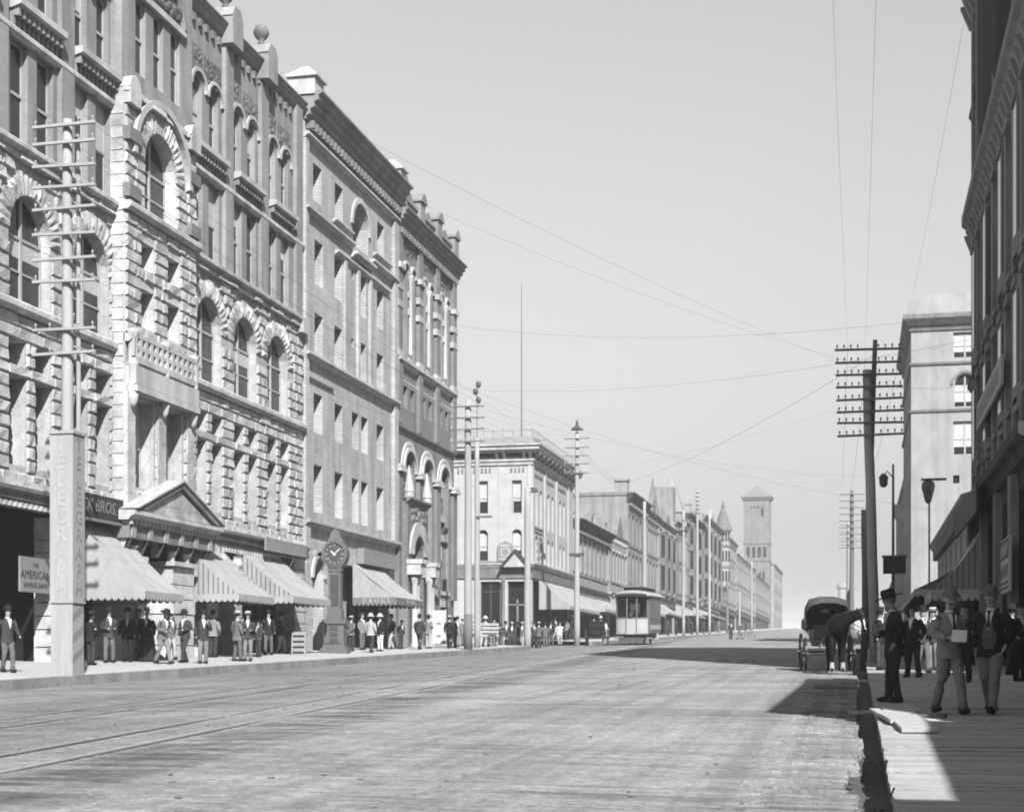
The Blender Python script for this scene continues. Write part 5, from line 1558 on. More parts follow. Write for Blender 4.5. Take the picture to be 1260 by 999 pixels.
# ================================================================ awnings
def stripes(n, l, tc, val):
    sx = n.new('ShaderNodeSeparateXYZ'); l.new(tc.outputs['Object'], sx.inputs[0])
    a = n.new('ShaderNodeMath'); a.operation = 'MULTIPLY'; a.inputs[1].default_value = 2 * pi / 0.2; l.new(sx.outputs[1], a.inputs[0])
    s = n.new('ShaderNodeMath'); s.operation = 'SINE'; l.new(a.outputs[0], s.inputs[0])
    r = n.new('ShaderNodeMapRange'); r.inputs['From Min'].default_value = 0.3; r.inputs['From Max'].default_value = 0.7
    r.inputs['To Min'].default_value = 1.0; r.inputs['To Max'].default_value = 0.48; l.new(s.outputs[0], r.inputs['Value'])
    m = n.new('ShaderNodeMath'); m.operation = 'MULTIPLY'; l.new(val, m.inputs[0]); l.new(r.outputs[0], m.inputs[1])
    return m.outputs[0]
mat('canvas_stripe_fold', 0.36, 0.9, 0.06, 1.2, 0.2, 5, extra=stripes)  # printed stripes; on the tent awning they paint fold shading

def awning(label, ya, yb, ztop, clear, proj, m='canvas', side='left', sm=None, vm=None, X=None, inset=0.0, sag=0.15, group=None, topback=0.06, vh=0.3):
    X = (BX if side == 'left' else RX) if X is None else X
    ym = (ya + yb) / 2
    zb = gz(-22.5 if side == 'left' else 2.5, ym) + clear
    root = thing('awning', label, 'awning', (X, ym, zb), R(90 if side == 'left' else -90), group)
    h = ztop - zb; hw = (yb - ya) / 2
    S = 1 if side == 'left' else -1
    nx, ny = 14, 8
    mb = MB(); g = []
    for j in range(ny + 1):
        t = j / ny; row = []
        for i in range(nx + 1):
            s_ = -1 + 2 * i / nx
            x = s_ * (hw - inset * (1 - t))
            dz = -sag * sin(pi * t) + 0.11 * mnoise.noise(Vector((x * 1.1 + ya, t * 1.2, ym))) * sin(pi * t)
            dz += 0.03 * sin(s_ * 9 + t * 2) * t * (1 - t)
            row.append(mb.add((x, -topback - (proj - topback) * t, h * (1 - t) + dz)))
        g.append(row)
    for j in range(ny):
        for i in range(nx): mb.f.append([g[j][i], g[j][i + 1], g[j + 1][i + 1], g[j + 1][i]])
    mb.build('canvas_top', m, root, smooth=True)
    for s_ in (-1, 1):
        mb = MB()
        pr = None
        for j in range(ny + 1):
            t = j / ny
            p = (s_ * (hw - inset * (1 - t)), -topback - (proj - topback) * t, h * (1 - t) - sag * sin(pi * t))
            q = (s_ * hw, -topback - (proj - topback) * t, 0.0)
            if pr: mb.poly([pr[0], p, q, pr[1]])
            pr = (p, q)
        mb.build('side_panel', sm or m, root, smooth=True)
    def val(p0, p1):
        p0, p1 = Vector(p0), Vector(p1); L = (p1 - p0).length; n = max(2, round(L / 0.24)); mb = MB()
        for k in range(n):
            a, b = p0.lerp(p1, k / n), p0.lerp(p1, (k + 1) / n)
            dn = lambda v, d: v - Vector((0, 0, d))
            c = a.lerp(b, 0.5); a2, b2 = a.lerp(b, 0.2), a.lerp(b, 0.8)
            mb.poly([a, b, dn(b, vh * 0.68), dn(b2, vh * 0.92), dn(c, vh), dn(a2, vh * 0.92), dn(a, vh * 0.68)])
        return mb.build('valance', vm or m, root)
    e = 0.012
    val((-hw, -proj - e, 0), (hw, -proj - e, 0)); val((-hw - e, -topback, 0), (-hw - e, -proj, 0)); val((hw + e, -proj, 0), (hw + e, -topback, 0))
    mb = MB()
    for s_ in (-1, 1): mb.tube([(s_ * (hw - 0.05), -0.02, -0.05), (s_ * (hw - 0.05), -proj + 0.03, -0.03)], 0.018, 6)
    mb.tube([(-hw + 0.05, -proj + 0.03, -0.02), (hw - 0.05, -proj + 0.03, -0.02)], 0.02, 6)
    mb.build('frame_arm', 'iron', root)
    return root
awning('plain pale canvas awning of the shop beside the lettered pole', 47.7, 50.6, 4.66, 2.35, 2.45)
awning('striped canvas awning beside the stone entrance porch', 55.8, 59.4, 4.66, 2.4, 2.4, sm='canvas_stripe_fold', inset=0.0)
awning('striped canvas awning next to the street clock', 61.7, 66.3, 4.6, 2.4, 2.4, sm='canvas_stripe_fold')
da = awning('pale canvas awning lettered for drugs on its dark valance', 76.6, 81.6, 5.0, 2.6, 2.4, vm='canvas_dark', vh=0.42)
lettering('DRUGS', 0.34, 'letter_pale', da, (-2.535, -1.3, -0.19), (R(90), 0, R(-90)), depth=0.003, space=1.5)
lettering('BILLIARDS', 0.3, 'letter_pale', da, (0, -2.43, -0.19), (R(90), 0, 0), depth=0.003, space=1.3)
awning('wide plain canvas awning along the white corner building', 124.6, 139.6, 6.6, 2.6, 2.6, sag=0.05)
awning('pale canvas awning of the low shop with the dark cornice', 141.5, 151.5, 6.2, 2.6, 2.8)
awning('smaller pale awning further up the low shop with the dark cornice', 152.5, 161.0, 6.2, 2.6, 2.6)
awning('pale awning on the plain shop with narrow windows', 162.0, 173.0, 6.6, 2.6, 2.6)
awning('distant pale awning under the tall grey brick block', 176.0, 189.0, 7.0, 2.6, 2.6)
awning('distant pale awning under the building with pinnacle', 192.0, 210.0, 7.6, 2.6, 2.6)
awning('distant pale awning under the gabled building', 222.0, 240.0, 8.2, 2.6, 2.6)
awning('farthest pale awning short of the turreted building', 246.0, 282.0, 8.6, 2.6, 2.6)
awning('grey folded canvas awning like a tent on the dark brick front', 59.6, 65.6, 4.85, 2.5, 1.85, 'canvas_grey', 'right', sag=0.32, sm='canvas_stripe_fold', vm='canvas_grey', vh=0.42)  # stripes on the side panels paint the shading of canvas folds
wa = awning('dark awning with a long white lettered valance further up the right side', 67.0, 88.0, 4.2, 2.5, 2.2, 'canvas_dark', 'right', vm='sign_white')

# ================================================================ signs on the left fronts
def bsign(name, label, y0, y1, z0, z1, m, out, th=0.07, cat='sign'):
    o = MB().box(-(y1 - y0) / 2, (y1 - y0) / 2, -th / 2, th / 2, 0, z1 - z0).build(name, m, None, loc=(BX + out, (y0 + y1) / 2, z0))
    o.rotation_euler = (0, 0, R(90))
    return tag(o, label, cat)
sb = bsign('shop_sign', 'black sign board with pale slanted letters reading UCK BROS', 45.2, 49.75, 4.72, 5.5, 'sign_black', 0.62)
lettering('UCK BROS.', 0.58, 'letter_grey', sb, (0.3, -0.045, 0.4), (R(90), 0, 0), depth=0.004, shear=0.25)
MB().box(-2.3, 2.3, -0.06, 0.05, -0.1, -0.01).build('sign_ledge', 'sign_grey', sb)
bsign('shop_sign', 'blank dark grey sign board over the third awning', 63.2, 68.3, 4.75, 5.3, 'sign_grey', 0.56)
sa = bsign('shop_sign', 'white sign board toned grey as if shaded, reading AMERICAN in the dark shop recess', at_X(24, -25.3), at_X(61, -25.3), 2.2, 3.3, 'sign_grey', -0.3)  # grey tone paints the recess shade onto the board
lettering('THE', 0.2, 'letter_black', sa, (0, -0.04, 0.84), (R(90), 0, 0), depth=0.003)
lettering('AMERICAN', 0.36, 'letter_black', sa, (0, -0.04, 0.54), (R(90), 0, 0), depth=0.003, space=1.05)
lettering('SAVINGS BANK', 0.22, 'letter_black', sa, (0, -0.04, 0.22), (R(90), 0, 0), depth=0.003)
for k, (y_, z_, r_) in enumerate(((58.9, 4.05, 0.26), (60.6, 4.0, 0.24))):
    g_ = MB().ico((0, 0, 0), r_, 12, 8).build('globe_lamp', 'sign_white', None, smooth=True, loc=(BX + 0.35, y_, z_))
    MB().tube([(0, 0, r_ - 0.02), (0, 0, r_ + 0.35)], 0.02, 6).build('lamp_rod', 'iron', g_)
    tag(g_, ('white globe lamp hanging above the striped awning by the porch', 'white globe lamp beside the pier between the two striped awnings')[k], 'lamp')

# ================================================================ utility poles
def pole(label, x, X, ztop, r0, r1, arms=(), hw=1.1, m='pole_wood', Y=None, lean=0.0, extra=None, kind='utility_pole', pins=6, dx=0.0, group=None, box=None, twist=0.0, am='crossarm_wood', im='insulator'):
    Y = at_X(x, X) if Y is None else Y
    zb = gz(X, Y) if not (X < -20.1 + 0.02 and False) else gz(X, Y)
    root = thing(kind, label, 'utility pole' if kind == 'utility_pole' else 'lamp post', (X, Y, zb), twist, group)
    h = ztop - zb
    n = 8
    MB().tube([(lean * h * k / n + 0.01 * sin(k * 1.7), 0.01 * cos(k * 2.1), -0.3 + (h + 0.3) * k / n) for k in range(n + 1)], [r0 + (r1 - r0) * k / n for k in range(n + 1)], 12).build('shaft', m, root, smooth=True)
    for (z, w) in [(a if isinstance(a, tuple) else (a, hw)) for a in arms]:
        c = lean * (z - zb) + dx
        tl = rnd.uniform(-0.02, 0.02)
        a = MB()
        a.hexa([(c - w, -r1 - 0.12, z - zb - 0.034 - tl * w), (c + w, -r1 - 0.12, z - zb - 0.034 + tl * w), (c + w, -r1 - 0.02, z - zb - 0.034 + tl * w), (c - w, -r1 - 0.02, z - zb - 0.034 - tl * w)],
               [(c - w, -r1 - 0.12, z - zb + 0.034 - tl * w), (c + w, -r1 - 0.12, z - zb + 0.034 + tl * w), (c + w, -r1 - 0.02, z - zb + 0.034 + tl * w), (c - w, -r1 - 0.02, z - zb + 0.034 - tl * w)])
        arm = a.build('crossarm', am, root)
        i_ = MB()
        for k in range(pins):
            px = c - w + 0.08 + (2 * w - 0.16) * k / (pins - 1)
            if abs(px - c) < 0.12: continue
            zz = z - zb + 0.04 + tl * (px - c)
            i_.tube([(px, -r1 - 0.07, zz), (px, -r1 - 0.07, zz + 0.09)], 0.015, 5); i_.lathe([(0.025, zz + 0.06), (0.032, zz + 0.08), (0.028, zz + 0.12), (0.012, zz + 0.14)], (px, -r1 - 0.07, 0), 6)
        stuff(i_.build('insulators', im, arm))
    if extra: extra(root, zb, h)
    return root
def z_at(y, x, X): # height seen at picture row y
    u = (x - _cx) / _f
    return (_hy - y) / _f * X / (-sin(_th) + u * cos(_th))
X1 = -20.45
def casing(root, zb, h):
    MB().box(-0.33, 0.33, -0.33, 0.33, 1.95, 6.35).box(-0.37, 0.37, -0.37, 0.37, 6.35, 6.43).build('casing', 'pole_wood', root)
    MB().box(-0.31, 0.31, -0.31, 0.31, -0.62, 1.9).box(-0.35, 0.35, -0.35, 0.35, 1.9, 1.96).build('base_box', 'pole_wood', root)
    for k, ch in enumerate('TELEGRAPH'):
        z = 6.05 - k * 0.475
        lettering(ch, 0.52, 'letter_grey', root, (0.335, 0, z), (R(90), 0, R(90)), depth=0.003)
        lettering(ch, 0.52, 'letter_pale_worn', root, (0, -0.335, z), (R(90), 0, 0), depth=0.003)
    mb = MB()
    for k in range(3):
        z = 0.3 + k * 0.55
        mb.poly([(0.314, -0.3, z), (0.314, -0.3, z + 0.2), (0.314, 0.3, z + 0.5), (0.314, 0.3, z + 0.3)])
    mb.build('painted_stripes', 'letter_grey', root)
    MB().box(-0.02, 0.12, -0.345, -0.312, -0.45, -0.28).build('dark_notch', 'sign_black', root)
    MB().tube([(0.32, 0, 6.4), (0.32, 0, 13.9)], 0.06, 8).build('side_post', 'pole_wood_grey', root)
mat('letter_pale_worn', 0.385, 0.8, 0.1, 3)
pole('tall pole boxed in boards lettered TELEGRAPH with nine crossarms at the left', 83, X1, z_at(158, 98, X1), 0.2, 0.12, [(z_at(y_, 98, X1), 0.9) for y_ in (167, 188, 216, 241, 267, 298, 328, 355, 413, 442)], m='pole_wood', extra=casing, pins=5, am='pole_wood', im='pole_wood')
def top_rod(root, zb, h):
    MB().tube([(0, 0, h - 0.1), (0, 0, h + 3.2)], 0.02, 6).build('iron_rod', 'iron', root)
    mb = MB()
    for k, z in enumerate((2.2, 2.7, 3.1)): mb.ico((0.08 * (-1) ** k, 0, h + z), (0.16, 0.1, 0.2), 8, 6)
    mb.build('iron_finial', 'iron', root)
    MB().box(0.0, 0.9, -0.2, -0.1, h * 0.62, h * 0.62 + 0.12).build('bracket', 'crossarm_wood', root)
def dark_foot(root, zb, h):
    MB().lathe([(0.245, -0.2), (0.24, 1.9)], (0, 0, 0), 12).build('tarred_foot', 'pole_wood_dark', root, smooth=True)
pole('thick pale pole with four crossarms before the banded brick building', 576, -20.5, z_at(492, 576, -20.5), 0.23, 0.17, [z_at(y_, 576, -20.5) for y_ in (501, 515, 529, 544)], 0.95, extra=dark_foot)
pole('thinner pale pole topped by a curled iron finial beside the thick one', 587, -21.2, z_at(540, 587, -21.2), 0.17, 0.13, [], m='pole_wood', extra=top_rod)
def lamp_top(root, zb, h):
    MB().box(-0.08, 0.5, -0.06, 0.06, h - 0.1, h).build('lamp_bracket', 'iron', root)
    mb = MB(); mb.lathe([(0.3, h - 0.3), (0.18, h - 0.15), (0.1, h - 0.05)], (0.45, 0, 0), 10); mb.build('lamp_hood', 'iron', root)
pole('pale stout pole with a small lamp at its head before the corner building', 649, -20.8, z_at(600, 649, -20.8), 0.24, 0.19, [], extra=lamp_top)
def arc_lamp(root, zb, h):
    MB().tube([(0, 0, h - 0.05), (0, 0, h + 0.55)], 0.03, 6).build('lamp_rod', 'iron', root)
    mb = MB(); mb.lathe([(0.5, h + 0.2), (0.42, h + 0.28), (0.12, h + 0.5), (0.1, h + 0.85), (0.04, h + 0.9)], (0, 0, 0), 12); mb.build('lamp_hood', 'iron', root)
    MB().box(-0.55, 0.55, -0.25, 0.1, h * 0.42, h * 0.42 + 0.22).build('iron_collar', 'iron', root)
pole('pole with five crossarms under a hooded arc lamp left of the tram', 710, -20.6, z_at(532, 710, -20.6), 0.24, 0.13, [z_at(y_, 710, -20.6) for y_ in (540, 551, 561, 571, 582)], 0.95, extra=arc_lamp)
pole('distant pale pole without arms just right of the tram', 793, -20.4, z_at(617, 793, -20.4), 0.2, 0.15, [])
pole('distant pale pole with a dark lower half before the gabled building', 841, -20.4, z_at(628, 841, -20.4), 0.2, 0.15, [z_at(y_, 841, -20.4) for y_ in (640, 652)], 1.0)
pole('tall distant pole with a string of insulators left of the spire', 858, -20.4, z_at(603, 858, -20.4), 0.2, 0.15, [(z_at(606 + 5 * k, 858, -20.4), 0.35) for k in range(6)], pins=2)
pole('distant dark pole before the turreted building', 873, -20.4, z_at(628, 873, -20.4), 0.2, 0.15, [], m='pole_wood_grey')
pole('slim far pole with a short sign arm below the turret', 895, -20.4, z_at(715, 895, -20.4), 0.24, 0.2, [(z_at(742, 895, -20.4), 1.6)], m='pole_wood_dark', pins=2)
pole('slim far pole right of the turreted building', 910, -20.4, z_at(728, 910, -20.4), 0.2, 0.15, [], m='pole_wood_grey')
pole('very far slim pole before the square tower', 925, -20.4, z_at(690, 925, -20.4), 0.2, 0.152, [], m='pole_wood_grey')
# right kerb
XR = 0.62
def second(root, zb, h):
    MB().tube([(-0.42, 0.3, -0.3), (-0.24, 0.2, h * 0.5), (-0.02, 0.12, h + 1.05)], [0.13, 0.12, 0.08], 10).build('second_shaft', 'pole_wood_dark', root, smooth=True)
zr = lambda y_, Y_=56.0: (815 - y_) / 1950 * (cos(_th) * Y_ - 0.2 * XR)
pole('big weathered double pole with eight long crossarms on the right', 1080, XR, zr(455), 0.19, 0.15, [zr(431), zr(447), zr(462), zr(477), zr(492), zr(507), zr(521), zr(536)], 1.12, m='pole_wood_grey', Y=56.0, lean=-0.03, extra=second, pins=10, dx=0.06, im='iron')
pole('dark leaning pole behind the big double pole', 1062, 0.5, zr(627, 90), 0.22, 0.15, [], m='pole_wood_dark', Y=90.0, lean=-0.02)
pole('distant pole with nine crossarms left of the big double pole', 1048, -0.42, zr(603, 123.5), 0.2, 0.13, [zr(608 + 8.2 * k, 123.5) for k in range(9)], 0.95, m='pole_wood_dark', Y=123.5, pins=6)
pole('far pole half hidden by the pole with nine crossarms', 1046, -0.9, zr(640, 168), 0.25, 0.18, [zr(646 + 8 * k, 168) for k in range(4)], 0.9, m='pole_wood_grey', Y=168.0, pins=4)
pole('farthest slim pole on the right kerb', 1047, -0.9, zr(690, 227), 0.25, 0.2, [], m='pole_wood_grey', Y=227.0)
# lantern post and hanging box sign on the right pavement
ls_ = None
lp = thing('lamp_post', 'slender iron lamp post with a lantern and hanging box sign on the right pavement', 'lamp post', (1.5, 70.0, gz(1.5, 70)), 0)
MB().tube([(0, 0, -0.1), (0, 0, 8.2)], [0.08, 0.045], 8).build('post', 'iron', lp, smooth=True)
MB().lathe([(0.16, 0), (0.14, 0.8), (0.09, 1.0)], (0, 0, 0), 10).build('post_base', 'iron', lp)
MB().box(-0.42, 0.52, -0.25, 0.25, 3.5, 4.2).build('box_sign', 'sign_black', lp)
MB().box(-0.47, 0.57, -0.29, 0.29, 4.2, 4.27).build('sign_cap', 'iron_grey', lp)
mb = MB(); mb.tube([(0, 0, 7.6), (-0.25, 0, 7.9), (-0.4, 0, 7.7)], 0.03, 6); mb.lathe([(0.06, 7.2), (0.17, 7.3), (0.2, 7.65), (0.08, 7.8)], (-0.4, 0, 0), 8); mb.build('lantern', 'iron', lp)
bn = MB(); bn.hexa([(0, 0, 0), (0.5, 0.02, -0.1), (0.5, 0.04, -0.1), (0, 0.02, 0)], [(0, 0, 0.6), (0.6, 0.03, 0.45), (0.6, 0.05, 0.45), (0, 0.02, 0.6)])
bn = bn.build('pennant', 'linen', None, loc=(1.55, 70, 6.2)); tag(bn, 'small white cloth flying from the lamp post on the right', 'flag')
ls = thing('bracket_lantern', 'iron lantern under a flat hood projecting from the white low building', 'lamp', (3.6, 84.0, 7.3))
MB().box(-0.4, 0.85, -0.3, 0.3, 2.05, 2.12).build('hood', 'iron', ls)
mb = MB(); mb.lathe([(0.05, 0.85), (0.16, 0.95), (0.34, 1.7), (0.3, 1.95), (0.1, 2.05)], (-0.05, 0, 0), 6); mb.build('lantern_glass', 'iron_grey', ls)
MB().tube([(0, 0, -8.0), (0, 0, 2.0)], 0.05, 6).build('post', 'iron', ls)

# overhead wires
def wire(label, a, b, sag, group=None, r=0.005):
    a, b = Vector(a), Vector(b); n = 14
    o = MB(); o.tube([tuple((b - a) * (k / n) + Vector((0, 0, -4 * sag * (k / n) * (1 - k / n)))) for k in range(n + 1)], r, 5)
    o = o.build('overhead_wire', 'iron_grey', None, loc=tuple(a))
    tag(o, label, 'wire', group)
Y1_ = at_X(83, X1); Y2_ = at_X(576, -20.5); Y4_ = at_X(710, -20.6)
for k, (i, j) in enumerate(((0, 0), (2, 1), (4, 2), (6, 3))):
    za = z_at((167, 216, 267, 328)[k], 98, X1); zb_ = z_at((501, 515, 529, 544)[k], 576, -20.5)
    for s_ in (-0.6, 0.6):
        wire('thin wire strung from the boxed left pole to the thick pale pole', (X1 + s_, Y1_ - 0.2, za + 0.2), (-20.5 + s_, Y2_ - 0.25, zb_ + 0.2), 0.5, 'wires along the left kerb')
for k in range(3):
    wire('thin wire strung between the thick pale pole and the arc lamp pole', (-20.5 + 0.6 * (k - 1), Y2_ - 0.25, z_at((501, 515, 529)[k], 576, -20.5) + 0.2), (-20.6 + 0.6 * (k - 1), Y4_ - 0.25, z_at((540, 551, 561)[k], 710, -20.6) + 0.2), 0.4, 'wires up the left kerb')
wire('long wire crossing high over the street from the ashlar cornice', (-24.6, 73.0, 26.0), (3.9, 120.5, 20.2), 0.8, r=0.006)
wire('wire crossing the street from the banded brick building', (-24.6, 96.5, 17.5), (4.4, 92.5, 8.6), 1.0, r=0.006)
wire('low wire crossing the street before the far row', (-20.6, Y4_ - 0.2, 12.6), (0.6, 56.0, 10.6), 0.9, r=0.006)
zN = lambda k: 9.0 - 0.42 * k
pole('pole with long crossarms behind the camera on the right kerb', 1080, XR, 10.2, 0.2, 0.15, [zN(k) for k in range(6)], 1.1, m='pole_wood_grey', Y=-14.0, pins=8)
for k, (z0, dx) in enumerate(((431, -0.95), (447, 0.8), (477, -0.4))):
    wire('thin wire running overhead from the double pole along the right kerb', (XR + dx, 55.8, zr(z0) + 0.15), (XR + dx, -14.2, zN(min(k, 5)) + 0.15), 0.9, 'wires along the right kerb', 0.002)
    wire('thin wire running on from the double pole up the right kerb', (XR + dx, 55.8, zr(z0) + 0.15), (-0.42 + dx * 0.85, 123.3, zr(608 + 8.2 * k, 123.5) + 0.15), 0.9, 'wires far up the right kerb', 0.006)
for k in range(4):
    wire('thin wire strung from the arc lamp pole up the left kerb', (-20.6 + 0.5 * (k - 1.5), Y4_ - 0.25, z_at((540, 551, 561, 571)[k], 710, -20.6) + 0.2), (-20.4 + 0.4 * (k - 1.5), at_X(841, -20.4) - 0.3, z_at((640, 640, 652, 652)[k], 841, -20.4) + 0.2), 0.8, 'wires beyond the arc lamp pole')
for k, (a, b) in enumerate((((-24.4, 80.0, 25.0), (4.3, 110.0, 19.0)), ((-24.5, 90.0, 20.0), (4.2, 64.0, 13.5)), ((-24.5, 92.0, 16.5), (4.3, 60.0, 11.8)), ((-20.6, 84.0, 14.0), (0.7, 122.0, 14.0)), ((-24.4, 65.0, 19.0), (-20.4, 106.0, 15.0)), ((-24.6, 47.0, 15.2), (-20.5, 84.5, 12.2)))):
    wire(('fine wire sweeping from the ashlar cornice to the right of the street', 'fine wire from the banded brick building down to the dark front', 'lower fine wire from the banded brick building to the dark front', 'fine wire from the thick pale pole across to the far right pole', 'fine wire from the brick block along the left fronts', 'low pale wire across the rough stone front')[k], a, b, 0.9, r=0.005)
wire('faint wire crossing the street in front of the pale tall block', (-24.7, 138.0, 16.4), (3.8, 123.0, 21.0), 0.7)
wire('wire from the double pole towards the dark brick front', (0.9, 55.9, 9.5), (4.4, 44.0, 7.6), 0.2)

# ================================================================ street clock
ck = thing('street_clock', 'street clock with a dark round dial on a tall panelled iron post', 'clock', (-22.9, at_X(413, -22.9), gz(-22.9, 68)), R(6))
ck.scale = (0.9, 0.9, 1.0)
mb = MB(); mb.box(-0.66, 0.66, -0.55, 0.55, -0.1, 0.22).box(-0.56, 0.56, -0.48, 0.48, 0.22, 0.35).box(-0.5, 0.5, -0.42, 0.42, 0.35, 1.3).box(-0.6, 0.6, -0.5, 0.5, 1.3, 1.5).box(-0.4, 0.4, -0.35, 0.35, 1.5, 1.62); mb.build('pedestal', 'iron_grey', ck)
mb = MB()
for k in range(3): mb.box(-0.2, 0.2, -0.45, -0.415, 0.48 + 0.27 * k, 0.66 + 0.27 * k)
mb.box(-0.42, 0.42, -0.44, -0.415, 0.4, 0.45).build('raised_panel', 'iron', ck)
mb = MB(); mb.box(-0.3, 0.3, -0.26, 0.26, 1.62, 3.85); mb.box(-0.34, 0.34, -0.3, 0.3, 3.65, 3.9); mb.box(-0.36, 0.36, -0.3, 0.3, 1.62, 1.95); mb.build('post', 'iron_grey', ck)
mb = MB(); mb.box(-0.2, 0.2, -0.285, -0.262, 2.1, 3.5); mb.build('post_panel', 'iron', ck)
CZ = 4.42
mb = MB(); mb.ring((0, CZ), 0.52, 0.64, -0.34, 0.34, 0, 2 * pi, 36); mb.ring((0, CZ), 0.5, 0.56, -0.38, -0.34, 0, 2 * pi, 36).ring((0, CZ), 0.5, 0.56, 0.34, 0.38, 0, 2 * pi, 36); mb.build('case', 'iron_grey', ck)
mb = MB(); mb.prism([(-0.42, CZ + 0.5), (0.42, CZ + 0.5), (0.26, CZ + 0.8), (0.2, CZ + 1.0), (0, CZ + 1.16), (-0.2, CZ + 1.0), (-0.26, CZ + 0.8)], -0.16, 0.16); mb.build('crest', 'iron_grey', ck)
for s_ in (-1, 1):
    mb = MB(); n = 36
    mb.poly([(0.52 * cos(2 * pi * k / n), s_ * 0.3, CZ + 0.52 * sin(2 * pi * k / n)) for k in range(n)])
    dial = mb.build('dial', 'iron', ck)
    for k, t in enumerate(('XII', 'I', 'II', 'III', 'IIII', 'V', 'VI', 'VII', 'VIII', 'IX', 'X', 'XI')):
        a = pi / 2 - k * pi / 6
        lettering(t, 0.13, 'sign_white', dial, (0.41 * cos(a) * (1 if s_ < 0 else -1), s_ * 0.306, CZ + 0.41 * sin(a)), (R(90), 0, 0 if s_ < 0 else pi), depth=0.003, name='numeral')
    for (ang, L, w) in ((pi / 2 - R(308), 0.27, 0.03), (pi / 2 - R(48), 0.42, 0.02)):
        sx = 1 if s_ < 0 else -1
        d = Vector((cos(ang) * sx, 0, sin(ang))); p = Vector((-sin(ang) * sx, 0, cos(ang)))
        c = Vector((0, s_ * 0.315, CZ))
        mb = MB(); q = [c - d * 0.08 - p * w, c + d * L * 0.7 - p * w, c + d * L, c + d * L * 0.7 + p * w, c - d * 0.08 + p * w]
        mb.poly(q); mb.build('clock_hand', 'linen', dial)

# ================================================================ boards, boxes, litter
nb = thing('notice_board', 'tall white notice board standing on the left pavement before the banded brick building', 'notice board', (-22.6, at_X(540, -22.6), gz(-22.6, 90)), R(8))
MB().box(-0.36, 0.36, -0.05, 0.05, 0.1, 1.95).build('panel', 'sign_white', nb); MB().box(-0.42, -0.36, -0.06, 0.06, -0.02, 2.0).box(0.36, 0.42, -0.06, 0.06, -0.02, 2.0).build('frame', 'pale_trim', nb)
mb = MB()
for z_ in (0.5, 1.2): mb.box(-0.1, 0.1, -0.062, -0.052, z_, z_ + 0.06)
mb.build('printed_line', 'letter_black', nb)
af = thing('sandwich_board', 'small folding sandwich board on the pavement under the third awning', 'sandwich board', (-23.0, at_X(368, -23.0), gz(-23.0, 60)), R(12))
for s_ in (-1, 1):
    MB().hexa([(-0.3, s_ * 0.28, 0), (0.3, s_ * 0.28, 0), (0.3, s_ * 0.25, 0), (-0.3, s_ * 0.25, 0)], [(-0.3, s_ * 0.05, 1.05), (0.3, s_ * 0.05, 1.05), (0.3, s_ * 0.02, 1.05), (-0.3, s_ * 0.02, 1.05)]).build('leaf', 'sign_grey', af)
mb = MB()
for k in range(4): mb.hexa([(-0.24, -0.268 + 0.05 * k, 0.14 + 0.23 * k), (0.24, -0.268 + 0.05 * k, 0.14 + 0.23 * k), (0.24, -0.26 + 0.05 * k, 0.14 + 0.23 * k), (-0.24, -0.26 + 0.05 * k, 0.14 + 0.23 * k)], [(-0.24, -0.259 + 0.05 * k, 0.22 + 0.23 * k), (0.24, -0.259 + 0.05 * k, 0.22 + 0.23 * k), (0.24, -0.25 + 0.05 * k, 0.22 + 0.23 * k), (-0.24, -0.25 + 0.05 * k, 0.22 + 0.23 * k)])
mb.build('printed_line', 'letter_black', af)
hc = thing('hand_cart', 'pale slatted handcart at the street corner behind the thick pole', 'handcart', (-21.9, at_X(592, -21.9), gz(-21.9, 95)), R(20))
mb = MB()
for k in range(4): mb.box(-1.0, 1.0, -0.5, -0.46, 0.5 + 0.22 * k, 0.64 + 0.22 * k)
mb.build('slats', 'board_wood', hc); MB().box(-1, 1, -0.46, 0.5, 0.45, 0.52).build('bed', 'board_wood', hc)
for s_ in (-1, 1):
    mb = MB(); mb.ring((s_ * 0.6, 0.35), 0.28, 0.35, -0.6, -0.55, 0, 2 * pi, 16)
    for q in range(6): mb.box(s_ * 0.6 - 0.02, s_ * 0.6 + 0.02, -0.59, -0.56, 0.05, 0.65)
    mb.build('wheel', 'pole_wood_dark', hc)
# loose boards on the right pavement
def board(label, X, Y, L, W, rot, m='board_wood', lift=0.0, th=0.05, tilt=0.0, zbase=None):
    z = (gz(max(X, 0.3), Y) if zbase is None else zbase) + 0.012 + lift
    mb = MB()
    n = 5
    pr = None
    for k in range(n + 1):
        y = -L / 2 + L * k / n
        a, b = -W / 2 + rnd.uniform(-0.02, 0.02), W / 2 + rnd.uniform(-0.015, 0.015)
        zz = 0.01 * sin(k * 1.3) + G * y * cos(rot)
        cur = [(a, y, zz), (b, y, zz), (b, y, zz + th), (a, y, zz + th)]
        if pr: mb.hexa(pr, cur)
        pr = cur
    o = mb.build('loose_board', m, None, loc=(X, Y, z)); o.rotation_euler = (0, tilt, rot)
    return tag(o, label, 'board')
board('broad bleached board lying across the edge of the boardwalk', 0.66, 21.8, 4.0, 0.42, R(2.5), 'plank_wood', lift=0.0, th=0.05)
board('split narrower board beside the broad bleached board', 0.37, 22.6, 2.8, 0.14, R(5), lift=0.02)
board('short square board under the far end of the broad board', 0.62, 24.4, 1.2, 0.55, R(2), lift=0.0)
board('thin dark lath lying on the shaded boardwalk', 0.98, 23.0, 0.5, 0.12, R(70), 'pole_wood_dark')
gp = board('narrow gangplank bridging the gutter in front of the horse', -0.25, 38.0, 1.9, 0.35, R(80), lift=0.02, zbase=lin(38) - 1.38)
board('thin pale plank laid across the shaded gutter', 0.1, 26.4, 0.5, 0.14, R(88), 'plank_wood', zbase=lin(26.4) - 1.46)
st = MB(); rs = random.Random(3)
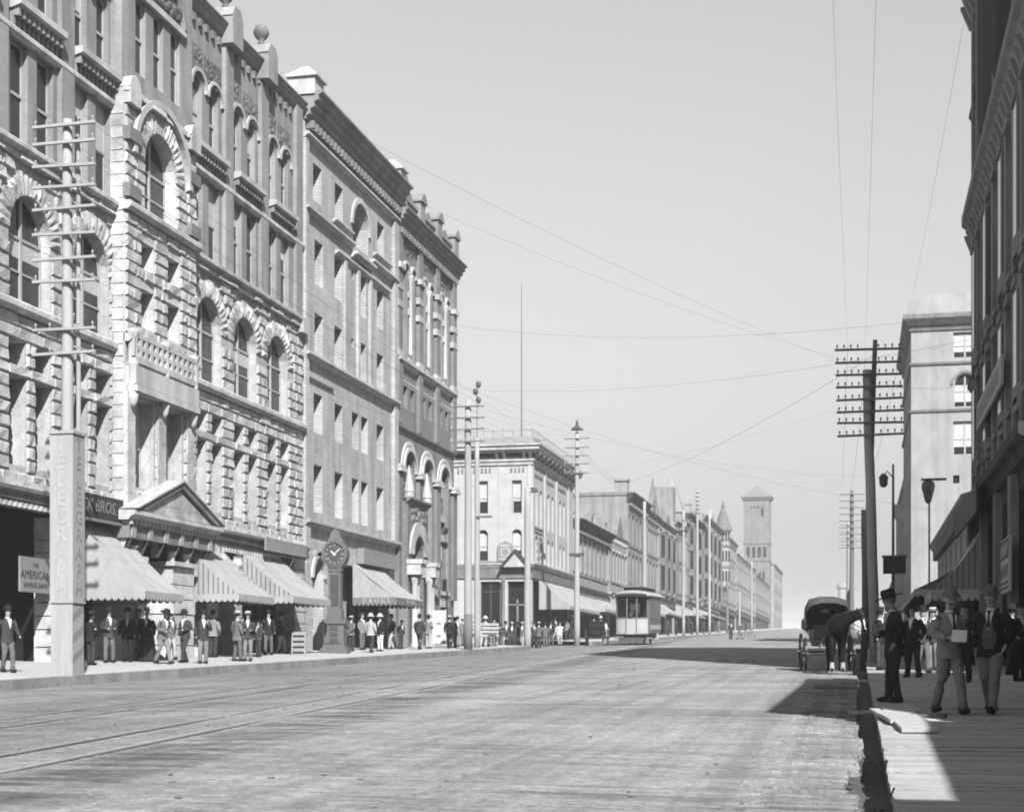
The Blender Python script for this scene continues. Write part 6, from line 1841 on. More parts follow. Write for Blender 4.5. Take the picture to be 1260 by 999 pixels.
st.ico((0, 0, 0), (0.17, 0.13, 0.09), 9, 6); st.v = [(p[0] * rs.uniform(0.85, 1.15), p[1] * rs.uniform(0.85, 1.2), p[2] * rs.uniform(0.8, 1.2)) for p in st.v]
st = st.build('rock', 'linen', None, loc=(0.13, 12.3, lin(12.3) - 1.64)); tag(st, 'white crumpled lump of rubbish lying in the gutter', 'rubbish')
bits = MB()
for k in range(40):
    y_ = rnd.uniform(11, 40); x_ = rnd.uniform(-0.05, 0.25); q = rnd.uniform(0.01, 0.03)
    bits.ico((x_, y_, lin(y_) - 1.71), (q, q * 1.4, q * 0.6), 5, 4)
bits = stuff(bits.build('gutter_rubbish', 'pole_wood_dark')); bits['label'] = 'scattered chips and litter in the shaded gutter'; bits['category'] = 'rubbish'
# ================================================================ wheels, carriages, tram
def wheel_parts(parent, c, r, name='wheel', spokes=12, m='coach_black'):
    """wheel in the y,z plane at c (local)"""
    o = thing_part(name, parent, c)
    mb = MB(xf=lambda a, d, z: (d, a, z)); mb.ring((0, 0), r - 0.065, r, -0.03, 0.03, 0, 2 * pi, 24); mb.build('rim', m, o)
    mb = MB()
    for k in range(spokes):
        a = 2 * pi * k / spokes
        mb.tube([(0, 0.06 * cos(a), 0.06 * sin(a)), (0, (r - 0.04) * cos(a), (r - 0.04) * sin(a))], 0.014, 5, False)
    mb.build('spokes', m, o)
    MB().tube([(-0.1, 0, 0), (0.1, 0, 0)], 0.06, 8).build('hub', m, o)
    return o
def thing_part(name, parent, loc):
    o = bpy.data.objects.new(name, None); COL.objects.link(o); o.parent = parent; o.location = loc; o.empty_display_size = 0.1
    return o
def buggy(label, X, Y, rot, hood=True, scale=1.0):
    b = thing('buggy', label, 'buggy', (X, Y, lin(Y) - 1.46), rot)
    b.scale = (scale,) * 3
    for s in (-1, 1):
        wheel_parts(b, (s * 0.78, 0.62, 0.6), 0.6); wheel_parts(b, (s * 0.74, -0.72, 0.52), 0.52)
    MB().tube([(-0.78, 0.62, 0.6), (0.78, 0.62, 0.6)], 0.03, 6).tube([(-0.74, -0.72, 0.52), (0.74, -0.72, 0.52)], 0.03, 6).tube([(0, 0.62, 0.6), (0, -0.72, 0.54)], 0.03, 6).build('running_gear', 'coach_black', b)
    MB().hexa([(-0.42, -0.85, 0.78), (0.42, -0.85, 0.78), (0.42, 0.8, 0.78), (-0.42, 0.8, 0.78)], [(-0.5, -0.9, 1.02), (0.5, -0.9, 1.02), (0.5, 0.85, 1.02), (-0.5, 0.85, 1.02)]).build('body', 'coach_black', b)
    MB().hexa([(-0.5, -0.95, 1.02), (0.5, -0.95, 1.02), (0.5, -0.92, 1.02), (-0.5, -0.92, 1.02)], [(-0.5, -1.15, 1.42), (0.5, -1.15, 1.42), (0.5, -1.12, 1.42), (-0.5, -1.12, 1.42)]).build('dashboard', 'leather', b)
    MB().box(-0.52, 0.52, -0.1, 0.5, 1.02, 1.25).hexa([(-0.55, 0.45, 1.2), (0.55, 0.45, 1.2), (0.55, 0.58, 1.2), (-0.55, 0.58, 1.2)], [(-0.58, 0.6, 1.78), (0.58, 0.6, 1.78), (0.58, 0.7, 1.78), (-0.58, 0.7, 1.78)]).build('seat', 'leather', b)
    if hood:
        hoops = []
        for (y0, z0, y1, z1) in ((-0.45, 2.1, -0.1, 1.3), (-0.28, 2.28, -0.05, 1.3), (0.2, 2.32, 0.1, 1.3), (0.6, 2.2, 0.4, 1.3), (0.72, 1.7, 0.55, 1.25)):
            hoops.append([(-0.66, y1, z1), (-0.68, y1 * 0.4 + y0 * 0.6, z0 - 0.28), (-0.56, y0, z0 - 0.04), (-0.2, y0, z0 + 0.05), (0.2, y0, z0 + 0.05), (0.56, y0, z0 - 0.04), (0.68, y1 * 0.4 + y0 * 0.6, z0 - 0.28), (0.66, y1, z1)])
        mb = MB()
        ix = [[mb.add(p) for p in h] for h in hoops] ; ix2 = [[mb.add((p[0] * 0.97, p[1], p[2] - 0.02)) for p in h] for h in hoops]
        for A in (ix, ix2):
            for a, c in zip(A, A[1:]):
                for k in range(7): mb.f.append([a[k], a[k + 1], c[k + 1], c[k]])
        mb.f += [ix[-1][::-1]] 
        mb.build('hood', 'hood_leather', b, smooth=True)
        MB().box(-0.12, 0.12, 0.63, 0.645, 1.85, 1.98).build('hood_window', 'linen', b)
    MB().tube([(-0.3, -0.75, 0.7), (-0.32, -1.4, 0.85), (-0.3, -2.9, 1.05)], 0.022, 6).tube([(0.3, -0.75, 0.7), (0.32, -1.4, 0.85), (0.3, -2.9, 1.05)], 0.022, 6).tube([(-0.3, -1.1, 0.8), (0.3, -1.1, 0.8)], 0.022, 6).build('shafts', 'pole_wood_grey', b)
    MB().tube([(-0.55, -0.8, 1.0), (-0.75, -0.85, 1.3)], 0.02, 5).lathe([(0.05, 1.28), (0.09, 1.34), (0.09, 1.55), (0.04, 1.64)], (-0.78, -0.85, 0), 8).build('side_lamp', 'coach_black', b)
    return b

# ---- skinned bodies
def skin(nodes, edges, root, sub=1):
    names = list(nodes)
    me = bpy.data.meshes.new('skin')
    me.from_pydata([nodes[n][:3] for n in names], [(names.index(a), names.index(b)) for a, b in edges], [])
    o = bpy.data.objects.new('skin', me); COL.objects.link(o)
    sm = o.modifiers.new('s', 'SKIN'); sm.use_smooth_shade = True
    if not me.skin_vertices: me.skin_vertices.new()
    for i, n in enumerate(names):
        d = me.skin_vertices[0].data[i]
        r = nodes[n][3:]
        d.radius = (r[0], r[1] if len(r) > 1 else r[0]); d.use_root = (n == root)
    if sub:
        ss = o.modifiers.new('u', 'SUBSURF'); ss.levels = sub; ss.render_levels = sub
    dg = bpy.context.evaluated_depsgraph_get()
    out = bpy.data.meshes.new_from_object(o.evaluated_get(dg))
    bpy.data.objects.remove(o); bpy.data.meshes.remove(me)
    out.polygons.foreach_set('use_smooth', [True] * len(out.polygons))
    return out

ARMS = {
    'down': ((0.245, 0.03, 1.15), (0.25, -0.06, 0.91), (0.25, -0.085, 0.84)),
    'swing_f': ((0.24, -0.06, 1.16), (0.23, -0.24, 0.97), (0.22, -0.3, 0.92)),
    'swing_b': ((0.24, 0.13, 1.17), (0.25, 0.16, 0.93), (0.25, 0.15, 0.86)),
    'hold': ((0.24, 0.02, 1.15), (0.12, -0.22, 1.1), (0.075, -0.28, 1.12)),
    'pocket': ((0.29, 0.06, 1.15), (0.21, -0.05, 0.96), (0.185, -0.07, 0.9)),
    'chin': ((0.22, -0.16, 1.15), (0.1, -0.21, 1.36), (0.06, -0.2, 1.44)),
    'hips': ((0.37, 0.06, 1.17), (0.215, -0.06, 1.04), (0.17, -0.09, 1.01)),
    'behind': ((0.25, 0.11, 1.16), (0.11, 0.18, 1.0), (0.05, 0.185, 0.97)),
    'reach': ((0.22, -0.12, 1.18), (0.16, -0.36, 1.12), (0.14, -0.43, 1.13)),
}
LEGS = {
    'stand': (((0.095, -0.02, 0.5), (0.1, 0.02, 0.1)), ((0.095, -0.02, 0.5), (0.1, 0.02, 0.1))),
    'apart': (((0.12, -0.03, 0.5), (0.15, 0.03, 0.1)), ((0.11, -0.03, 0.5), (0.13, -0.05, 0.1))),
    'walk': (((0.09, -0.16, 0.52), (0.085, -0.27, 0.12)), ((0.09, 0.02, 0.5), (0.09, 0.25, 0.14))),
    'stroll': (((0.075, -0.15, 0.51), (0.05, -0.2, 0.1)), ((0.085, -0.03, 0.5), (0.07, 0.13, 0.12))),
    'sit': (((0.1, -0.42, 0.86), (0.1, -0.5, 0.45)), ((0.1, -0.42, 0.86), (0.1, -0.5, 0.45))),
}
_pc = {}
def pose_mesh(armL, armR, legs, lean, turn, nod, near, coat_len, skirt):
    key = (armL, armR, legs, lean, turn, nod, near, coat_len, skirt)
    if key in _pc: return _pc[key]
    cl, sl = cos(lean), sin(lean)
    def up(p):        # upper body leans forward about the hips
        x, y, z = p[:3]; dz = z - 0.95
        if dz < 0: return tuple(p)
        return (x, y * cl - dz * sl, 0.95 + y * sl + dz * cl) + tuple(p[3:])
    HC = (0, 0.0, 1.53)
    def hd(p):
        x, y, z = p[0] - HC[0], p[1] - HC[1], p[2] - HC[2]
        y, z = y * cos(nod) - z * sin(nod) , y * sin(nod) + z * cos(nod)
        x, y = x * cos(turn) - y * sin(turn), x * sin(turn) + y * cos(turn)
        return up((x + HC[0], y + HC[1], z + HC[2]) + tuple(p[3:]))
    N = {'pelvis': (0, 0, 0.95, 0.145, 0.10), 'waist': up((0, 0, 1.1, 0.13, 0.095)), 'chest': up((0, 0.0, 1.28, 0.14, 0.095)), 'nb': up((0, 0.015, 1.42, 0.06, 0.055)),
         'neck': up((0, 0.005, 1.51, 0.052, 0.055)), 'jaw': hd((0, -0.022, 1.58, 0.068, 0.082)), 'mid': hd((0, -0.01, 1.65, 0.084, 0.105)), 'crown': hd((0, 0.0, 1.73, 0.07, 0.09))}
    E_ = [('pelvis', 'waist'), ('waist', 'chest'), ('chest', 'nb'), ('nb', 'neck'), ('neck', 'jaw'), ('jaw', 'mid'), ('mid', 'crown')]
    if near:
        N['nose'] = hd((0, -0.118, 1.632, 0.016, 0.016)); N['chin'] = hd((0, -0.082, 1.562, 0.032, 0.032))
        N['earl'] = hd((0.088, 0.0, 1.64, 0.013, 0.024)); N['earr'] = hd((-0.088, 0.0, 1.64, 0.013, 0.024))
        E_ += [('mid', 'nose'), ('jaw', 'chin'), ('mid', 'earl'), ('mid', 'earr')]
    coat = MB(); n = 18; rings = []
    for k, (z, rx, ry, cy) in enumerate(((1.46, 0.075, 0.07, 0.01), (1.43, 0.115, 0.085, 0.012), (1.385, 0.17, 0.108, 0.008), (1.28, 0.188, 0.132, 0), (1.12, 0.168, 0.128, 0), (1.0, 0.172, 0.134, 0), (0.88, 0.186, 0.15, 0.004), (coat_len, 0.196, 0.16, 0.01))):
        f = max(0, 1.15 - z) * 0.1
        rings.append([coat.add(up((rx * (1 + f * sin(q * 2.1)) * cos(2 * pi * q / n), cy + ry * (1 + f * sin(q * 2.1 + 1)) * sin(2 * pi * q / n), z))) for q in range(n)])
    for a, b in zip(rings, rings[1:]):
        for q in range(n): coat.f.append([a[q], b[q], b[(q + 1) % n], a[(q + 1) % n]])
    coat.f += [rings[0][::-1], rings[-1]]
    tro = MB(); rings = []
    fold = lambda m: [(p[0] + 0.02 * mnoise.noise(Vector(p) * 9), p[1] + 0.024 * mnoise.noise(Vector(p) * 8 + Vector((9, 0, 0))), p[2]) for p in m.v]
    for (z, rx, ry) in ((1.03, 0.14, 0.11), (0.92, 0.16, 0.122), (0.82, 0.165, 0.118)):
        rings.append([tro.add((rx * cos(2 * pi * q / n), ry * sin(2 * pi * q / n), z)) for q in range(n)])
    for a, b in zip(rings, rings[1:]):
        for q in range(n): tro.f.append([a[q], b[q], b[(q + 1) % n], a[(q + 1) % n]])
    tro.f += [rings[0][::-1], rings[-1]]
    feet = []
    hands = []
    for s, arm, leg in ((1, armL, LEGS[legs][0]), (-1, armR, LEGS[legs][1])):
        q = 'L' if s > 0 else 'R'
        e, w, p = [up((s * v[0], v[1], v[2])) for v in ARMS[arm]]
        N['sh' + q] = up((s * 0.155, 0.01, 1.37, 0.042)); N['el' + q] = e + (0.043,); N['wr' + q] = w + (0.031, 0.026); N['pa' + q] = p + (0.038, 0.02)
        E_ += [('chest', 'sh' + q), ('sh' + q, 'el' + q), ('el' + q, 'wr' + q), ('wr' + q, 'pa' + q)]
        sh_ = Vector(up((s * 0.15, 0.01, 1.385))); ev, wv = Vector(e), Vector(w)
        st_ = [sh_, sh_.lerp(ev, 0.25) + Vector((s * 0.012, 0, 0)), sh_.lerp(ev, 0.6), ev, ev.lerp(wv, 0.15), ev.lerp(wv, 0.55), ev.lerp(wv, 0.97)]
        coat.tube(st_, [0.088, 0.088, 0.074, 0.066, 0.066, 0.058, 0.05], 10)
        d = (Vector(p) - Vector(w)).normalized(); side = d.cross(Vector((s, 0.3, 0))).normalized()
        if side.length < 0.5: side = Vector((0, 1, 0))
        hands.append((Vector(p), d))
        if near:
            curl = d.cross(side)
            for k, (off, L) in enumerate(((-0.027, 0.062), (-0.009, 0.075), (0.009, 0.072), (0.026, 0.055))):
                b0 = Vector(p) + side * off + d * 0.03; b1 = b0 + d * L * 0.55; b2 = b1 + (d * 0.75 + curl * 0.5 * s) * L * 0.5
                N['f%s%d' % (q, k)] = tuple(b0) + (0.0095,); N['g%s%d' % (q, k)] = tuple(b1) + (0.0088,); N['h%s%d' % (q, k)] = tuple(b2) + (0.0078,)
                E_ += [('pa' + q, 'f%s%d' % (q, k)), ('f%s%d' % (q, k), 'g%s%d' % (q, k)), ('g%s%d' % (q, k), 'h%s%d' % (q, k))]
            b0 = Vector(p) - side * 0.04 - d * 0.015; b1 = b0 - side * 0.02 + d * 0.035
            N['t' + q] = tuple(b0) + (0.0115,); N['u' + q] = tuple(b1) + (0.0095,)
            E_ += [('pa' + q, 't' + q), ('t' + q, 'u' + q)]
        kn = (s * leg[0][0], leg[0][1], leg[0][2]); an = (s * leg[1][0], leg[1][1], leg[1][2])
        N['hip' + q] = (s * 0.088, 0, 0.885, 0.088); N['kn' + q] = kn + (0.056,); N['an' + q] = an + (0.036,)
        E_ += [('pelvis', 'hip' + q), ('hip' + q, 'kn' + q), ('kn' + q, 'an' + q)]
        hv, kv, av = Vector((s * 0.083, 0, 0.9)), Vector(kn), Vector((an[0], an[1] + 0.005, an[2] - 0.055))
        tro.tube([hv, hv.lerp(kv, 0.35), hv.lerp(kv, 0.8), kv, kv.lerp(av, 0.3), kv.lerp(av, 0.75), av], [0.088, 0.1, 0.08, 0.073, 0.07, 0.066, 0.071], 12)
        feet.append(an)
    r = {'body': skin(N, E_, 'pelvis', 1), 'coat': None}
    coat.v = fold(coat); tro.v = fold(tro); r['coat'] = coat.mesh('coat', True)
    if not skirt: r['trousers'] = tro.mesh('trousers', True)
    mb = MB()
    for an in feet:
        t = an[2] - 0.1
        for (dy, rx, ry, rz_) in ((-0.07, 0.048, 0.13, 0.05), (0.02, 0.045, 0.07, 0.06)):
            mb.ico((an[0], an[1] + dy, 0.045 + t), (rx, ry, rz_), 8, 6)
    r['shoes'] = mb.mesh('shoes', True)
    # white shirt front and collar
    mb = MB()
    L_ = [up((x, y, z)) for x, y, z in ((-0.06, -0.092, 1.445), (0.06, -0.092, 1.445), (0.045, -0.128, 1.37), (0.0, -0.152, 1.18), (-0.045, -0.128, 1.37))]
    B_ = [up((x, y + 0.05, z)) for x, y, z in ((-0.06, -0.092, 1.445), (0.06, -0.092, 1.445), (0.045, -0.128, 1.37), (0.0, -0.152, 1.18), (-0.045, -0.128, 1.37))]
    i = [mb.add(p) for p in L_]; j = [mb.add(p) for p in B_]
    mb.f += [[i[0], i[1], i[2], i[4]], [i[4], i[2], i[3]]] + [[i[k], j[k], j[(k + 1) % 5], i[(k + 1) % 5]] for k in range(5)]
    n = 12
    ra = [mb.add(up((0.068 * cos(2 * pi * k / n), 0.005 + 0.07 * sin(2 * pi * k / n), 1.45))) for k in range(n)]; rb_ = [mb.add(up((0.064 * cos(2 * pi * k / n), 0.005 + 0.066 * sin(2 * pi * k / n), 1.49))) for k in range(n)]
    for k in range(n): mb.f.append([ra[k], ra[(k + 1) % n], rb_[(k + 1) % n], rb_[k]])
    r['shirt_front'] = mb.mesh('shirt_front')
    # hair cap, beard, eyes in head space
    mb = MB(); mb.ico((0, 0.024, 1.668), (0.083, 0.09, 0.09), 10, 8); mb.v = [hd(p) for p in mb.v]; r['hair'] = mb.mesh('hair', True)
    mb = MB()
    for s in (-1, 1): mb.ico((s * 0.032, -0.096, 1.655), (0.015, 0.008, 0.009), 6, 4); mb.box(s * 0.034 - 0.018, s * 0.034 + 0.018, -0.098, -0.085, 1.672, 1.68)
    mb.v = [hd(p) for p in mb.v]; r['eyes'] = mb.mesh('eyes')
    mb = MB()
    for s in (-1, 1): mb.ico((s * 0.022, -0.1, 1.598), (0.022, 0.012, 0.007), 6, 4)
    mb.v = [hd(p) for p in mb.v]; r['moustache'] = mb.mesh('moustache')
    mb = MB(); mb.ico((0, -0.07, 1.545), (0.058, 0.045, 0.065), 8, 6); mb.v = [hd(p) for p in mb.v]; r['beard'] = mb.mesh('beard', True)
    # folds of a skirt
    if skirt:
        mb = MB(); n = 20; rings = []
        for (z, rx, ry, dy) in ((1.12, 0.125, 0.1, 0), (0.98, 0.18, 0.16, 0.03), (0.8, 0.23, 0.24, 0.05), (0.4, 0.29, 0.32, 0.06), (0.03, 0.36, 0.4, 0.07)):
            rings.append([mb.add(((rx * (1 + 0.06 * sin(5 * k) * (1.1 - z))) * cos(2 * pi * k / n), dy + ry * (1 + 0.06 * sin(5 * k) * (1.1 - z)) * sin(2 * pi * k / n), z)) for k in range(n)])
        for a, b in zip(rings, rings[1:]):
            for k in range(n): mb.f.append([a[k], b[k], b[(k + 1) % n], a[(k + 1) % n]])
        mb.f.append(rings[0])
        r['skirt'] = mb.mesh('skirt', True)
    r['_hd'] = hd; r['_hands'] = hands
    _pc[key] = r
    return r
HATS = {
    'bowler': ([(0.155, 0.012), (0.16, 0.0), (0.15, -0.008), (0.1, 0.0), (0.102, 0.05), (0.095, 0.09), (0.06, 0.125), (0.01, 0.135)], 'cloth_black'),
    'pale_bowler': ([(0.142, 0.016), (0.146, 0.004), (0.13, -0.004), (0.094, 0.0), (0.095, 0.05), (0.086, 0.085), (0.056, 0.118), (0.01, 0.128)], 'cloth_grey'),
    'slouch': ([(0.2, -0.01), (0.21, 0.0), (0.2, 0.012), (0.11, 0.006), (0.107, 0.09), (0.085, 0.13), (0.03, 0.12), (0.01, 0.115)], 'cloth_black'),
    'boater': ([(0.17, 0.0), (0.172, 0.008), (0.11, 0.01), (0.108, 0.09), (0.09, 0.097), (0.01, 0.098)], 'straw'),
    'sun': ([(0.2, -0.03), (0.205, -0.02), (0.12, 0.02), (0.108, 0.08), (0.07, 0.13), (0.01, 0.14)], 'straw'),
    'cap': ([(0.1, 0.0), (0.115, 0.03), (0.118, 0.06), (0.09, 0.085), (0.01, 0.09)], 'cloth_dark'),
    'bonnet': ([(0.17, 0.02), (0.18, 0.03), (0.11, 0.03), (0.1, 0.1), (0.05, 0.16), (0.01, 0.17)], 'linen'),
}
def person(label, X, Y, face, coat='cloth_dark', legs_m='cloth_dark', hat='bowler', arms=('down', 'down'), legs='stand', lean=0.03, turn=0.0, nod=0.0, near=False,
           coat_len=0.8, h=1.0, skirt=False, shirt='linen', extras=(), zadd=0.0, group=None, hatm=None, hair='hair', z=None):
    r = pose_mesh(arms[0], arms[1], legs, lean, turn, nod, near, coat_len, skirt)
    zz = (gz(X, Y) if z is None else z) + zadd
    o = link('person', r['body'], 'skin', None, (X, Y, zz), R(face), (h, h, h))
    tag(o, label, 'person', group)
    link('coat' if not skirt else 'bodice', r['coat'], coat, o)
    if skirt: link('skirt', r['skirt'], legs_m, o)
    else: link('trousers', r['trousers'], legs_m, o)
    link('shoes', r['shoes'], 'leather', o)
    if shirt: link('shirt_front', r['shirt_front'], shirt, o)
    link('hair', r['hair'], hair, o)
    if near and shirt and not skirt:
        kt = ('tie',) + arms + (legs, lean)
        if kt not in _pc:
            cl, sl = cos(lean), sin(lean); mb = MB()
            P_ = [(x, -sl * (z - 0.95) + y * cl, 0.95 + y * sl + (z - 0.95) * cl) for x, y, z in ((-0.03, -0.105, 1.45), (0.03, -0.105, 1.45), (0.012, -0.118, 1.42), (0.02, -0.152, 1.22), (-0.02, -0.152, 1.22), (-0.012, -0.118, 1.42))]
            mb.poly(P_); mb.f.append([mb.add((p[0], p[1] - 0.006, p[2])) for p in P_]); _pc[kt] = mb.mesh('tie')
        link('tie', _pc[kt], 'cloth_black', o)
    if near: link('eyes', r['eyes'], 'letter_black', o)
    for e in extras: link(e, r[e], hair, o)
    if hat:
        prof, hm = HATS[hat]
        k = ('hat', hat, round(lean, 3), turn, nod)
        if k not in _pc:
            mb = MB(); mb.lathe(prof, (0, 0.0, 1.705), 16, 0.92, 1.08); mb.v = [r['_hd'](p) for p in mb.v]; _pc[k] = mb.mesh('hat', True)
        ho = link('hat', _pc[k], hatm or hm, o)
        if hat in ('boater', 'sun'):
            k2 = k + ('band',)
            if k2 not in _pc:
                mb = MB(); mb.lathe([(0.1105, 0.012), (0.1105, 0.045)], (0, 0, 1.705), 16, 0.92, 1.08); mb.v = [r['_hd'](p) for p in mb.v]; _pc[k2] = mb.mesh('hat_band')
            link('hat_band', _pc[k2], 'cloth_black', ho)
    return o, r
def LP(x, X): return X, at_X(x, X)
# left pavement
def lp_person(label, x, X, face, **k): return person(label, X, at_X(x, X), face, **k)
lp_person('man in dark coat and white shirt walking in at the left edge', 9, -22.4, 60, coat='cloth_dark', legs_m='cloth_grey', hat='bowler', legs='stroll', arms=('swing_f', 'swing_b'))
lp_person('man in black suit standing in the shade under the first awning', 157, -23.9, 20, coat='cloth_black', legs_m='cloth_black', hat='bowler')
lp_person('woman in long dark dress and white hat under the first awning', 181, -23.6, 10, coat='cloth_black', legs_m='cloth_black', hat='bonnet', skirt=True, coat_len=0.95, shirt='linen')
lp_person('man in shirt sleeves beside the woman in the white hat', 171, -24.1, -10, coat='cloth_dark', legs_m='cloth_grey', hat='cap')
lp_person('stooping man in wide dark hat and light trousers striding past the porch', 200, -22.2, 70, coat='cloth_grey', legs_m='cloth_mid', hat='slouch', legs='walk', arms=('hold', 'hold'), lean=0.2, nod=0.2)
lp_person('man in dark jacket holding white paper beside the stone pier', 228, -22.3, -20, coat='cloth_dark', legs_m='cloth_dark', hat='bowler', arms=('hold', 'down'), legs='stroll', nod=0.2)
lp_person('man in bowler and grey trousers with one hand raised to his chin', 250, -21.5, 35, coat='cloth_dark', legs_m='cloth_mid', hat='bowler', arms=('chin', 'down'))
lp_person('man in straw boater and grey coat seen from behind', 292, -21.7, 150, coat='cloth_grey', legs_m='cloth_grey', hat='boater', legs='apart', coat_len=0.74)
lp_person('man in straw boater facing the street with white cuffs', 305, -21.4, 20, coat='cloth_dark', legs_m='cloth_mid', hat='boater', arms=('hold', 'hold'))
lp_person('boy in cap waiting behind the two boater hats', 318, -23.0, -30, coat='cloth_dark', legs_m='cloth_dark', hat='cap', h=0.82)
lp_person('man in light jacket and white sun hat seen from behind by the drug store', 456, -22.0, 170, coat='cloth_light', legs_m='cloth_dark', hat='sun', legs='stroll')
lp_person('man in black jacket and white trousers talking by the drug store', 468, -22.5, -30, coat='cloth_black', legs_m='linen', hat='sun')
lp_person('dark boy leaning at the drug store corner', 493, -23.2, 60, coat='cloth_dark', legs_m='cloth_dark', hat='cap', h=0.84, lean=0.15)
lp_person('stout man in dark coat walking away past the notice board', 516, -22.2, 170, coat='cloth_dark', legs_m='cloth_dark', hat='bowler', legs='walk', h=1.02)
lp_person('man carrying a barred bundle behind the stout man', 527, -22.6, 160, coat='cloth_mid', legs_m='cloth_light', hat='slouch', arms=('hold', 'hold'))
lp_person('man in dark coat walking up to the thick pale pole', 553, -21.6, 190, coat='cloth_black', legs_m='cloth_black', hat='boater', legs='walk')
crowd = [(563, -22.6, 20, 'cloth_mid', 'cloth_mid', 'bowler', 'in mid grey suit right behind the thick pale pole'), (597, -21.6, 60, 'cloth_mid', 'cloth_dark', 'sun', 'in pale hat leaning by the handcart'),
         (608, -21.8, 170, 'cloth_dark', 'cloth_dark', 'bowler', 'in dark suit with his back turned near the handcart'), (622, -22.0, 40, 'cloth_dark', 'cloth_light', 'bowler', 'with light trousers at the street crossing'),
         (630, -21.4, 10, 'cloth_dark', 'cloth_dark', 'boater', 'in straw boater facing us at the street crossing'), (637, -22.0, -50, 'cloth_dark', 'cloth_mid', 'boater', 'in straw boater turned aside left of the stout lamp pole'),
         (657, -21.8, 30, 'cloth_dark', 'cloth_dark', 'bowler', 'in dark coat just right of the stout lamp pole'), (663, -21.2, 170, 'cloth_grey', 'cloth_dark', 'boater', 'in pale hat between two dark coats'),
         (671, -21.9, 200, 'cloth_grey', 'cloth_grey', 'bowler', 'in grey suit right of the pale hatted one'), (689, -22.4, 10, 'linen', 'cloth_light', 'cap', 'in white shirt sleeves with hands on hips under the wide awning'),
         (697, -23.0, -20, 'cloth_mid', 'cloth_dark', 'bowler', 'in mid grey coat at the wide awning'), (703, -23.2, 20, 'cloth_dark', 'cloth_dark', 'bowler', 'in dark coat close to the arc lamp pole'),
         (579, -22.8, -70, 'cloth_dark', 'cloth_dark', 'cap', 'in cap half hidden behind the handcart')]
for x, X_, fc, cm, lm, ht, lb_ in crowd:
    person('man ' + lb_, X_, at_X(x, X_), fc, coat=cm, legs_m=lm, hat=ht, arms=('hips', 'hips') if 'hips' in lb_ else ('down', 'pocket'), legs=rnd.choice(['stand', 'apart', 'stroll']), h=rnd.uniform(0.96, 1.02))
far_p = [(808, -19.0, 'walking on the road right of the tram', 'cloth_light'), (822, -21.6, 'below the gabled building awning', 'cloth_dark'), (832, -21.8, 'in the shade right of the gabled building', 'cloth_black'),
         (851, -21.4, 'between two distant pale poles', 'cloth_dark'), (866, -21.6, 'beside the pole with the insulator string', 'cloth_dark'), (884, -21.2, 'near the slim pole with the sign arm', 'cloth_grey'), (918, -20.9, 'far up the pavement before the square tower', 'cloth_dark')]
for x, X_, lb_, cm in far_p:
    person('tiny distant figure ' + lb_, X_, at_X(x, X_), rnd.uniform(-60, 200), coat=cm, legs_m=cm, hat='bowler', shirt=None)
more = [(112, -23.4, 'at the shop door left of the lettered pole shade'), (134, -24.0, 'in the dark shop front under the first awning'), (210, -24.2, 'behind the striding man by the stone pier'), (262, -24.0, 'in the doorway under the striped awning by the porch'), (330, -23.8, 'between the two striped awnings'), (345, -24.2, 'deep under the striped awning next to the clock'),
 (432, -23.6, 'just right of the street clock'), (445, -24.0, 'at the drug store window'), (482, -23.4, 'in the drug store doorway'), (560, -22.0, 'left of the thick pale pole foot'), (569, -23.4, 'by the far corner of the banded building'), (585, -23.6, 'behind the pale handcart'), (602, -22.8, 'past the handcart at the corner'), (615, -23.4, 'before the corner shop window'), (643, -22.6, 'against the stout lamp pole'), (652, -23.4, 'at the corner door'),
 (678, -23.0, 'at the near end of the wide awning'), (683, -23.6, 'under the wide awning near its end'), (708, -23.8, 'behind the arc lamp pole')]
for k, (x, X_, lb_) in enumerate(more):
    cm = ('cloth_black', 'cloth_dark', 'cloth_grey', 'cloth_mid')[k % 4]
    person('standing figure ' + lb_, X_, at_X(x, X_), rnd.uniform(-80, 200), coat=cm, legs_m=('cloth_dark', 'cloth_grey', 'cloth_light')[k % 3], hat=('bowler', 'cap', 'boater', 'slouch')[(k * 7) % 4], arms=(('down', 'pocket'), ('hold', 'hold'), ('behind', 'behind'), ('hips', 'down'))[k % 4], legs=('stand', 'apart', 'stroll')[k % 3], h=rnd.uniform(0.93, 1.03))
# two men far out in the road, one with a bicycle
person('distant man in dark suit standing in the middle of the road', -12.4, 160.0, 30, coat='cloth_dark', legs_m='cloth_black', hat='bowler', z=lin(160) - 1.44)
person('distant man bending over a bicycle in the middle of the road', -11.6, 160.5, 100, coat='cloth_grey', legs_m='cloth_mid', hat='cap', lean=0.3, arms=('reach', 'reach'), legs='walk', z=lin(160.5) - 1.44)
bc = thing('bicycle', 'bicycle held by the bending man out in the road', 'bicycle', (-10.9, 160.3, lin(160.3) - 1.44), R(80))
for y_ in (-0.52, 0.52):
    mb = MB(xf=lambda a, d, z: (d, a, z)); mb.ring((y_, 0.35), 0.31, 0.35, -0.02, 0.02, 0, 2 * pi, 20)
    for q in range(8): mb.box(y_ - 0.005, y_ + 0.005, -0.004, 0.004, 0.05, 0.65)
    mb.build('wheel', 'iron', bc)
MB().tube([(0, 0.52, 0.35), (0, 0.15, 0.8), (0, -0.38, 0.85), (0, -0.52, 0.35)], 0.018, 6).tube([(0, 0.15, 0.8), (0, 0.05, 0.32), (0, -0.38, 0.82)], 0.018, 6).tube([(0, 0.05, 0.32), (0, 0.52, 0.35)], 0.015, 6).build('frame', 'iron', bc)
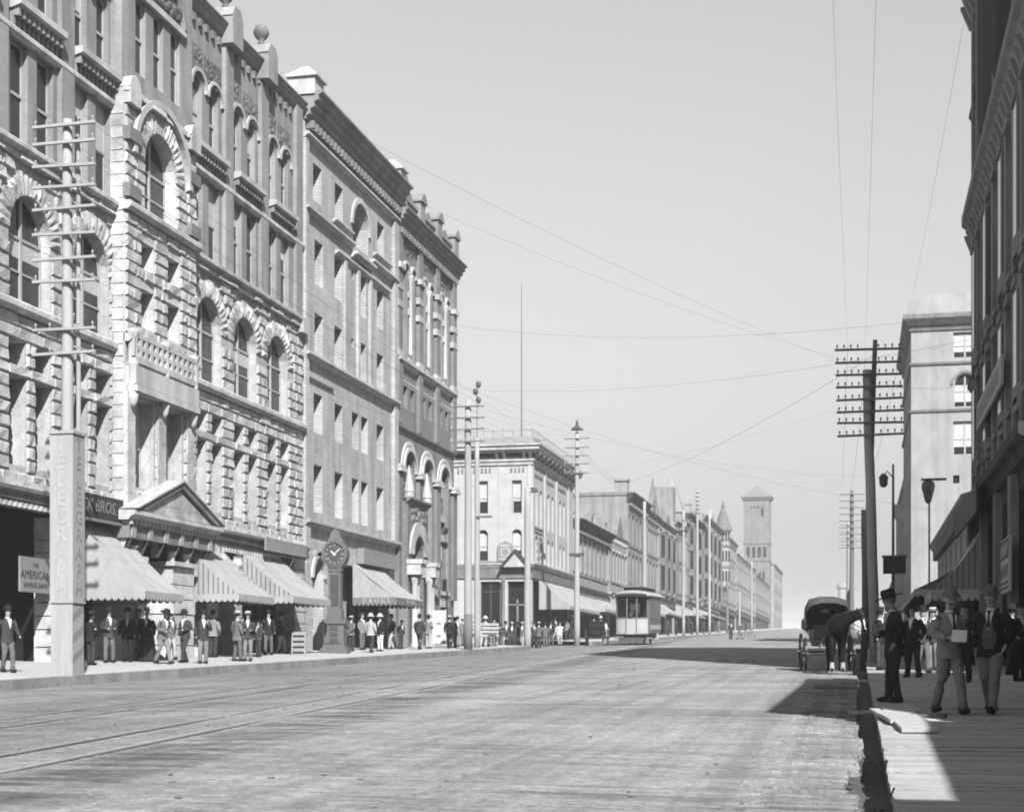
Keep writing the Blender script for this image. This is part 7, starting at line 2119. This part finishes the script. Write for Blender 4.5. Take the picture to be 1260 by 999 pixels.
MB().tube([(-0.25, -0.28, 0.98), (0, -0.42, 1.0), (0.25, -0.28, 0.98)], 0.015, 6).build('handlebar', 'iron', bc); MB().ico((0, 0.2, 0.92), (0.07, 0.13, 0.04), 8, 5).build('saddle', 'leather', bc)

# right pavement, near
hm, r_ = person('bearded man in black coat and wide hat standing at the kerb beside the bleached board', 0.60, 27.6, -75, coat='cloth_black', legs_m='cloth_black', hat='slouch', arms=('pocket', 'hold'), legs='apart', lean=0.06, nod=0.22, turn=-0.1, near=True, coat_len=0.74, h=1.05, extras=('beard', 'moustache'), hair='cloth_mid')
nm, r_ = person('man in light jacket and pale bowler walking with both hands together', 1.30, 23.9, 24, coat='cloth_mid', legs_m='cloth_mid', hat='pale_bowler', arms=('hold', 'hold'), legs='walk', lean=0.05, nod=0.3, turn=-0.2, near=True, h=1.02, extras=('moustache',))
wm, r_ = person('man in open black jacket with white shirt and pale bowler walking towards us', 1.92, 24.2, -20, coat='cloth_black', legs_m='cloth_mid', hat='pale_bowler', arms=('pocket', 'swing_b'), legs='walk', lean=0.02, nod=0.25, turn=0.25, near=True, h=1.04, extras=('moustache',))
vest = MB()
q = [(-0.07, -0.105, 1.3), (0.07, -0.105, 1.3), (0.1, -0.115, 1.1), (0.085, -0.115, 0.9), (-0.085, -0.115, 0.9), (-0.1, -0.115, 1.1)]
q2 = [(-0.045, -0.148, 1.27), (0.045, -0.148, 1.27), (0.06, -0.142, 1.1), (0.05, -0.15, 0.92), (-0.05, -0.15, 0.92), (-0.06, -0.142, 1.1)]
for k in range(6): vest.poly([q[k], q[(k + 1) % 6], q2[(k + 1) % 6], q2[k]])
vest.poly(q2); vest.build('waistcoat', 'cloth_grey', wm)
pp = MB().hexa([(-0.11, -0.02, -0.08), (0.1, -0.03, -0.09), (0.1, -0.01, -0.09), (-0.11, 0.0, -0.08)], [(-0.09, -0.06, 0.09), (0.11, -0.07, 0.08), (0.11, -0.05, 0.08), (-0.09, -0.04, 0.09)]).build('folded_paper', 'paper', None, loc=(1.42, 23.54, gz(1, 23.9) + 1.14))
tag(pp, 'folded white paper held by the man in the light jacket', 'paper')
RPpl = [
    ('man in black coat and hat standing in shade at the right picture edge', 3.65, 38.0, 30, 'cloth_black', 'cloth_black', 'bowler', ('down', 'hips'), 'stand', True),
    ('broad man in black coat cut by the right picture edge', 3.35, 31.5, 60, 'cloth_black', 'cloth_black', 'slouch', ('hips', 'down'), 'stand', True),
    ('man in dark coat with white collar walking behind the hat wearer', 1.72, 44.4, 30, 'cloth_dark', 'cloth_grey', 'bowler', ('hold', 'down'), 'stroll', True),
    ('man in shirt front reading a white sheet under the tent awning', 2.1, 46.5, -20, 'cloth_dark', 'cloth_mid', 'boater', ('hold', 'hold'), 'stand', True),
    ('dark suited man further back between the kerb and the walkers', 1.1, 50.0, 10, 'cloth_black', 'cloth_black', 'bowler', ('down', 'down'), 'stand', False),
    ('man in grey seen behind the light jacket', 2.5, 48.0, 180, 'cloth_grey', 'cloth_grey', 'slouch', ('down', 'pocket'), 'stroll', False),
    ('man in dark coat facing the horse by the kerb', 0.62, 47.0, 60, 'cloth_black', 'cloth_dark', 'slouch', ('reach', 'down'), 'apart', False),
    ('woman in long dark skirt under the tent awning', 3.3, 52.0, 20, 'cloth_dark', 'cloth_black', 'bonnet', ('hold', 'hold'), 'stand', False),
    ('man leaning in the dark doorway of the shaded front', 3.9, 47.5, -40, 'cloth_dark', 'cloth_dark', 'cap', ('behind', 'behind'), 'stand', False),
    ('tall dark figure behind the hat wearer at the kerb', 1.35, 40.5, -30, 'cloth_black', 'cloth_black', 'bowler', ('pocket', 'down'), 'apart', False),
    ('dark coated figure with his back turned past the light jacket', 2.3, 41.0, 170, 'cloth_black', 'cloth_dark', 'bowler', ('behind', 'behind'), 'stand', False),
    ('dark figure with a pale cap under the tent awning edge', 2.75, 44.0, 30, 'cloth_dark', 'cloth_black', 'cap', ('hold', 'down'), 'stroll', False),
    ('black suited figure between the two front walkers', 2.35, 37.0, -15, 'cloth_black', 'cloth_black', 'bowler', ('down', 'hold'), 'stand', False),
    ('dark figure near the shaded shop window', 3.9, 43.0, 60, 'cloth_black', 'cloth_dark', 'slouch', ('down', 'down'), 'stand', False),
    ('dark figure walking away beyond the tent awning', 1.7, 56.0, 175, 'cloth_dark', 'cloth_dark', 'bowler', ('swing_f', 'swing_b'), 'walk', False),
    ('dark figure by the post with the box sign', 1.15, 60.0, 10, 'cloth_black', 'cloth_black', 'bowler', ('down', 'pocket'), 'stand', False),
    ('small dark figure far along the right pavement', 2.4, 62.0, 160, 'cloth_dark', 'cloth_dark', 'bowler', ('down', 'down'), 'walk', False),
]
for lb_, X_, Y_, fc, cm, lm, ht, ar, lg, nr in RPpl:
    person(lb_, X_, Y_, fc, coat=cm, legs_m=lm, hat=ht, arms=ar, legs=lg, near=nr, skirt='skirt' in lb_, coat_len=0.95 if 'skirt' in lb_ else 0.8)
pp = MB().hexa([(-0.16, 0, -0.1), (0.16, 0, -0.1), (0.16, 0.01, -0.1), (-0.16, 0.01, -0.1)], [(-0.16, -0.06, 0.12), (0.16, -0.06, 0.12), (0.16, -0.05, 0.12), (-0.16, -0.05, 0.12)]).build('open_paper', 'paper', None, loc=(2.0, 46.15, gz(2, 46) + 1.16))
tag(pp, 'open white sheet held under the tent awning', 'paper')

# ---- horses
def horse(label, X, Y, rot, m, head_turn=0.0, socks=True, h=1.0):
    N = {'rump': (0, 0.78, 1.3, 0.25, 0.27), 'loin': (0, 0.35, 1.26, 0.25, 0.27), 'barrel': (0, -0.05, 1.2, 0.31, 0.34), 'chest': (0, -0.5, 1.2, 0.28, 0.34),
         'n1': (0, -0.78, 1.42, 0.16, 0.25), 'n2': (0.08 * head_turn, -1.05, 1.54, 0.12, 0.19), 'poll': (0.22 * head_turn, -1.27, 1.66, 0.085, 0.11), 'brow': (0.34 * head_turn, -1.38, 1.6, 0.095, 0.1), 'face': (0.44 * head_turn, -1.47, 1.38, 0.07, 0.085), 'nose': (0.5 * head_turn, -1.52, 1.2, 0.06, 0.065), 'lip': (0.51 * head_turn, -1.53, 1.12, 0.045, 0.05)}
    if head_turn > 1:      # neck swung level to the side, head hanging
        N.update({'n1': (0.12, -0.76, 1.4, 0.15, 0.24), 'n2': (0.34, -0.94, 1.5, 0.11, 0.17), 'poll': (0.55, -1.04, 1.6, 0.085, 0.11), 'brow': (0.63, -1.1, 1.54, 0.09, 0.105), 'face': (0.69, -1.18, 1.33, 0.068, 0.085), 'nose': (0.71, -1.23, 1.13, 0.055, 0.065), 'lip': (0.71, -1.24, 1.05, 0.045, 0.05)})
    E_ = [('rump', 'loin'), ('loin', 'barrel'), ('barrel', 'chest'), ('chest', 'n1'), ('n1', 'n2'), ('n2', 'poll'), ('poll', 'brow'), ('brow', 'face'), ('face', 'nose'), ('nose', 'lip')]
    for s in (-1, 1):
        q = 'L' if s > 0 else 'R'
        dy = 0.06 * s
        N.update({'fs' + q: (s * 0.15, -0.5, 1.0, 0.14), 'fe' + q: (s * 0.155, -0.48 + dy, 0.8, 0.105), 'fk' + q: (s * 0.15, -0.52 + dy, 0.5, 0.08), 'fc' + q: (s * 0.15, -0.51 + dy, 0.28, 0.055), 'ff' + q: (s * 0.15, -0.51 + dy, 0.14, 0.066), 'fh' + q: (s * 0.15, -0.56 + dy, 0.04, 0.062),
                  'ht' + q: (s * 0.16, 0.72, 1.05, 0.17), 'hs' + q: (s * 0.17, 0.6 - dy, 0.82, 0.12), 'hh' + q: (s * 0.16, 0.88 - dy, 0.54, 0.08), 'hc' + q: (s * 0.16, 0.84 - dy, 0.3, 0.058), 'hf' + q: (s * 0.16, 0.82 - dy, 0.14, 0.066), 'hg' + q: (s * 0.16, 0.77 - dy, 0.04, 0.062),
                  'ea' + q: (N['poll'][0] + s * 0.06, N['poll'][1], N['poll'][2] + 0.13, 0.025), 'eb' + q: (N['poll'][0] + s * 0.065, N['poll'][1] - 0.01, N['poll'][2] + 0.2, 0.009)})
        E_ += [('chest', 'fs' + q), ('fs' + q, 'fe' + q), ('fe' + q, 'fk' + q), ('fk' + q, 'fc' + q), ('fc' + q, 'ff' + q), ('ff' + q, 'fh' + q), ('rump', 'ht' + q), ('ht' + q, 'hs' + q), ('hs' + q, 'hh' + q), ('hh' + q, 'hc' + q), ('hc' + q, 'hf' + q), ('hf' + q, 'hg' + q), ('poll', 'ea' + q), ('ea' + q, 'eb' + q)]
    key = ('horse', head_turn)
    if key not in _pc: _pc[key] = skin(N, E_, 'barrel', 1)
    o = link('horse', _pc[key], m, None, (X, Y, lin(Y) - 1.46), rot, (h, h, h))
    tag(o, label, 'horse')
    V = lambda k: Vector(N[k][:3])
    mb = MB(); pts = [V('n1') + Vector((0, 0.05, 0.24)), V('n2') + Vector((0, 0.03, 0.2)), V('poll') + Vector((0, 0.02, 0.13))]
    for k in range(14):
        t = k / 6.5; a = pts[int(min(t, 1.99))].lerp(pts[int(min(t, 1.99)) + 1], min(t, 1.99) % 1)
        d = Vector((0.05 + 0.03 * sin(k * 3), -0.02, -0.17 - 0.04 * sin(k * 5)))
        mb.tube([a, a + d * 0.5 + Vector((0.03, -0.01, 0.03)), a + d], [0.045, 0.035, 0.01], 5)
    mb.tube([V('poll') + Vector((0, -0.02, 0.13)), V('brow') + Vector((0, -0.1, 0.05)), V('brow').lerp(V('face'), 0.4) + Vector((0, -0.11, 0))], [0.05, 0.04, 0.012], 6)
    mb.build('mane', 'hair', o)
    MB().tube([(0, 1.02, 1.38), (0, 1.16, 1.25), (0, 1.18, 0.9), (0, 1.12, 0.5)], [0.04, 0.06, 0.08, 0.02], 8).build('tail', 'hair', o, smooth=True)
    mb = MB()
    for (c, rx, rz, y) in (((0, 1.26), 0.275, 0.34, -0.58), ((0, 1.22), 0.285, 0.32, -0.1)):
        n = 20; P = lambda k, e: (c[0] + (rx + e) * cos(2 * pi * k / n), y + (0.12 * cos(2 * pi * k / n + pi / 2) if y < -0.3 else 0), c[1] + (rz + e) * sin(2 * pi * k / n))
        mb.tube([P(k, 0.0) for k in range(n + 1)], 0.03 if y < -0.3 else 0.02, 6, False)
    for s in (-1, 1):
        mb.tube([(s * 0.29, -0.55, 1.2), (s * 0.31, 0.2, 1.15), (s * 0.33, 1.2, 1.05)], 0.02, 6)
        sx = Vector((s, 0, 0))
        mb.tube([V('brow') + sx * 0.1, V('face') + sx * 0.08 + Vector((0, -0.02, 0)), V('nose') + sx * 0.07], 0.012, 5)
        mb.tube([V('nose') + sx * 0.07, V('n1') + sx * 0.2, (s * 0.18, 0.3, 1.52), (s * 0.2, 1.3, 1.4)], 0.01, 5)
    mb.tube([V('nose') + Vector((-0.075, 0, 0.05)), V('nose') + Vector((0, -0.085, 0.05)), V('nose') + Vector((0.075, 0, 0.05))], 0.012, 5)
    mb.build('harness', 'leather', o)
    B = [V('brow').lerp(V('nose'), t) + Vector((0, -0.088 + 0.035 * t, 0.03)) for t in (0.0, 0.5, 0.95)]
    MB().tube(B, [0.026, 0.022, 0.028], 6).build('blaze', 'linen', o, smooth=True)
    if socks:
        for s in (-1, 1):
            dy = 0.06 * s
            MB().tube([(s * 0.15, -0.51 + dy, 0.07), (s * 0.15, -0.51 + dy, 0.14), (s * 0.15, -0.51 + dy, 0.3)], [0.07, 0.069, 0.058], 8).build('sock', 'cloth_light', o)
    return o
buggy('black hooded buggy behind the bay horse at the right kerb', -0.95, 51.6, R(6), True, 1.0)
horse('dark bay horse with white socks standing in harness at the right kerb', -0.62, 48.7, R(4), 'horse_bay', 1.5, h=1.08)
bg2 = buggy('open black buggy seen from behind left of the tram', -18.75, at_X(735, -18.75), R(186), False, 1.02)
horse('pale horse drawing the open buggy left of the tram', -18.6, at_X(735, -18.75) + 2.9, R(186), 'horse_white', 0.4, False)
yb = at_X(735, -18.75)
for k, (dx, cm, ht) in enumerate(((-0.24, 'cloth_black', 'bowler'), (0.26, 'cloth_light', 'sun'))):
    person(('dark coated driver seated in the open buggy', 'passenger in light coat seated in the open buggy')[k], -18.75 + dx, yb - 0.05, 186, coat=cm, legs_m='cloth_dark', hat=ht, legs='sit', arms=('reach', 'reach') if k == 0 else ('hold', 'hold'), z=lin(yb) - 1.46 + 0.36)

# ---- the tram
ty = 118.0
tmx = -16.55
tr = thing('tram', 'small electric tram with pale dash panel and clerestory roof coming down the left track', 'tram', (tmx, ty, lin(ty) - 1.42), R(4.1))
tr.rotation_euler = (R(1.3), 0, R(0.5)); tr.scale = (1.12, 1.1, 1.1)
W_, Ln = 1.08, 9.6
mb = MB(); mb.hexa([(-W_, 1.5, 0.75), (W_, 1.5, 0.75), (W_, Ln - 1.5, 0.75), (-W_, Ln - 1.5, 0.75)], [(-W_, 1.5, 1.75), (W_, 1.5, 1.75), (W_, Ln - 1.5, 1.75), (-W_, Ln - 1.5, 1.75)]); mb.build('body', 'tram_brown', tr)
for s in (-1, 1):
    MB().box(s * W_ - 0.012 * (s < 0) , s * W_ + 0.012 * (s > 0) + 0.0, 1.55, Ln - 1.55, 1.0, 1.35).build('side_panel', 'tram_cream', tr)
    for k in range(7):
        y0 = 1.55 + k * 0.93
        f = MB().box(s * W_ - 0.04, s * W_ + 0.02, y0, y0 + 0.09, 1.751, 3.2).build('window_post', 'tram_brown', tr)
        MB().box(s * W_ - 0.02, s * W_ - 0.01, y0 + 0.09, y0 + 0.93, 1.78, 3.1).build('pane', 'clear_glass', tr)
    MB().box(s * W_ - 0.05, s * W_ + 0.025, 1.5, Ln - 1.5, 3.2, 3.42).build('letterboard', 'tram_brown', tr)
MB().box(-W_, W_, 0.0, 1.5, 0.68, 0.76).build('platform', 'tram_brown', tr)
# rounded dash
mb = MB(); n = 12; pts = [(W_ * sin(-pi / 2 + pi * k / n), 0.35 - 0.38 * cos(-pi / 2 + pi * k / n)) for k in range(n + 1)]
for a, b in zip(pts, pts[1:]): mb.hexa([(a[0], a[1], 0.7), (b[0], b[1], 0.7), (b[0] * 0.97, b[1] + 0.03, 0.7), (a[0] * 0.97, a[1] + 0.03, 0.7)], [(a[0], a[1], 1.78), (b[0], b[1], 1.78), (b[0] * 0.97, b[1] + 0.03, 1.78), (a[0] * 0.97, a[1] + 0.03, 1.78)])
mb.build('dash_panel', 'tram_cream', tr)
mb = MB()
for x in (-0.36, 0.34): mb.box(x - 0.03, x + 0.03, -0.05, 0.0, 0.7, 1.8)
for a, b in zip(pts, pts[1:]): mb.hexa([(a[0], a[1] - 0.015, 1.76), (b[0], b[1] - 0.015, 1.76), (b[0], b[1] + 0.04, 1.76), (a[0], a[1] + 0.04, 1.76)], [(a[0], a[1] - 0.015, 1.86), (b[0], b[1] - 0.015, 1.86), (b[0], b[1] + 0.04, 1.86), (a[0], a[1] + 0.04, 1.86)])
mb.build('dash_strap', 'tram_brown', tr)
for x, y_ in ((-W_ + 0.04, 0.33), (-0.3, 0.0), (0.36, 0.02), (W_ - 0.04, 0.33)):
    MB().box(x - 0.045, x + 0.045, y_ - 0.02, y_ + 0.06, 1.86, 3.3).build('platform_post', 'tram_brown', tr)
for x0, x1, y0, y1 in ((-W_ + 0.08, -0.35, 0.33, 0.04), (-0.25, 0.31, 0.03, 0.03), (0.41, W_ - 0.08, 0.06, 0.33)):
    MB().hexa([(x0, y0, 1.87), (x1, y1, 1.87), (x1, y1 + 0.015, 1.87), (x0, y0 + 0.015, 1.87)], [(x0, y0, 3.22), (x1, y1, 3.22), (x1, y1 + 0.015, 3.22), (x0, y0 + 0.015, 3.22)]).build('front_pane', 'clear_glass', tr)
MB().box(-W_, -0.4, 1.45, 1.5, 0.76, 3.4).box(0.4, W_, 1.45, 1.5, 0.76, 3.4).box(-0.4, 0.4, 1.45, 1.5, 2.8, 3.4).build('bulkhead', 'tram_brown', tr)
MB().box(-W_ + 0.05, W_ - 0.05, Ln - 1.55, Ln - 1.5, 0.76, 1.9).build('rear_bulkhead', 'tram_brown', tr)
mb = MB()
n = 10
sec = lambda t: (1.2 * sin(-pi / 2 + pi * t), 3.36 + 0.36 * cos(-pi / 2 + pi * t))
ys_ = [-0.25, 0.1, 0.6, Ln - 0.6, Ln - 0.1, Ln + 0.25]; kz = [0.3, 0.75, 1, 1, 0.75, 0.3]
rows = [[mb.add((sec(i / n)[0] * (0.85 + 0.15 * k), y, 3.36 + (sec(i / n)[1] - 3.36) * k)) for i in range(n + 1)] for y, k in zip(ys_, kz)]
for a, b in zip(rows, rows[1:]):
    for i in range(n): mb.f.append([a[i], a[i + 1], b[i + 1], b[i]])
for r__ in (rows[0], rows[-1]): mb.f.append(r__)
mb.build('roof', 'tram_cream', tr, smooth=True)
MB().box(-1.18, 1.18, -0.15, Ln + 0.15, 3.3, 3.37).build('roof_edge', 'pale_trim', tr)
MB().box(-0.62, 0.62, 0.9, Ln - 0.9, 3.6, 3.92).build('clerestory', 'tram_brown', tr)
mb = MB(); mb.hexa([(-0.74, 0.6, 3.921), (0.74, 0.6, 3.921), (0.74, Ln - 0.6, 3.921), (-0.74, Ln - 0.6, 3.921)], [(-0.4, 0.8, 4.05), (0.4, 0.8, 4.05), (0.4, Ln - 0.8, 4.05), (-0.4, Ln - 0.8, 4.05)]); mb.build('clerestory_roof', 'tram_brown', tr)
MB().lathe([(0.12, 2.0), (0.12, 2.02)], (0, 0, 0), 12)
mb = MB(); mb.tube([(0, -0.06, 2.05), (0, -0.2, 2.05)], [0.1, 0.13], 10); mb.build('headlight', 'iron', tr)
MB().box(-0.75, 0.75, 1.6, Ln - 1.6, 0.4, 0.74).build('truck', 'iron', tr)
for y_ in (3.0, Ln - 3.0):
    for s in (-1, 1):
        mb = MB(xf=lambda a, d, z: (d, a, z)); mb.ring((y_, 0.4), 0.05, 0.4, s * 0.5 - 0.05, s * 0.5 + 0.05, 0, 2 * pi, 20); mb.build('wheel', 'iron_grey', tr)
MB().hexa([(-0.85, -0.55, 0.12), (0.85, -0.55, 0.12), (0.85, -0.5, 0.12), (-0.85, -0.5, 0.12)], [(-0.85, 0.1, 0.5), (0.85, 0.1, 0.5), (0.85, 0.15, 0.5), (-0.85, 0.15, 0.5)]).build('fender', 'iron', tr)
for s in (-1, 1): MB().box(s * 1.12 - 0.16, s * 1.12 + 0.16, 0.45, 1.25, 0.4, 0.45).build('step', 'pole_wood_grey', tr)
lettering('68', 0.42, 'letter_pale', tr, (0, -0.04, 1.25), (R(90), 0, 0), depth=0.003)
person('tram driver in dark coat and cap standing on the front platform', tmx + 0.2, ty + 0.75, 0, coat='cloth_dark', legs_m='cloth_dark', hat='cap', arms=('reach', 'hold'), z=lin(ty) - 1.42 + 0.86)
# ================================================================ summer haze along the avenue
hz = bpy.data.materials.new('haze')
hz.use_nodes = True
hn = hz.node_tree.nodes
for q in list(hn): hn.remove(q)
out = hn.new('ShaderNodeOutputMaterial')
pv = hn.new('ShaderNodeVolumePrincipled')
pv.inputs['Color'].default_value = (1.0, 1.0, 1.0, 1)
pv.inputs['Density'].default_value = 0.00035
pv.inputs['Anisotropy'].default_value = 0.0
hz.node_tree.links.new(pv.outputs[0], out.inputs['Volume'])
hb = MB().box(-1900, 1900, -320, 3600, -12, 62).build('haze', hz)
stuff(hb)
